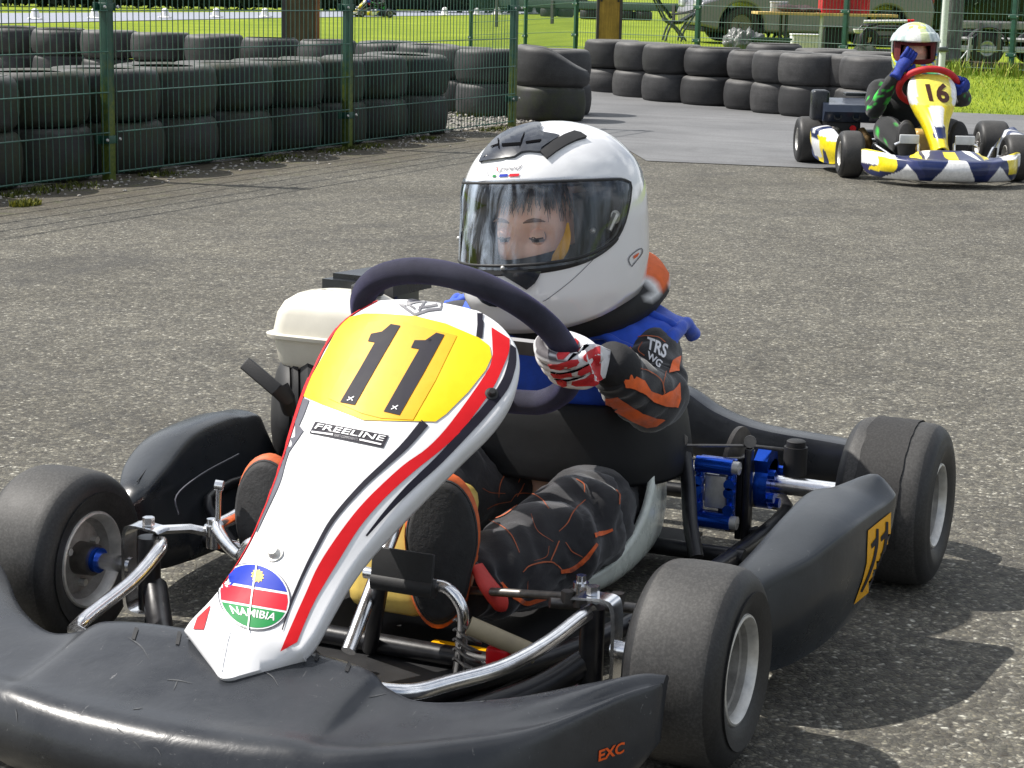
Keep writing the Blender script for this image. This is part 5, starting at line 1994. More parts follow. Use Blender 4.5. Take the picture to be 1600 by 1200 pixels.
bm16 = mesh_to_mb(skin_body('body', {k_: (v_[0], v_[1] * .62) for k_, v_ in nodes16.items()}, edges16, M_SKIN), MB())
HROT16 = Matrix.Rotation(R(-8), 3, 'Z') @ Matrix.Rotation(R(6), 3, 'Y')
hh = head_mb(H16 + HROT16 @ Vector((.015, 0, -.035)), HROT16, 1.05, 40, 30)
for f_ in hh.f:
    bm16.face([len(bm16.v) + i for i in f_])
bm16.v += hh.v
d16 = bm16.obj('person', [M_SKIN], None, 180, recalc=True)
d16.matrix_world = MW
tag(d16, 'driver of kart 16 in black and green suit, blue glove raised into the open visor', 'person', 'kart drivers')
T16 = lambda p: H16 + HROT16 @ (p * .93)
angs, rws = hel_grid()
na = len(angs)


def hcol(p):
    q = HROT16.inverted() @ (p - H16)
    a = math.degrees(math.atan2(q.y, q.x))
    if q.z > .125 and abs(q.y) < .05 and q.x > 0 and noise.noise(q * 30) > -.1:
        return (.62, .68, .10)
    if q.z < -.02:
        return (.62, .68, .05) if int((q.z + 1) * 60 + a * .1) % 3 else (.05, .25, .55)
    if -20 < a < 8:
        return (.82, .84, .78)
    if 8 <= a < 30:
        return (.62, .70, .40)
    return (.42, .52, .50) if int((a + 200) / 11) % 2 else (.66, .74, .72)


hm = MB()
for r_ in rws:
    hm.v += [T16(p) for p in r_]
for i in range(len(rws) - 1):
    for j in range(na):
        am = angs[j] + PI / na
        if 10 <= i < 23 and abs(am) < R(84):
            continue
        hm.face((i * na + j, i * na + (j + 1) % na, (i + 1) * na + (j + 1) % na, (i + 1) * na + j))
ci = len(hm.v)
hm.v.append(T16(Vector((0, 0, .1632))))
for j in range(na):
    hm.face(((len(rws) - 1) * na + j, (len(rws) - 1) * na + (j + 1) % na, ci))
h16 = hm.obj('helmet', [attr_mat('helmet_print', .15, 0, 100, 0, .5, spec=.5)], d16, 50, hcol)
_m = h16.modifiers.new('shell', 'SOLIDIFY')
_m.thickness = .01
_m.offset = -1
lm = MB()
rw_ = []
for zz in np.linspace(-.14, .13, 16):
    rw_.append([T16(hel_pt(a, float(zz), 0) * .90) for a in angs])
for r_ in rw_:
    lm.v += r_
for i in range(15):
    zz = float(np.linspace(-.14, .13, 16)[i])
    for j in range(na):
        am = angs[j] + PI / na
        if abs(am) < R(40) and -.055 < zz < .03:
            continue
        lm.face((i * na + j, i * na + (j + 1) % na, (i + 1) * na + (j + 1) % na, (i + 1) * na + j))
lm.obj('lining', [mat('red_lining', (.09, .005, .007), .9, var=.3)], h16, 60)
vr = MB()
rw_ = []
for i in range(8):
    t = i / 7
    rw_.append([T16(hel_pt(R(a), .060 + .052 * t - .02 * abs(a / 80) ** 3, .010 + .006 * (1 - t))) for a in np.linspace(-80, 80, 40)])
vr.loft(rw_, False, False)
vi = vr.obj('visor', [attr_mat('mirror_visor', .08, 0, 100, 0, .6, spec=.6)], h16, 180, lambda p: hcol(p))
_m = vi.modifiers.new('thickness', 'SOLIDIFY')
_m.thickness = .003


def s16col(p):
    n_ = noise.noise(p * 11) + .35 * noise.noise(p * 34)
    if p.y < -.12 and .28 < p.z < .50 and n_ > .40:
        return GRN
    if abs(n_) < .020 and p.z < .5:
        return GRN
    return (.016, .017, .018)


s16 = MB()
nd = {k_: Vector(v_[0]) for k_, v_ in nodes16.items()}
limb(s16, [nd['chest'] + V(0, .05, .03), nd['shl'], nd['ell'], nd['wrl']], [.070, .056, .046, .034], 20, 10, .14, 1, 18, (), .6)
limb(s16, [nd['chest'] + V(0, -.05, .03), nd['shr'], nd['elr'], nd['elr'].lerp(nd['wrr'], .5), nd['wrr']], [.070, .058, .050, .043, .034], 20, 10, .14, 2, 18, (), .6)
limb(s16, [(.13, 0, .11), (.13, c16 * .3, .25), (.15, c16 * .6, .38), (.17, c16 * .8, .46), (H16.x - .04, c16, H16.z - .13)], [.13, .135, .145, .12, .07], 24, 6, .04, 3, 12)
for s_, kn in ((1, 'l'), (-1, 'r')):
    limb(s16, [nd['pelvis'] + V(.02, s_ * .08, 0), nd['hi' + kn] + V(.06, 0, .02), nd['kn' + kn], nd['an' + kn]], [.10, .095, .080, .050], 18, 8, .10, 4 + s_, 15)
s16.obj('racing_suit', [attr_mat('suit_black_green', .8, .4, 700, .2, spec=.25)], d16, 180, s16col)
M_GLV = mat('blue_glove', (.008, .030, .26), .75, var=.35, vs=60, bump=.4, bs=150, bd=.003)
g1 = MB()
wr_ = nd['wrr']
tipc = H16 + HROT16 @ Vector((.150, -.030, -.005))
ax_ = (tipc - wr_).normalized()
sdv = ax_.cross(Vector((1, 0, 0))).normalized()
nv = sdv.cross(ax_)
L16 = (tipc - wr_).length
g1.tube(cr([wr_ - ax_ * .04, wr_, wr_ + ax_ * L16 * .35, wr_ + ax_ * L16 * .62], 4), [.040, .034, .046, .040], 14, flat=.75)
for i in range(4):
    o_ = (i - 1.5) * .0185
    b_ = wr_ + ax_ * L16 * .55 + sdv * o_
    g1.tube(cr([b_, b_ + ax_ * .040 + nv * .012, b_ + ax_ * .068 + nv * .006, b_ + ax_ * .080 - nv * .016], 4), [.0125, .012, .011, .009], 10)
b_ = wr_ + ax_ * L16 * .25 + sdv * .034
g1.tube(cr([b_, b_ + ax_ * .030 + sdv * .022, b_ + ax_ * .055 + sdv * .020], 4), [.015, .013, .010], 10)
g1.obj('glove', [M_GLV], d16, 180)
g2 = MB()
hc_ = S16 + Vector((0, .165, 0)) + SW_T * .02
for i in range(4):
    t_ = SW_T * (.028 - i * .019)
    g2.tube(cr([hc_ + t_ + V(0, .040, .01), hc_ + t_ + SW_N * .034 + V(0, .012, 0), hc_ + t_ + SW_N * .026 + V(0, -.020, 0), hc_ + t_ + V(0, -.030, 0)], 4), .0115, 10)
g2.tube(cr([hc_ + V(0, .035, .005), nd['wrl'].lerp(hc_, .4), nd['wrl']], 4), [.045, .042, .034], 12)
g2.tube(cr([hc_ + V(0, .03, 0) + SW_T * .035, hc_ - SW_N * .03 + SW_T * .03, hc_ - SW_N * .02 + V(0, -.03, 0)], 4), [.014, .013, .010], 8)
g2.obj('glove', [M_GLV], d16, 180)
for s_, kn in ((1, 'l'), (-1, 'r')):
    u_, so_ = boot(Vector((.90, s_ * .15, .19)), (-.15, 0, 1), (1, .1 * s_, .05), .25, .105, nd['an' + kn])
    bo = u_.obj('boot', [M_RUB], d16, 70)
    so_.obj('sole', [M_SOLE], bo, 60)
# =================================================================== GROUND, TRACK, GRASS
FWH = Vector((FW.x, FW.y, 0)).normalized()
RTH = Vector((-FWH.y, FWH.x, 0)) * -1.0
if RTH.dot(RT) < 0:
    RTH = -RTH


def sstep(a, b, x):
    t = max(0.0, min(1.0, (x - a) / (b - a)))
    return t * t * (3 - 2 * t)


def gh(x, y):
    """Height of the ground: level by the track, rising a hand's breadth into the paddock on the right."""
    q = Vector((x - CAM.x, y - CAM.y, 0))
    d, l = q.dot(FWH), q.dot(RTH)
    return .19 * sstep(17.0, 21.5, d) * sstep(-.8, .9, l) * (1 - sstep(60, 90, d))


def LD(l, d, z=None):                          # l metres right, d metres ahead of the camera, on the ground
    p = Vector((CAM.x, CAM.y, 0)) + FWH * d + RTH * l
    p.z = gh(p.x, p.y) if z is None else z
    return p


def UG(u, dep):                                # ground point straight below photo column u, dep metres ahead
    p = D(u, 100, dep)
    p.z = gh(p.x, p.y)
    return p


def grass_mat():
    k = NT('grass')
    co = k.coord()
    n1 = k.noise(co, .55, 5, .6)
    n2 = k.noise(co, 45, 4, .7)
    c1 = k.ramp(n1, [(.35, (.17, .245, .016, 1)), (.65, (.27, .35, .03, 1))])
    c2 = k.ramp(n2, [(.3, (.55, .55, .5)), (.7, (1.3, 1.25, 1.1))])
    k.set(base=mo(k.mix(1.0, c1, c2, 'MULTIPLY')), rough=.9, spec=.15)
    k.set(normal=k.bump(n2, .8, .02))
    return k.m


def asphalt_mat():
    k = NT('coarse_asphalt')
    co = k.coord()
    wob = k.noise(co, 60, 2, .5)
    wv = k.mix(.012, co, (wob, 1))
    big = k.noise(co, .9, 6, .62)
    mid = k.noise(co, 6.5, 4, .6)
    vo = k.n('ShaderNodeTexVoronoi', {'Vector': mo(wv), 'Scale': 128.0, 'Randomness': 1.0})
    ved = k.n('ShaderNodeTexVoronoi', {'Vector': mo(wv), 'Scale': 128.0}, feature='DISTANCE_TO_EDGE')
    wn = k.n('ShaderNodeSeparateColor', {0: (vo, 'Color')})
    stone = k.ramp((wn, 0), [(0, (.040, .039, .033, 1)), (.25, (.073, .071, .058, 1)), (.55, (.137, .131, .103, 1)), (.80, (.225, .212, .166, 1)), (.93, (.34, .325, .27, 1)), (1, (.52, .51, .45, 1))])
    tint = k.mix(k.math('MULTIPLY', (wn, 1), .16), stone, (.20, .145, .10, 1))
    gap = k.ramp((ved, 0), [(0, (1, 1, 1)), (.16, (1, 1, 1)), (.30, (0, 0, 0))])
    sel = k.ramp((wn, 2), [(.0, (.25, .25, .25)), (.45, (.9, .9, .9)), (1, (1, 1, 1))])
    col = k.mix(k.math('MULTIPLY', gap, .70), tint, (.075, .072, .066, 1))
    shade = k.ramp(big, [(.30, (.76, .75, .73)), (.52, (1, 1, 1)), (.75, (1.18, 1.17, 1.14))])
    col = k.mix(1.0, col, shade, 'MULTIPLY')
    shade2 = k.ramp(mid, [(.3, (.78, .78, .78)), (.7, (1.18, 1.18, 1.15))])
    grit = k.ramp(k.noise(co, 34, 3, .7), [(.32, (.66, .66, .66)), (.68, (1.32, 1.32, 1.30))])
    col = k.mix(1.0, col, grit, 'MULTIPLY')
    col = k.mix(1.0, col, shade2, 'MULTIPLY')
    # dark strings of old tar
    mp = k.coord((1.1, .35, 1))
    st_ = k.noise(mp, 1.3, 5, .7, 2.0)
    tar = k.ramp(st_, [(.0, (0, 0, 0)), (.485, (0, 0, 0)), (.5, (1, 1, 1)), (.515, (0, 0, 0))])
    col = k.mix(k.math('MULTIPLY', tar, .45), col, (.05, .049, .046, 1))
    # rubber laid down by karts on their line
    sp0 = k.n('ShaderNodeSeparateXYZ', {0: (k.n('ShaderNodeTexCoord'), 'Object')})
    wn_ = k.noise(co, 1.1, 4, .6)
    for cx_, cy_, rad_, w_, am in ((-1.2, 4.2, 7.30, .07, .38), (-1.2, 4.2, 8.10, .06, .30), (2.0, 9.0, 12.6, .09, .30), (-3.5, 6.0, 8.9, .06, .34), (-6.0, 9.5, 9.2, .08, .30), (-6.0, 9.5, 8.35, .07, .26)):
        dx_ = k.math('POWER', k.math('SUBTRACT', (sp0, 0), cx_), 2.0)
        dy_ = k.math('POWER', k.math('SUBTRACT', (sp0, 1), cy_), 2.0)
        ds_ = k.math('ABSOLUTE', k.math('SUBTRACT', k.math('SQRT', k.math('ADD', dx_, dy_)), rad_))
        ds_ = k.math('ADD', ds_, k.math('MULTIPLY', k.math('SUBTRACT', mid, .5), .10))
        bd_ = k.n('ShaderNodeMapRange', {'Value': ds_, 'From Min': w_ * .4, 'From Max': w_ * 1.6, 'To Min': am, 'To Max': 0})
        br_ = k.ramp(wn_, [(.42, (0, 0, 0)), (.58, (1, 1, 1))])
        col = k.mix(k.math('MULTIPLY', bd_, br_), col, (.045, .044, .042, 1))
    # earth and moss washed in along the fence line (y = -4.55)
    sep = k.n('ShaderNodeSeparateXYZ', {0: (k.n('ShaderNodeTexCoord'), 'Object')})
    yy = k.math('ADD', (sep, 1), k.math('MULTIPLY', k.math('SUBTRACT', k.noise(co, 2.2, 5, .7), .5), 1.5))
    dirt = k.n('ShaderNodeMapRange', {'Value': yy, 'From Min': -3.75, 'From Max': -4.45, 'To Min': 0, 'To Max': .9})
    dn = k.noise(co, 9, 5, .7)
    earth = k.ramp(dn, [(.3, (.045, .038, .026, 1)), (.55, (.105, .088, .060, 1)), (.66, (.085, .095, .025, 1)), (.8, (.16, .135, .095, 1))])
    col = k.mix(dirt, col, earth)
    k.set(base=mo(col), rough=.82, spec=.35)
    hgt = k.math('ADD', k.math('MULTIPLY', k.math('MINIMUM', (ved, 0), .35), 2.0), k.math('MULTIPLY', sel, .5))
    k.set(normal=k.bump(hgt, .5, .0035))
    return k.m


def track_mat():
    k = NT('smooth_asphalt')
    co = k.coord()
    n1 = k.noise(co, .8, 5, .6)
    n2 = k.noise(co, 130, 3, .7)
    c1 = k.ramp(n1, [(.32, (.125, .127, .130, 1)), (.68, (.185, .187, .190, 1))])
    c2 = k.ramp(n2, [(.3, (.72, .72, .72)), (.7, (1.28, 1.28, 1.28))])
    col = k.mix(1.0, c1, c2, 'MULTIPLY')
    mp = k.coord((.9, .25, 1))
    st_ = k.noise(mp, .9, 4, .6, 1.2)
    tar = k.ramp(st_, [(.46, (0, 0, 0)), (.5, (1, 1, 1)), (.54, (0, 0, 0))])
    col = k.mix(k.math('MULTIPLY', tar, .30), col, (.07, .07, .072, 1))
    k.set(base=mo(col), rough=.78, spec=.35)
    k.set(normal=k.bump(n2, .3, .003))
    return k.m


M_GRASS, M_ASPH, M_TRACK = grass_mat(), asphalt_mat(), track_mat()


def sheet(name, poly, z, m, step=1.2):
    bm = bmesh.new()
    vs = [bm.verts.new((p[0], p[1], 0)) for p in poly]
    f = bm.faces.new(vs)
    bmesh.ops.triangulate(bm, faces=[f])
    if step:
        _cut(bm, step)
    mb = MB().bm(bm)
    bm.free()
    for i, p in enumerate(mb.v):
        mb.v[i] = Vector((p.x, p.y, z + gh(p.x, p.y)))
    for i in range(len(mb.f)):
        a, b, c = [mb.v[j] for j in mb.f[i][:3]]
        if (b - a).cross(c - a).z < 0:
            mb.f[i] = tuple(reversed(mb.f[i]))
    return tag(mb.obj(name, [m], None, 0, recalc=False), kind='structure')


# field of grass to the horizon
gm = MB()
xs_ = sorted(set([-600, -300, -150, -90] + list(np.arange(-70, 14, 1.5)) + [14, 40, 100, 300]))
ys_ = sorted(set([-400, -200, -100, -60] + list(np.arange(-45, 15, 1.5)) + [15, 40, 100, 300]))
for x_ in xs_:
    for y_ in ys_:
        gm.v.append(Vector((x_, y_, gh(x_, y_) - .012)))
ny = len(ys_)
for i in range(len(xs_) - 1):
    for j in range(ny - 1):
        gm.face((i * ny + j, (i + 1) * ny + j, (i + 1) * ny + j + 1, i * ny + j + 1))
tag(gm.obj('grass_field', [M_GRASS], None, 0, recalc=False), kind='structure')
sheet('asphalt', [(30, -4.66), (30, 25), (-11.8, 25), (-9.4, 3.3), (-8.4, -1.5), (-8.4, -2.6), (-11.0, -3.9), (-11.2, -4.66)], 0.0, M_ASPH, 0)
g0, g1_ = K(1485, 176.5, 'z', 0), K(1600, 181, 'z', 0)
dg_ = (g1_ - g0).normalized()
sheet('track', [(-10.25, -4.15), (-8.5, -3.15), (-7.686, -2.706), (-7.844, -1.84), (-8.02, -.9), (-8.9, 3.3), (-11.9, 25), (-26, 25), tuple((g1_ + dg_ * 6)[:2]), tuple(g1_[:2]), tuple(g0[:2]), tuple((g0 - dg_ * .5)[:2]), (-13.9, -3.0), (-14.9, -5.7), (-14.6, -6.6), (-10.9, -5.4), (-10.7, -4.65)], .004, M_TRACK, 1.5)
M_GRAVEL = None


def gravel_mat():
    k = NT('gravel')
    co = k.coord()
    vo = k.n('ShaderNodeTexVoronoi', {'Vector': co, 'Scale': 42.0})
    sp_ = k.n('ShaderNodeSeparateColor', {0: (vo, 'Color')})
    c = k.ramp((sp_, 0), [(0, (.05, .048, .042, 1)), (.6, (.17, .16, .14, 1)), (1, (.40, .38, .34, 1))])
    n1 = k.noise(co, 3, 4, .6)
    c = k.mix(k.ramp(n1, [(.5, (0, 0, 0)), (.7, (.7, .7, .7))]), c, (.07, .095, .02, 1))
    k.set(base=mo(c), rough=.9)
    k.set(normal=k.bump((vo, 0), .25, .004))
    return k.m


M_GRAVEL = gravel_mat()
sheet('gravel', [(4, -4.655), (-10.8, -4.655), (-10.5, -5.4), (-14.5, -7.2), (-16.5, -14), (-13, -14), (4, -8)], .003, M_GRAVEL, 0)
# far loop of the track
sheet('far_track', [tuple(K(u, v, 'z', 0)[:2]) for u, v in ((-500, 31), (0, 20.5), (430, 18.8), (700, 16.6), (860, 14.8), (860, 21.5), (700, 24.0), (430, 28.0), (0, 36.5), (-500, 52))], .004, mat('pale_asphalt', (.27, .29, .34), .8, var=.1, vs=2), 0)

# ---------------------------------------------------------------- grass blades, moss, weeds, pebbles
random.seed(5)
M_BLADE = [mat('grass_blade_' + n, c, .75, var=.2, vs=5) for n, c in (('light', (.22, .32, .02)), ('mid', (.13, .22, .012)), ('dry', (.33, .33, .05)))]
gb = MB()


def blade(mb, p, h, w, lean):
    a = random.uniform(0, 2 * PI)
    s = Vector((math.cos(a), math.sin(a), 0)) * w
    t = Vector((math.cos(a + 1.5), math.sin(a + 1.5), 0)) * lean
    b = len(mb.v)
    mb.v += [p - s, p + s, p + s * .6 + t * .4 + Vector((0, 0, h * .6)), p - s * .6 + t * .4 + Vector((0, 0, h * .6)), p + t + Vector((0, 0, h))]
    mb.face((b, b + 1, b + 2, b + 3))
    mb.face((b + 3, b + 2, b + 4))


cnt = 0
while cnt < 15000:
    l, d = random.uniform(3.4, 7.6), 16.2 + 6.2 * random.random() ** 1.2
    p = LD(l, d)
    side_ = (p - g0).cross(dg_).z
    if (p - g0).dot(Vector((dg_.y, -dg_.x, 0))) * Vector((dg_.y, -dg_.x, 0)).dot(FWH) < 0.02 or l < 3.6:
        continue
    if l / d * FPX < 560:
        continue
    gb.m = 0 if random.random() < .55 else (1 if random.random() < .8 else 2)
    blade(gb, p + Vector((0, 0, -.012)), random.uniform(.018, .042), .0035, random.uniform(.01, .04))
    cnt += 1
gb.m = 2
for k_ in range(70):                                            # taller weeds at the foot of the back fence
    p = UG(random.choice((random.uniform(1480, 1500), random.uniform(1570, 1596), random.uniform(1480, 1600))), random.uniform(21.0, 21.5))
    for q in range(6):
        gb.m = random.choice((0, 1, 2))
        blade(gb, p + V(random.uniform(-.06, .06), random.uniform(-.06, .06), -.01), random.uniform(.06, .20), .008, random.uniform(.02, .1))
tag(gb.obj('grass_blades', M_BLADE, None, 0, recalc=False), 'sunlit mown grass blades beside the track at the right', 'grass', kind='stuff')
ms = MB()
for k_ in range(1500):
    x_ = random.uniform(-9.8, -3.4)
    y_ = -4.56 + abs(random.gauss(0, .07))
    if noise.noise(Vector((x_ * 1.3, 3, 0))) < .02:
        continue
    ms.m = 0 if random.random() < .5 else 1
    for q in range(3):
        blade(ms, V(x_ + random.uniform(-.02, .02), y_ + random.uniform(-.02, .02), 0), random.uniform(.008, .028), .004, random.uniform(.004, .02))
t_ = K(40, 321, 'z', 0)
for k_ in range(500):
    a, r = random.uniform(0, 2 * PI), random.random() ** .5
    ms.m = random.choice((0, 0, 2))
    blade(ms, t_ + V(math.cos(a) * r * .09, math.sin(a) * r * .05, 0), random.uniform(.012, .035), .003, .012)
M_MOSS = [mat('moss_' + n, c, .9, var=.2) for n, c in (('olive', (.10, .115, .012)), ('dark', (.045, .06, .010)), ('yellow', (.30, .28, .015)))]
tag(ms.obj('moss_tufts', M_MOSS, None, 0, recalc=False), 'moss and short weeds along the foot of the fence', 'moss', kind='stuff')
pbm = MB()
for k_ in range(1100):
    x_, y_ = random.uniform(-11.2, -8.2), random.uniform(-5.7, -4.62)
    r = random.uniform(.006, .019)
    s0 = len(pbm.v)
    pbm.m = random.choice((0, 0, 1))
    pbm.sphere((x_, y_, r * .4), (r, r * random.uniform(.6, 1), r * .6), 6, 4)
for k_ in range(500):
    x_ = random.uniform(-9.6, -3.3)
    y_ = -4.5 + random.gauss(0, .10) + .06
    r = random.uniform(.004, .012)
    pbm.sphere((x_, y_, r * .3), (r, r * random.uniform(.6, 1), r * .5), 6, 4)
tag(pbm.obj('pebbles', [mat('pebble_pale', (.33, .31, .28), .85, var=.3), mat('pebble_dark', (.12, .11, .10), .85, var=.3)], None, 60, recalc=False), 'loose grey pebbles and crumbs along the fence', 'gravel', kind='stuff')

# =================================================================== LEFT WIRE FENCE
def green_paint(name, moss):
    k = NT(name)
    co = k.coord()
    n1 = k.noise(co, 14, 5, .65)
    base = k.ramp(n1, [(.3, (.006, .045, .030, 1)), (.7, (.012, .075, .048, 1))])
    if moss:
        sep = k.n('ShaderNodeSeparateXYZ', {0: (k.n('ShaderNodeTexCoord'), 'Object')})
        zz = k.math('SUBTRACT', .62, (sep, 2))
        f = k.math('ADD', k.math('MULTIPLY', zz, 1.1), k.math('SUBTRACT', k.noise(co, 24, 5, .7), .55))
        f = k.n('ShaderNodeMapRange', {'Value': f, 'From Min': -.05, 'From Max': .28, 'To Min': 0, 'To Max': .92})
        mcol = k.ramp(k.noise(co, 55, 3, .7), [(.3, (.045, .075, .008, 1)), (.7, (.13, .16, .02, 1))])
        base = k.mix(f, base, mcol)
        k.set(base=mo(base))
    else:
        k.set(base=base)
    k.set(rough=.42, normal=k.bump(k.noise(co, 300, 2, .6), .2, .001))
    return k.m


M_GREEN, M_GREENM = green_paint('green_paint', False), green_paint('mossy_green_paint', True)
M_WIRE = mat('green_wire', (.018, .085, .060), .34, var=.3, vs=40, spec=.7)
M_ZINC = mat('zinc_bolt', (.5, .5, .5), .35, .8)
FY = -4.56


def wire_panel(mb, a, b, z0, z1, pitch=.05, hz=.20, r=.0026, rh=.0032, nv=5, hoff=.012):
    a, b = Vector(a), Vector(b)
    d = (b - a)
    L_ = Vector((d.x, d.y, 0)).length
    t = d / L_
    nrm = Vector((-t.y, t.x, 0)).normalized()
    n = int(L_ / pitch)
    for i in range(n + 1):
        p = a + t * (i * L_ / n)
        mb.tube([p + Vector((0, 0, z0 - .01)), p + Vector((0, 0, z1 + .03))], r, nv, cap=False)
    k = 0
    z = z0
    while z <= z1 + .001:
        for s in (1, -1):
            mb.tube([a + Vector((0, 0, z)) + nrm * hoff * .45 * s, b + Vector((0, 0, z)) + nrm * hoff * .45 * s], rh, nv, cap=False)
        z += hz
        k += 1
    return mb


fence = thing('wire_fence', 'green twin-wire fence with mossy posts running along the left edge of the asphalt', 'fence', (-7.34, FY, 0))
FI = Matrix.Translation((7.34, -FY, 0))


def post(parent, loc, w, dpt, h, m, z0=0.0, clamps=(.205, .86, 1.2), along=Vector((1, 0, 0)), inv=None):
    along = along.normalized()
    nrm = Vector((-along.y, along.x, 0))
    rot = Matrix((along, nrm, Vector((0, 0, 1)))).transposed()
    T_ = (lambda p: inv @ p) if inv is not None else (lambda p: p)
    mb = MB().box(Vector(loc) + Vector((0, 0, z0 + h / 2 - .02)), (w, dpt, h + .04), rot, .004)
    mb.xf(T_)
    po = mb.obj('post', [m], parent, 40)
    for z in clamps:
        c = MB()
        c.box(Vector(loc) + Vector((0, 0, z0 + z)) + nrm * (dpt / 2 + .004) * -1, (w + .075, .008, .045), rot, .002)
        c.box(Vector(loc) + Vector((0, 0, z0 + z)), (w + .012, dpt + .010, .040), rot, .002)
        c.xf(T_)
        cl = c.obj('clamp', [M_GREEN], po, 40)
        for s in (1, -1):
            q = MB().lathe([(0, .0095), (.004, .009), (.008, .006), (.008, 0)], T_(Vector(loc) + Vector((0, 0, z0 + z)) + along * s * (w / 2 + .024) + nrm * (dpt / 2 + .008) * (1 if nrm.dot(CAM - Vector(loc)) > 0 else -1)), nrm * (1 if nrm.dot(CAM - Vector(loc)) > 0 else -1), 8)
            q.obj('bolt', [M_ZINC], cl, 40)
    return po


PX = (.15, -2.35, -4.851, -7.345, -9.867)
for x_ in PX:
    post(fence, (x_, FY, 0), .060, .045, 1.28, M_GREENM, inv=FI)
for i in range(4):
    w = wire_panel(MB(), (PX[i] - .035, FY + .030, 0), (PX[i + 1] + .035, FY + .030, 0), .042, 1.242)
    w.xf(lambda p: FI @ p)
    w.obj('mesh_panel', [M_WIRE], fence, 60)

# =================================================================== BACK FENCE (behind the tyre wall, into the paddock)
PC = [(735, 31.3), (820, 28.9), (898, 26.5), (1088, 24.7), (1318, 23.0), (1580, 21.4), (1885, 19.9)]
pts_ = [UG(u, d) for u, d in PC]
bf = thing('wire_fence', 'green twin-wire fence with bright posts standing behind the tyre wall at the paddock', 'fence', pts_[3])
BI = Matrix.Translation(-pts_[3])
for i, p in enumerate(pts_):
    al = (pts_[min(i + 1, len(pts_) - 1)] - pts_[max(i - 1, 0)])
    al.z = 0
    post(bf, (p.x, p.y, 0), .055, .045, 1.30, M_GREEN, p.z - .04, (.26, .68, 1.1), al, BI)
    if i < len(pts_) - 1:
        w = wire_panel(MB(), pts_[i], pts_[i + 1], .06, 1.26, r=.0026, rh=.0034, nv=4)
        w.xf(lambda p_: BI @ p_)
        w.obj('mesh_panel', [M_WIRE], bf, 60)

# =================================================================== TYRES
def old_tyre_mat(name, green):
    k = NT(name)
    co = k.coord()
    oi = k.n('ShaderNodeObjectInfo')
    off = k.n('ShaderNodeVectorMath', {0: co, 1: (oi, 'Location')}, operation='ADD')
    n1 = k.noise(off, 7, 5, .65)
    n2 = k.noise(off, 120, 3, .6)
    mp = k.n('ShaderNodeMapping', {'Vector': off})
    mp.inputs['Scale'].default_value = (3, 3, 40)
    n3 = k.noise(mp, 2, 4, .6)
    base = k.ramp(n1, [(.3, tuple(x * (.6 if green else 1) for x in (.017, .017, .018)) + (1,)), (.7, tuple(x * (.6 if green else 1) for x in (.038, .038, .040)) + (1,))])
    base = k.mix(1.0, base, k.ramp(n2, [(.3, (.75, .75, .75)), (.7, (1.25, 1.25, 1.25))]), 'MULTIPLY')
    base = k.mix(1.0, base, k.ramp(n3, [(.3, (.85, .85, .85)), (.7, (1.15, 1.15, 1.15))]), 'MULTIPLY')
    base = k.mix(1.0, base, k.ramp((oi, 'Random'), [(0, (.66, .66, .66)), (.5, (1, 1, 1)), (1, (1.5, 1.47, 1.42))]), 'MULTIPLY')
    # settled dust with light on the tops painted in: paler where faces look up
    geo = k.n('ShaderNodeNewGeometry')
    sn = k.n('ShaderNodeSeparateXYZ', {0: (geo, 'Normal')})
    dust = k.n('ShaderNodeMapRange', {'Value': k.math('ADD', (sn, 2), k.math('MULTIPLY', k.math('SUBTRACT', n1, .5), .8)), 'From Min': .45, 'From Max': 1.0, 'To Min': 0, 'To Max': .55})
    base = k.mix(dust, base, (.20, .195, .185, 1))
    if green:
        f = k.ramp(k.noise(off, 4.0, 5, .7), [(.42, (0, 0, 0)), (.62, (.85, .85, .85))])
        base = k.mix(f, base, k.ramp(k.noise(off, 60, 3, .7), [(.3, (.012, .018, .005, 1)), (.7, (.030, .036, .009, 1))]))
    k.set(base=mo(base), rough=.6, spec=.45)
    k.set(normal=k.bump(k.math('ADD', n2, n3), .3, .003))
    return k.m


M_OLD, M_OLDG = old_tyre_mat('weathered_rubber', False), old_tyre_mat('mossy_rubber', True)


def flat_tyre(name, R_, H_, m, hole=.60, sh=.055, n=56):
    mb = MB()
    ri = R_ * hole
    pr = [(H_ * .16, ri + .015), (H_ * .03, ri), (0.004, ri + .02), (0.0, ri + .06)]
    for i in range(8):
        t = PI / 2 * i / 7
        pr.append((sh - sh * math.cos(t), R_ - sh + sh * math.sin(t)))
    pr += [(H_ * .3, R_ + .006), (H_ * .5, R_ + .009), (H_ * .7, R_ + .006)]
    for i in range(8):
        t = PI / 2 * (7 - i) / 7
        pr.append((H_ - sh + sh * math.cos(t), R_ - sh + sh * math.sin(t)))
    pr += [(H_, ri + .06), (H_ - .004, ri + .02), (H_ - H_ * .03, ri), (H_ - H_ * .16, ri + .015)]
    # inside of the carcass
    pr += [(H_ * .8, R_ - .045), (H_ * .5, R_ - .028), (H_ * .2, R_ - .045), (H_ * .16, ri + .015)]
    mb.lathe(pr, (0, 0, 0), (0, 0, 1), n)
    return mb.mesh(name, [m], 60)


TY = {False: [flat_tyre('tyre', .278, .265, M_OLD), flat_tyre('tyre', .272, .258, M_OLD, .64, .065), flat_tyre('tyre', .282, .262, M_OLD, .57, .048)],
      True: [flat_tyre('tyre', .290, .272, M_OLDG), flat_tyre('tyre', .284, .266, M_OLDG, .63, .06), flat_tyre('tyre', .292, .270, M_OLDG, .58, .05)]}
random.seed(11)


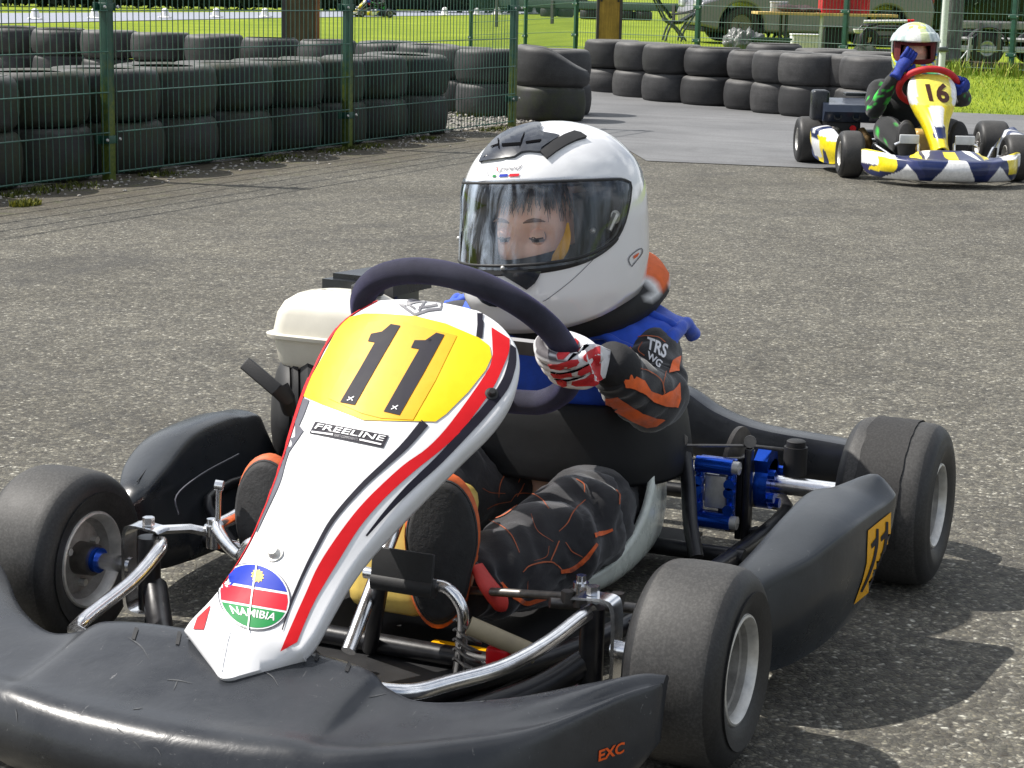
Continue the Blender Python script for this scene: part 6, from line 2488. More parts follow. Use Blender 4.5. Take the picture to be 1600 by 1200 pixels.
def put_tyre(loc, label, group, green=False, me=None, rot=(0, 0, 0), sc=1.0):
    o = bpy.data.objects.new('tyre', me or random.choice(TY[green]))
    COL.objects.link(o)
    o.location = loc
    o.rotation_euler = (rot[0], rot[1], random.uniform(0, 6.28) if not rot[2] else rot[2])
    q_ = sc * random.uniform(.955, 1.035)
    o.scale = (q_, q_ * random.uniform(.98, 1.02), 1.0)
    return tag(o, label, 'tyre', group)


ORD = ['first', 'second', 'third', 'fourth', 'fifth', 'sixth', 'seventh', 'eighth', 'ninth', 'tenth', 'eleventh', 'twelfth', 'thirteenth', 'fourteenth', 'fifteenth', 'sixteenth']
# tyre wall behind kart 16: front row, left to right
WALL = [(957, 150.5), (1003, 155), (1056, 160), (1118, 164.5), (1180, 170.5), (1224, 177), (1280, 182), (1332, 186), (1372, 191)]
WALL = [(912, 150.5), (957, 155), (1005, 160), (1068, 164.5), (1134, 171), (1175, 176.5), (1219, 181.5), (1283, 184.5), (1311, 190)]
for i, (lx, by) in enumerate(WALL):
    hor = -15 + .0234 * (lx + 40 - 800)
    dep = .9867 * FPX / (by - hor) + .26
    rad_px = .278 * FPX / dep
    c = D(lx + rad_px, 120, dep)
    g = gh(c.x, c.y) * .3
    for lv in (0, 1):
        put_tyre((c.x + random.uniform(-.012, .012), c.y + random.uniform(-.012, .012), g + lv * .263), '%s black tyre, %s from left, front row of wall beyond track' % (('lower', 'upper')[lv], ORD[i]), 'tyres of the wall beyond the track')
# second row behind it on the right
for i, (px_, dep) in enumerate(((1208, 17.9), (1290, 17.2), (1362, 16.75))):
    c = D(px_, 120, dep)
    for lv in (0, 1):
        put_tyre((c.x, c.y, gh(c.x, c.y) + lv * .263 + .01), '%s black tyre, %s from left in back row of wall beyond track' % (('lower', 'upper')[lv], ORD[i]), 'tyres of the wall beyond the track')
# mossy stacks along the fence
for i in range(12):
    x_ = -2.95 - i * .585
    if x_ < -8.95:
        break
    for lv in (0, 1):
        put_tyre((x_ + random.uniform(-.02, .02), FY - .345 + random.uniform(-.015, .015), lv * .270), '%s mossy tyre in the %s stack from the left along the wire fence' % (('lower', 'upper')[lv], ORD[i]), 'mossy tyres stacked along the fence', True, rot=(random.uniform(-.02, .02), random.uniform(-.02, .02), 0))
# second line of stacks running across to the end of the fence
A_, B_ = LD(-5.6, 19.7), LD(-1.14, 16.9)
LINE = [A_.lerp(B_, i / 8) for i in range(9)] + [LD(-.77, 16.45), LD(-.48, 16.0), LD(-.22, 15.55)]
for i, p in enumerate(LINE):
    for lv in (0, 1):
        put_tyre((p.x, p.y, lv * .264), '%s tyre in %s stack from left, line behind the mossy stacks' % (('lower', 'upper')[lv], ORD[i]), 'tyres lined up behind the fence', rot=(random.uniform(-.03, .03), random.uniform(-.03, .03), 0))
p = LD(-.98, 15.9)
# corner stack at the fence end, its upper tyre squashed and sagging open
cpos = D(858, 150, 14.95)
cpos.z = 0
put_tyre(cpos, 'lower black tyre of the corner stack at the end of the fence', 'tyres at the fence end', True, sc=.94)
sq = flat_tyre('tyre', .280, .300, M_OLD, .62, .06, 72)
for v in sq.vertices:
    l = v.co.xy.to_3d().dot(RTH)
    f = sstep(-.08, .30, l)
    top = v.co.z / .30
    v.co.z -= (.165 * f) * top ** 1.3
    nr = v.co.xy.to_3d().dot(-FWH)
    v.co += (RTH * .035 * f - FWH * .0) * (1 - .6 * top)
    v.co.z += .02 * top * sstep(.0, -.28, l)
o_ = bpy.data.objects.new('tyre', sq)
COL.objects.link(o_)
o_.location = cpos + V(0, 0, .262)
tag(o_, 'squashed black tyre sagging open on top of the corner stack at the fence end', 'tyre', 'tyres at the fence end')
c2 = D(868, 150, 15.75)
for lv in (0, 1):
    put_tyre((c2.x, c2.y, lv * .263), '%s black tyre directly behind the squashed corner tyre' % ('lower', 'upper')[lv], 'tyres at the fence end')

# distant tyre barriers beyond the paddock grass
k_ = 0
for (u0, u1, dep, v_) in ((845, 893, 62, 35), (908, 1020, 58, 43)):
    base = D((u0 + u1) / 2, v_, dep).z
    for ui, u in enumerate(np.arange(u0 + 12, u1, 26 if dep > 60 else 28)):
        c = D(float(u), 30, dep)
        for lv in (0, 1):
            put_tyre((c.x, c.y, max(0, gh(c.x, c.y)) + lv * .265), 'distant %s tyre, %s from left in the %s barrier beyond back fence' % (('lower', 'upper')[lv], ORD[ui], 'shorter' if dep > 60 else 'longer'), 'distant tyre barriers')

# =================================================================== SLEEPER POSTS, MARKERS, FAR KART, HEDGE
def wood_mat(name, c1, c2, scale=(30, 30, 1.5)):
    k = NT(name)
    mp = k.coord(scale)
    n1 = k.noise(mp, 2.2, 5, .65, .8)
    n2 = k.noise(k.coord(), 9, 4, .6)
    col = k.mix(1.0, k.ramp(n1, [(.3, c1), (.7, c2)]), k.ramp(n2, [(.3, (.75, .75, .75)), (.7, (1.2, 1.2, 1.2))]), 'MULTIPLY')
    k.set(base=mo(col), rough=.8, normal=k.bump(n1, .4, .004))
    return k.m


M_SLEEP = wood_mat('dark_wood', (.045, .032, .012, 1), (.085, .062, .022, 1))
M_GOLD = wood_mat('golden_wood', (.22, .13, .018, 1), (.34, .21, .035, 1))
M_EDGE = mat('weathered_edge', (.045, .040, .040), .8, var=.3)
for (u, w_px, dep, top, label, m0) in ((470, 58, 19.6, 1.5, 'brown wooden board post standing behind the left tyre rows', M_SLEEP), (951, 40, 19.8, 1.5, 'golden brown wooden board with dark edges behind the tyre wall', M_GOLD)):
    c = D(u, 60, dep)
    c.z = gh(c.x, c.y)
    bw = w_px / FPX * dep
    t = thing('board_post', label, 'wooden post', c, math.atan2(RTH.y, RTH.x), 'wooden board posts')
    MB().box((0, 0, top / 2 - .02), (bw * .80, .05, top + .04), None, .004).obj('board', [m0], t, 40)
    for s in (1, -1):
        MB().box((s * bw * .45, .002, top / 2 - .02), (bw * .105, .075, top + .04), None, .006).obj('edge_batten', [M_EDGE if m0 is M_GOLD or s < 0 else wood_mat('lit_edge_wood', (.14, .055, .015, 1), (.22, .09, .03, 1))], t, 40)  # brown post's right batten: light on that edge painted in as orange
    if m0 is M_GOLD:
        for s in (1, -1):
            MB().lathe([(0, .012), (.008, .012), (.008, 0)], (s * bw * .33, -.027, D(u, 1, dep).z - c.z), (0, -1, 0), 10).obj('bolt', [M_RUB], t, 40)

mk = MB()
mk.lathe([(0, .19), (.02, .19), (.045, .125), (.10, .105), (.18, .095), (.235, .075), (.26, .035), (.265, 0)], (0, 0, 0), (0, 0, 1), 20)
for a in range(4):
    mk.box((.15 * math.cos(a * PI / 2 + .6), .15 * math.sin(a * PI / 2 + .6), .02), (.13, .07, .04), Matrix.Rotation(a * PI / 2 + .6, 3, 'Z'), .01)
mk_me = mk.mesh('track_marker', [mat('white_marker', (.82, .80, .80), .5)], 40)
PLACES = ['leftmost of the row', 'left of the mossy fence post', 'right of the mossy fence post', 'second right of the mossy post', 'left of the brown board post', 'first right of the distant kart', 'second right of the distant kart', 'third right of the distant kart', 'fourth right of the distant kart', 'rightmost of the row']
for (u, v, sc), pl in zip(((55, 30, 1), (148, 29, 1), (258, 28, 1), (338, 27, 1), (414, 27, 1), (695, 24, 1.05), (745, 23, .9), (777, 23, 1.05), (806, 22, 1), (833, 21, 1)), PLACES):
    p = K(u, v, 'z', .01)
    o = bpy.data.objects.new('track_marker', mk_me)
    COL.objects.link(o)
    o.location = p
    o.rotation_euler.z = random.uniform(0, 6)
    o.scale = (sc * (1.0 + .004 * ((p - CAM).length - 48)),) * 3
    tag(o, 'white bell-shaped marker on the far track, ' + pl, 'marker', 'white markers along the far track')

fk = copy_tree(k16)
fp = K(604, 27, 'z', .004)
fk.location = fp
fk.rotation_euler = (0, 0, math.atan2(-RTH.y, -RTH.x) + .25)
tag(fk, 'tiny white racing kart driving on the far track behind the fence', 'go-kart')
fd = copy_tree(d16)
fd.matrix_world = Matrix.Translation(fp) @ Matrix.Rotation(math.atan2(-RTH.y, -RTH.x) + .25, 4, 'Z')
tag(fd, 'tiny distant driver in dark suit sitting in the kart on the far track', 'person')

M_LEAF = [mat('leaf_' + n, c, .7, var=.25, vs=3) for n, c in (('dark', (.012, .022, .010)), ('mid', (.022, .040, .013)), ('light', (.045, .075, .018)))]


def leaf(mb, p, s):
    a = Vector((random.gauss(0, 1), random.gauss(0, 1), random.gauss(0, 1))).normalized() * s
    b = a.orthogonal().normalized() * s * .55
    b.rotate(Matrix.Rotation(random.uniform(0, 6.28), 3, a.normalized()))
    i = len(mb.v)
    mb.v += [p - a, p + b, p + a, p - b]
    mb.face((i, i + 1, i + 2, i + 3))


def hedge(label, l0, d0, l1, d1, h, thick, count, size, leaf_mats=None, group='hedges'):
    mb = MB()
    a, b = LD(l0, d0), LD(l1, d1)
    c = (a + b) / 2
    t = (b - a)
    nrm = Vector((-t.y, t.x, 0)).normalized()
    for i in range(count):
        u, v, w = random.random(), random.random(), random.random() ** .6
        if noise.noise(Vector((u * t.length * .8, v * 3, 1))) < -.35:
            continue
        mb.m = 0 if random.random() < .5 else (1 if random.random() < .7 else 2)
        bulge = math.sin(PI * min(1, max(0, v))) ** .4
        p = a + t * u + nrm * (random.choice((-1, 1)) * w * thick * .5 * bulge) + Vector((0, 0, .02 + v * h * (1 + .08 * noise.noise(Vector((u * 9, 0, 0)))))) - c
        leaf(mb, p, size * random.uniform(.6, 1.3))
    inner = MB()
    rings = []
    for i in range(13):
        p = a + t * (i / 12) - c
        rings.append([p + nrm * (thick * .36 * math.cos(x)) * 1.0 + Vector((0, 0, .01 + h * .47 * (1 + math.sin(x)))) for x in np.linspace(0, 2 * PI, 10, endpoint=False)])
    o = bpy.data.objects.new('hedge', None)
    COL.objects.link(o)
    o.location = c
    mb.obj('foliage', leaf_mats or M_LEAF, o, 0, recalc=False)
    inner.loft(rings, True, True)
    inner.obj('inner_growth', [(leaf_mats or M_LEAF)[0]], o, 60)
    return tag(o, label, 'hedge', group)


hedge('long dark hedge along the far side of the distant track at the left', -34, 62, 2.5, 88, 3.0, 2.2, 15000, .16)
hedge('dark green hedge standing behind the silver car and the trailer', 4.4, 38.5, 17, 32.0, 3.2, 1.6, 11000, .11)
# low dark rail in the far middle
p0, p1 = LD(-.6, 52), LD(5.2, 46)
rt_ = thing('guard_rail', 'dark green timber guard rail across the far grass behind the back fence', 'guard rail', p0)
dd = p1 - p0
dd.z = 0
rm = Matrix.Rotation(math.atan2(dd.y, dd.x), 3, 'Z')
MB().box(dd / 2 + V(0, 0, .66), (dd.length, .06, .20), rm, .01).obj('rail', [mat('dark_green_board', (.012, .035, .026), .7, var=.3)], rt_, 40)
for i in range(5):
    MB().box(dd * (i / 4) + V(0, 0, .37) + rm @ V(0, -.05, 0), (.10, .03, .76), rm, .006).obj('rail_post', [M_EDGE], rt_, 40)
# =================================================================== PADDOCK THINGS BEHIND THE BACK FENCE
RZ = math.atan2(RTH.y, RTH.x)                   # local +x = right in the photograph, local +y = away from the camera


def here(name, label, cat, u, dep, group=None, rz=0.0):
    return thing(name, label, cat, UG(u, dep), RZ + rz, group)


def lx(u, u0, dep):                            # local x of photo column u on a thing placed at column u0
    return (u - u0) * dep / FPX


def lz(v, u, dep):                             # local z of photo row v
    p = D(u, v, dep)
    return p.z - UG(u, dep).z


# ---- silver car
car = here('parked_car', 'silver car parked beyond the table, its dark wheel arch facing the fence', 'car', 1250, 33.5, None, R(8))
M_SILVER = mat('silver_paint', (.19, .185, .20), .35, .2, var=.05, coat=.3)
M_GLASSD = mat('dark_glass', (.015, .02, .022), .08, var=.1)
fwx, rwx, wr_, wz = -1.28, 1.26, .31, .31


def car_profile():
    P = [(-2.02, .30), (-2.06, .50), (-1.98, .68), (-1.55, .80), (-1.0, .88), (1.75, .93), (2.02, .88), (2.10, .62), (2.06, .30)]
    low = [(rwx + .40, .22)]
    low += [(rwx + .385 * math.cos(a), wz + .385 * math.sin(a)) for a in np.linspace(0, PI, 14)]
    low += [(rwx - .40, .20), (fwx + .40, .20)]
    low += [(fwx + .385 * math.cos(a), wz + .385 * math.sin(a)) for a in np.linspace(0, PI, 14)]
    low += [(fwx - .40, .22)]
    return P + low


cb_ = MB()
cb_.prism([(x, -.82, z) for x, z in car_profile()], (0, 1.64, 0))
body_ = cb_.obj('body', [M_SILVER], car, 40)
_b = body_.modifiers.new('soft_edges', 'BEVEL')
_b.width = .045
_b.segments = 3
gh_ = MB()
gh_.loft([[Vector(p) for p in r_] for r_ in (((-.95, -.78, .90), (1.80, -.78, .93), (1.80, .78, .93), (-.95, .78, .90)), ((-.30, -.62, 1.36), (1.45, -.62, 1.38), (1.45, .62, 1.38), (-.30, .62, 1.36)), ((-.10, -.55, 1.43), (1.25, -.55, 1.44), (1.25, .55, 1.44), (-.10, .55, 1.43)))], True, True)
gh_.obj('roof', [M_SILVER], car, 40)
for y_, s in ((-.80, -1), (.80, 1)):
    for x0, x1 in ((-.62, .38), (.46, 1.45)):
        q = [(x0, .955), (x1, .965), (min(x1, 1.30), 1.33), (max(x0, -.16), 1.32)]
        MB().prism([(a, y_ * (1 - (b - .92) * .43) + s * .012, b) for a, b in q], (0, s * .004, 0)).obj('window', [M_GLASSD], car, 0)
for x_ in (fwx, rwx):
    for s in (-1, 1):
        wb = MB().lathe([(-.09, .20), (-.09, .285), (-.06, .31), (.06, .31), (.09, .285), (.09, .20)], (x_, s * .72, wz), (0, s, 0), 28)
        w_ = wb.obj('wheel', [M_WALLR], car, 50)
        rb_ = MB().lathe([(.075, .205), (.08, .19), (.04, .17), (.03, .05), (.05, .04), (.05, 0)], (x_, s * .72, wz), (0, s, 0), 28)
        rb_.obj('rim', [M_DARKMET], w_, 40)
for s in (-1, 1):
    MB().box((2.07, s * .62, .78), (.06, .26, .16), None, .02).obj('tail_light', [mat('red_lens', (.35, .006, .008), .15, coat=.5)], car, 40)
    MB().box((-2.0, s * .58, .66), (.10, .34, .14), None, .03).obj('headlight', [mat('clear_lens', (.5, .52, .55), .1, coat=.5)], car, 40)
MB().box((0.0, 0, .235), (3.9, 1.50, .10), None, .03).obj('sill', [M_RUB], car, 40)

# ---- trestle table
TD = 26.0
table = here('trestle_table', 'long trestle table with a pale yellow wooden top behind the fence', 'table', 1288, TD)
tz = lz(22.5, 1288, TD)
L0, L1 = lx(1180, 1288, TD), lx(1398, 1288, TD)
MB().box(((L0 + L1) / 2, .34, tz), (L1 - L0, .72, .036), None, .004).obj('tabletop', [wood_mat('pale_yellow_wood', (.50, .34, .10, 1), (.68, .50, .20, 1), (2, 30, 30))], table, 40)
M_LEGD, M_LEGW = mat('dark_leg', (.03, .032, .03), .6), mat('white_leg', (.70, .72, .70), .5)
M_LEGY = wood_mat('straw_wood', (.36, .28, .12, 1), (.52, .42, .20, 1))
for u, m_, w_ in ((1226, M_LEGD, .045), (1281, M_LEGW, .048)):
    MB().tube([(lx(u, 1288, TD), .10, -.01), (lx(u + 1, 1288, TD), .10, tz - .018)], w_ * .5, 10).obj('leg', [m_], table, 40)
for a, b in (((1354, .12), (1366, .20)), ((1378, .55), (1368, .45))):
    MB().tube([(lx(a[0], 1288, TD), a[1], -.01), (lx(b[0], 1288, TD), b[1], tz - .018)], .036, 8, flat=.6).obj('leg', [M_LEGY], table, 40)
MB().tube([(lx(1226, 1288, TD), .60, -.01), (lx(1226, 1288, TD), .60, tz - .018)], .022, 10).obj('leg', [M_LEGD], table, 40)


def on_table(name, label, cat, u, y, group=None):
    p = table.location + Matrix.Rotation(RZ, 3, 'Z') @ Vector((lx(u, 1288, TD), y, tz + .018))
    return thing(name, label, cat, p, RZ, group)


M_CRATE = mat('red_plastic', (.48, .012, .022), .4, var=.12)
for u, y, w_, h_, lab in ((1299, .25, .31, .27, 'bright red ribbed plastic crate on the yellow table, left of the two'), (1342, .40, .27, .25, 'darker red plastic crate at the right end of the yellow table')):
    t = on_table('crate', lab, 'crate', u, y, 'red crates on the table')
    b_ = MB()
    for s in (1, -1):
        b_.box((0, s * .185, h_ / 2), (w_, .012, h_))
        b_.box((s * (w_ / 2 - .006), 0, h_ / 2), (.012, .358, h_))
    b_.box((0, 0, .006), (w_ - .024, .358, .012))
    b_.obj('tub', [M_CRATE], t, 0)
    rm_ = MB()
    for s in (1, -1):
        rm_.box((0, s * .196, h_ - .02), (w_ + .03, .022, .03))
        rm_.box((s * (w_ / 2 + .010), 0, h_ - .02), (.020, .37, .03))
    rm_.obj('rim', [M_CRATE], t, 0)
    ri_ = MB()
    for i in range(7):
        ri_.box((-w_ / 2 + .03 + i * (w_ - .06) / 6, -.195, h_ / 2 - .02), (.012, .010, h_ - .05))
    tag(ri_.obj('ribs', [M_CRATE], t, 0), kind='stuff')
t = on_table('cloth_bundle', 'dark brown crumpled cloth bundle lying on the yellow table', 'cloth', 1252, .25)
b_ = MB().sphere((0, 0, .045), (.34, .16, .055), 40, 20)
b_.xf(lambda p: p + Vector((0, 0, max(0, p.z) * (.55 * noise.noise(p * 5) + .3 * noise.noise(p * 13)))) + Vector((noise.noise(p * 7) * .03, 0, 0)))
b_.obj('cloth', [mat('brown_cloth', (.055, .035, .035), .9, var=.3)], t, 180)
t = on_table('tool_box', 'small grey box behind the brown cloth on the yellow table', 'box', 1219, .42)
MB().box((0, 0, .06), (.22, .16, .12), None, .012).obj('body', [mat('grey_box', (.42, .44, .46), .4)], t, 40)
MB().box((0, 0, .128), (.235, .17, .022), None, .006).obj('lid', [mat('grey_lid', (.52, .54, .56), .4)], t, 40)

# ---- things standing on the paddock ground
t = here('storage_bin', 'dark green plastic bin under the left end of the table', 'bin', 1202, 25.4)
MB().loft([[Vector((sx * a, sy * b, z)) for sx, sy in ((-1, -1), (1, -1), (1, 1), (-1, 1))] for a, b, z in ((.20, .16, 0), (.245, .20, .26), (.245, .20, .262), (.225, .18, .262), (.19, .15, .02))], True, True).obj('tub', [mat('dark_green_plastic', (.008, .030, .024), .35)], t, 30)
MB().loft([[Vector((sx * a, sy * b, z)) for sx, sy in ((-1, -1), (1, -1), (1, 1), (-1, 1))] for a, b, z in ((.26, .215, .235), (.262, .217, .262), (.243, .198, .264), (.243, .198, .240))], True, False).obj('rim', [mat('green_rim', (.02, .06, .05), .35)], t, 30)
t = here('rubbish_sack', 'crumpled pale sack slumped against the dark green bin', 'sack', 1160, 25.5)
b_ = MB().sphere((0, 0, .17), (.26, .17, .19), 56, 36)
b_.xf(lambda p: p * (1 + .30 * noise.noise(p * 9 + Vector((3, 0, 0))) + .14 * noise.noise(p * 26)))
b_.xf(lambda p: Vector((p.x, p.y, max(-.01, p.z))))
b_.obj('sack', [mat('pale_film', (.13, .135, .13), .35, var=.35, vs=14)], t, 180)
t = here('storage_box', 'low black storage box on the ground under the table', 'box', 1300, 26.6)
MB().box((0, 0, .19), (.30, .42, .40), None, .02).obj('body', [M_RUB], t, 40)
MB().box((0, 0, .40), (.33, .45, .035), None, .01).obj('lid', [M_PLAST2], t, 40)
t = here('plastic_tray', 'white plastic tray box on the grass under the table', 'box', 1257, 27.4)
MB().box((0, 0, .17), (.42, .30, .20), None, .02).obj('body', [mat('white_tub', (.72, .73, .72), .4)], t, 40)
MB().box((0, 0, .275), (.44, .32, .02), None, .006).obj('lid', [mat('white_lid', (.78, .79, .78), .4)], t, 40)
for s in (1, -1):
    MB().box((s * .15, 0, .03), (.05, .26, .08), None, .01).obj('foot', [M_RUB], t, 40)

# ---- reclining camping chair
ch = here('camping_chair', 'dark reclining camping chair on a folded tube frame behind the fence', 'chair', 1050, 26.4)


def cp(u, v, y):
    return Vector((lx(u, 1050, 26.4), y, lz(v, u, 26.4)))


M_CANV = mat('dark_canvas', (.012, .016, .020), .85, var=.3, bump=.3, bs=200)
M_TUBE = mat('grey_tube', (.10, .11, .11), .35, .7)
bk = MB()
bk.loft([[cp(u, v, y) + Vector((0, 0, -.02 * math.sin(PI * (y + .26) / .52))) for y in np.linspace(-.26, .26, 7)] for u, v in ((1010, -24), (1020, -8), (1030, 6), (1042, 20), (1046, 26))], False, False)
o_ = bk.obj('backrest', [M_CANV], ch, 60)
o_.modifiers.new('thickness', 'SOLIDIFY').thickness = .018
bk = MB()
bk.loft([[cp(u, v, y) + Vector((0, 0, -.03 * math.sin(PI * (y + .26) / .52))) for y in np.linspace(-.26, .26, 7)] for u, v in ((1034, 27), (1044, 33), (1060, 32), (1076, 22), (1082, 17))], False, False)
o_ = bk.obj('seat', [M_CANV], ch, 60)
o_.modifiers.new('thickness', 'SOLIDIFY').thickness = .018
for y_ in (-.28, .28):
    MB().tube([cp(1008, -26, y_), cp(1034, 27, y_), cp(1052, 42, y_), cp(1068, 63, y_)], .014, 8, sm=3).obj('side_frame', [M_TUBE], ch, 60)
    MB().tube([cp(1086, 10, y_), cp(1074, 32, y_), cp(1064, 48, y_), cp(1060, 64, y_)], .014, 8, sm=3).obj('leg', [M_TUBE], ch, 60)
    MB().tube([cp(1046, 34, y_), cp(1040, 48, y_), cp(1036, 63.5, y_)], .014, 8, sm=3).obj('leg', [M_TUBE], ch, 60)
    MB().tube([cp(1048, 22, y_), cp(1066, 20, y_), cp(1084, 15, y_)], .018, 8, sm=3, flat=.5).obj('armrest', [M_RUB], ch, 60)

# ---- trolley with kart parts right of the table
tr_ = here('kart_trolley', 'black kart trolley with a white and red crossbar right of the table', 'trolley', 1378, 24.8)


def tp_(u, v, y):
    return Vector((lx(u, 1378, 24.8), y, lz(v, u, 24.8)))


b_ = MB()
for y_ in (-.2, .25):
    b_.tube([tp_(1338, 70, y_), tp_(1350, 40, y_), tp_(1410, 38, y_), tp_(1422, 70, y_)], .018, 8, sm=3)
b_.tube([tp_(1350, 40, -.2), tp_(1350, 40, .25)], .016, 8)
b_.tube([tp_(1410, 38, -.2), tp_(1410, 38, .25)], .016, 8)
b_.tube([tp_(1345, 56, -.2), tp_(1415, 56, -.2)], .014, 8)
b_.obj('stand', [M_STEEL], tr_, 60)
MB().tube([tp_(1341, 33, -.22), tp_(1408, 32.5, -.22)], .020, 10).obj('crossbar', [mat('white_bar', (.72, .72, .72), .35)], tr_, 60)
MB().tube([tp_(1408, 32.5, -.22), tp_(1419, 32.5, -.22)], .024, 10).obj('bar_end', [M_RED], tr_, 60)
MB().box(tp_(1384, 44, .05), (.36, .40, .07), None, .02).obj('seat_shell', [M_RUB], tr_, 40)
MB().lathe([(-.06, .05), (-.07, .10), (-.05, .125), (.05, .125), (.07, .10), (.06, .05)], tp_(1352, 60, -.15), (0, 1, 0), 24).obj('wheel', [M_WALLR], tr_, 50)
MB().lathe([(-.06, .05), (-.07, .10), (-.05, .125), (.05, .125), (.07, .10), (.06, .05)], tp_(1412, 60, -.15), (0, 1, 0), 24).obj('wheel', [M_WALLR], tr_, 50)
t = here('water_tub', 'large black plastic tub on the ground in front of the trolley', 'tub', 1376, 23.9)
MB().lathe([(0, .20), (.02, .21), (.17, .24), (.18, .25), (.185, .235), (.03, .20), (.03, 0)], (0, 0, 0), (0, 0, 1), 32).obj('tub', [M_RUB], t, 40)
for a in (0, PI):
    MB().tube([(.24 * math.cos(a), -.05, .15), (.275 * math.cos(a), 0, .155), (.24 * math.cos(a), .05, .15)], .008, 6, sm=4).obj('handle', [M_RUB], t, 60)
t = here('wash_bowl', 'small white bowl on a post between the table and the trolley', 'bowl', 1338, 24.3)
MB().lathe([(lz(52, 1338, 24.3), .02), (lz(50.5, 1338, 24.3), .05), (lz(46, 1338, 24.3), .068), (lz(45, 1338, 24.3), .066), (lz(49, 1338, 24.3), .045), (lz(50, 1338, 24.3), 0)], (0, 0, 0), (0, 0, 1), 24).obj('bowl', [mat('white_bowl', (.7, .7, .68), .4)], t, 40)
MB().tube([(0, 0, -.01), (0, 0, lz(51, 1338, 24.3))], .014, 8).obj('stem', [M_TUBE], t, 60)
t = here('tool_bag', 'open dark bag with a pale bottle beside the fence post', 'bag', 1345, 23.5)
b_ = MB().sphere((0, 0, .10), (.20, .14, .13), 40, 24)
b_.xf(lambda p: p * (1 + .22 * noise.noise(p * 8)))
b_.xf(lambda p: Vector((p.x, p.y, max(-.01, p.z))))
b_.obj('bag', [mat('olive_bag', (.03, .04, .025), .8, var=.4)], t, 180)
t = here('bottle', 'small pale green bottle standing in front of the dark bag', 'bottle', 1341, 23.15)
MB().lathe([(0, 0), (0, .036), (.07, .036), (.095, .018), (.115, .016), (.115, 0)], (0, 0, 0), (0, 0, 1), 20).obj('body', [mat('pale_green_plastic', (.42, .55, .30), .35)], t, 40)
MB().lathe([(.112, 0), (.112, .019), (.130, .019), (.130, 0)], (0, 0, 0), (0, 0, 1), 16).obj('cap', [M_WHITE], t, 40)

# ---- white pole and the tree behind it
t = here('white_pole', 'slim white metal pole standing in front of the grey tree trunk', 'pole', 1471.5, 20.9)
MB().tube([(0, 0, -.05), (0, 0, 2.3)], .036, 16).obj('tube', [mat('white_pole_paint', (.62, .66, .66), .4, var=.1)], t, 60)
MB().box((.0, -.01, lz(77, 1471, 20.9)), (.10, .085, .05), None, .008).obj('collar', [M_TUBE], t, 40)
tr = here('tree', 'grey barked tree whose trunk stands right behind the white pole', 'tree', 1480, 22.6)
k = NT('grey_bark')
co_ = k.coord((9, 9, 2.2))
n1_ = k.noise(co_, 3, 6, .7, .6)
k.set(base=k.ramp(n1_, [(.3, (.055, .055, .055, 1)), (.55, (.13, .135, .135, 1)), (.75, (.22, .23, .225, 1))]), rough=.9, normal=k.bump(n1_, .8, .02))
tm = MB()
tm.tube(cr([(0, 0, -.05), (.0, 0, .1), (.02, 0, .7), (.01, .02, 1.6), (.05, .03, 2.6), (.03, 0, 3.6)], 8), [.185, .150, .125, .115, .10, .06], 20)
for a, z_, l in ((.3, 2.3, .9), (2.2, 2.6, 1.0), (4.1, 2.5, .9), (5.3, 2.9, .8), (1.2, 3.2, .7)):
    tm.tube(cr([(.03, .02, z_), (.03 + .4 * l * math.cos(a), .4 * l * math.sin(a), z_ + .35 * l), (.9 * l * math.cos(a), .9 * l * math.sin(a), z_ + .6 * l)], 5), [.055, .035, .012], 10)
for i, p in enumerate(tm.v):
    tm.v[i] = p * 1.0 + Vector((p.x, p.y, 0)).normalized() * .010 * noise.noise(Vector((p.x * 12, p.y * 12, p.z * 4)))
tm.obj('trunk', [k.m], tr, 60)
cw = MB()
random.seed(31)
clumps = [(random.uniform(-1, 1), random.uniform(-1, 1), random.uniform(2.6, 4.4), random.uniform(.35, .65)) for _ in range(16)]
for i in range(5200):
    x_, y_, z_, r_ = random.choice(clumps)
    v = Vector((random.gauss(0, 1), random.gauss(0, 1), random.gauss(0, 1))).normalized() * r_ * random.random() ** .4
    cw.m = 0 if random.random() < .4 else (1 if random.random() < .6 else 2)
    leaf(cw, Vector((x_, y_, z_)) + v, .06 * random.uniform(.6, 1.2))
cw.obj('crown', M_LEAF, tr, 0, recalc=False)

# ---- flat trailer at the right
TRD = 24.2
tl = here('flatbed_trailer', 'galvanised flatbed trailer with plank sides parked behind the fence at the right', 'trailer', 1560, TRD, None, R(-3))


def qx(u):
    return lx(u, 1560, TRD)


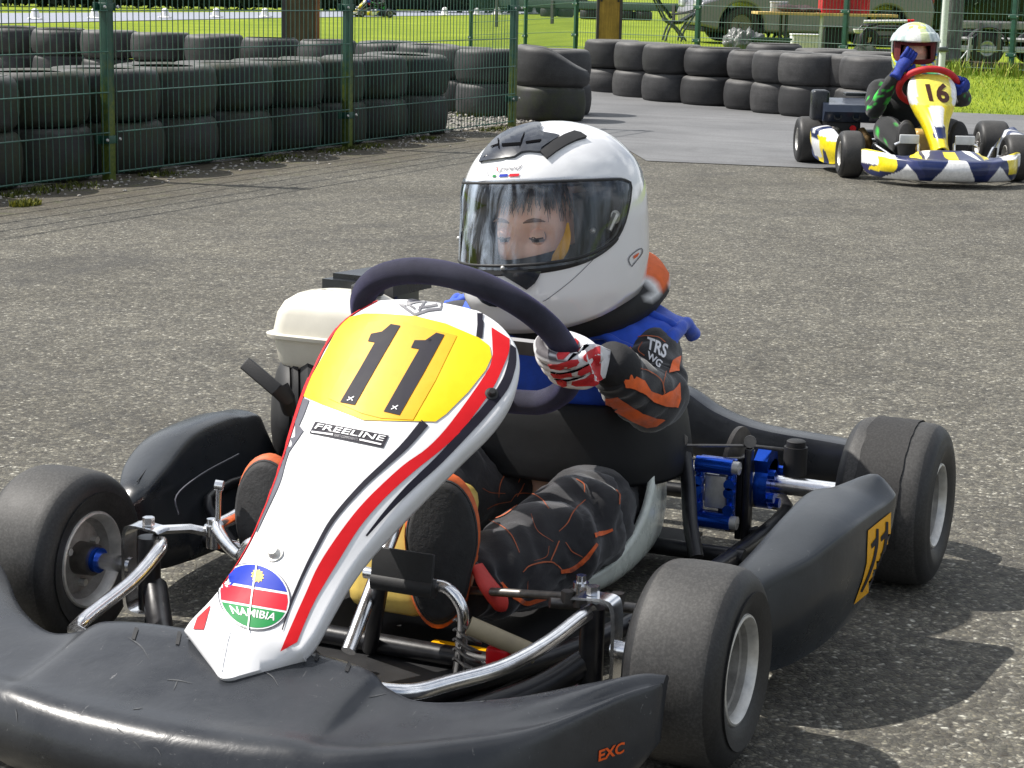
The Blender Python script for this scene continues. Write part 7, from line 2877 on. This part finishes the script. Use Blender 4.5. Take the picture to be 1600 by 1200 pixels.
M_GALV = mat('galvanised', (.42, .44, .45), .4, .6, var=.2, vs=14)
M_PLANK = wood_mat('grey_plank', (.20, .20, .195, 1), (.36, .36, .35, 1), (2, 30, 30))
X0, X1 = qx(1493), qx(1790)
for v, h_, m_ in ((40, .085, M_PLANK), (77, .075, M_GALV)):
    for y_ in (0, 1.3):
        MB().box(((X0 + X1) / 2, y_, lz(v, 1560, TRD)), (X1 - X0, .03, h_), None, .004).obj('side_board' if v < 70 else 'side_rail', [m_], tl, 40)
MB().box(((X0 + X1) / 2 + .02, .65, lz(63, 1560, TRD)), (X1 - X0 - .06, 1.26, .03), None, .004).obj('deck', [M_PLANK], tl, 40)
for u in (1528, 1558, 1612, 1700):
    for y_ in (-.03, 1.33):
        MB().box((qx(u), y_, (lz(36, 1560, TRD) + lz(80, 1560, TRD)) / 2), (.045, .03, lz(36, 1560, TRD) - lz(80, 1560, TRD)), None, .003).obj('stanchion', [M_DARKMET], tl, 40)
for u in (1541, 1640):
    for y_ in (.06, 1.24):
        w_ = MB().lathe([(-.07, .10), (-.08, .18), (-.06, .215), (.06, .215), (.08, .18), (.07, .10)], (qx(u), y_, .215), (0, 1, 0), 28).obj('wheel', [M_WALLR], tl, 50)
        MB().lathe([(-.06, .105), (-.065, .09), (-.04, .03), (-.05, 0)], (qx(u), y_, .215), (0, 1, 0), 24).obj('rim', [M_GALV], w_, 40)
MB().tube([(qx(1495), .2, lz(72, 1495, TRD)), (qx(1482), .65, lz(74, 1495, TRD)), (qx(1495), 1.1, lz(72, 1495, TRD))], .028, 8).obj('drawbar', [M_GALV], tl, 60)
jk = MB().tube([(qx(1510), -.06, .0), (qx(1513), -.06, lz(58, 1510, TRD))], .022, 10)
jk.lathe([(0, 0), (0, .05), (.012, .05), (.012, 0)], (qx(1510), -.06, 0), (0, 0, 1), 16)
jk.obj('jack', [M_GALV], tl, 50)
MB().tube([(qx(1498), -.05, .05), (qx(1516), -.05, lz(70, 1510, TRD))], .010, 8).obj('stay', [M_GALV], tl, 60)
mg = MB()
mg.loft([[Vector((qx(1541) + .27 * math.cos(a), y_, .215 + .27 * math.sin(a))) for a in np.linspace(.2, PI - .2, 12)] for y_ in (-.06, .16)], False, False)
o_ = mg.obj('mudguard', [M_RUB], tl, 60)
o_.modifiers.new('thickness', 'SOLIDIFY').thickness = .008

# sleepers and stones lying along the paddock edge
for i, (u, dep, l_) in enumerate(((1500, 22.3, .50), (1560, 22.0, .55), (1240, 25.2, .42))):
    t = here('timber_baulk', ('dark timber baulk lying below the tree trunk at the paddock edge', 'dark timber baulk lying in front of the trailer wheels', 'short dark timber baulk lying on the grass under the table')[i], 'timber', u, dep, 'timber baulks in the paddock', R((3, -2, 5)[i]))
    MB().box((0, 0, .05), (l_, .12, .13), None, .012).obj('baulk', [M_SLEEP], t, 40)
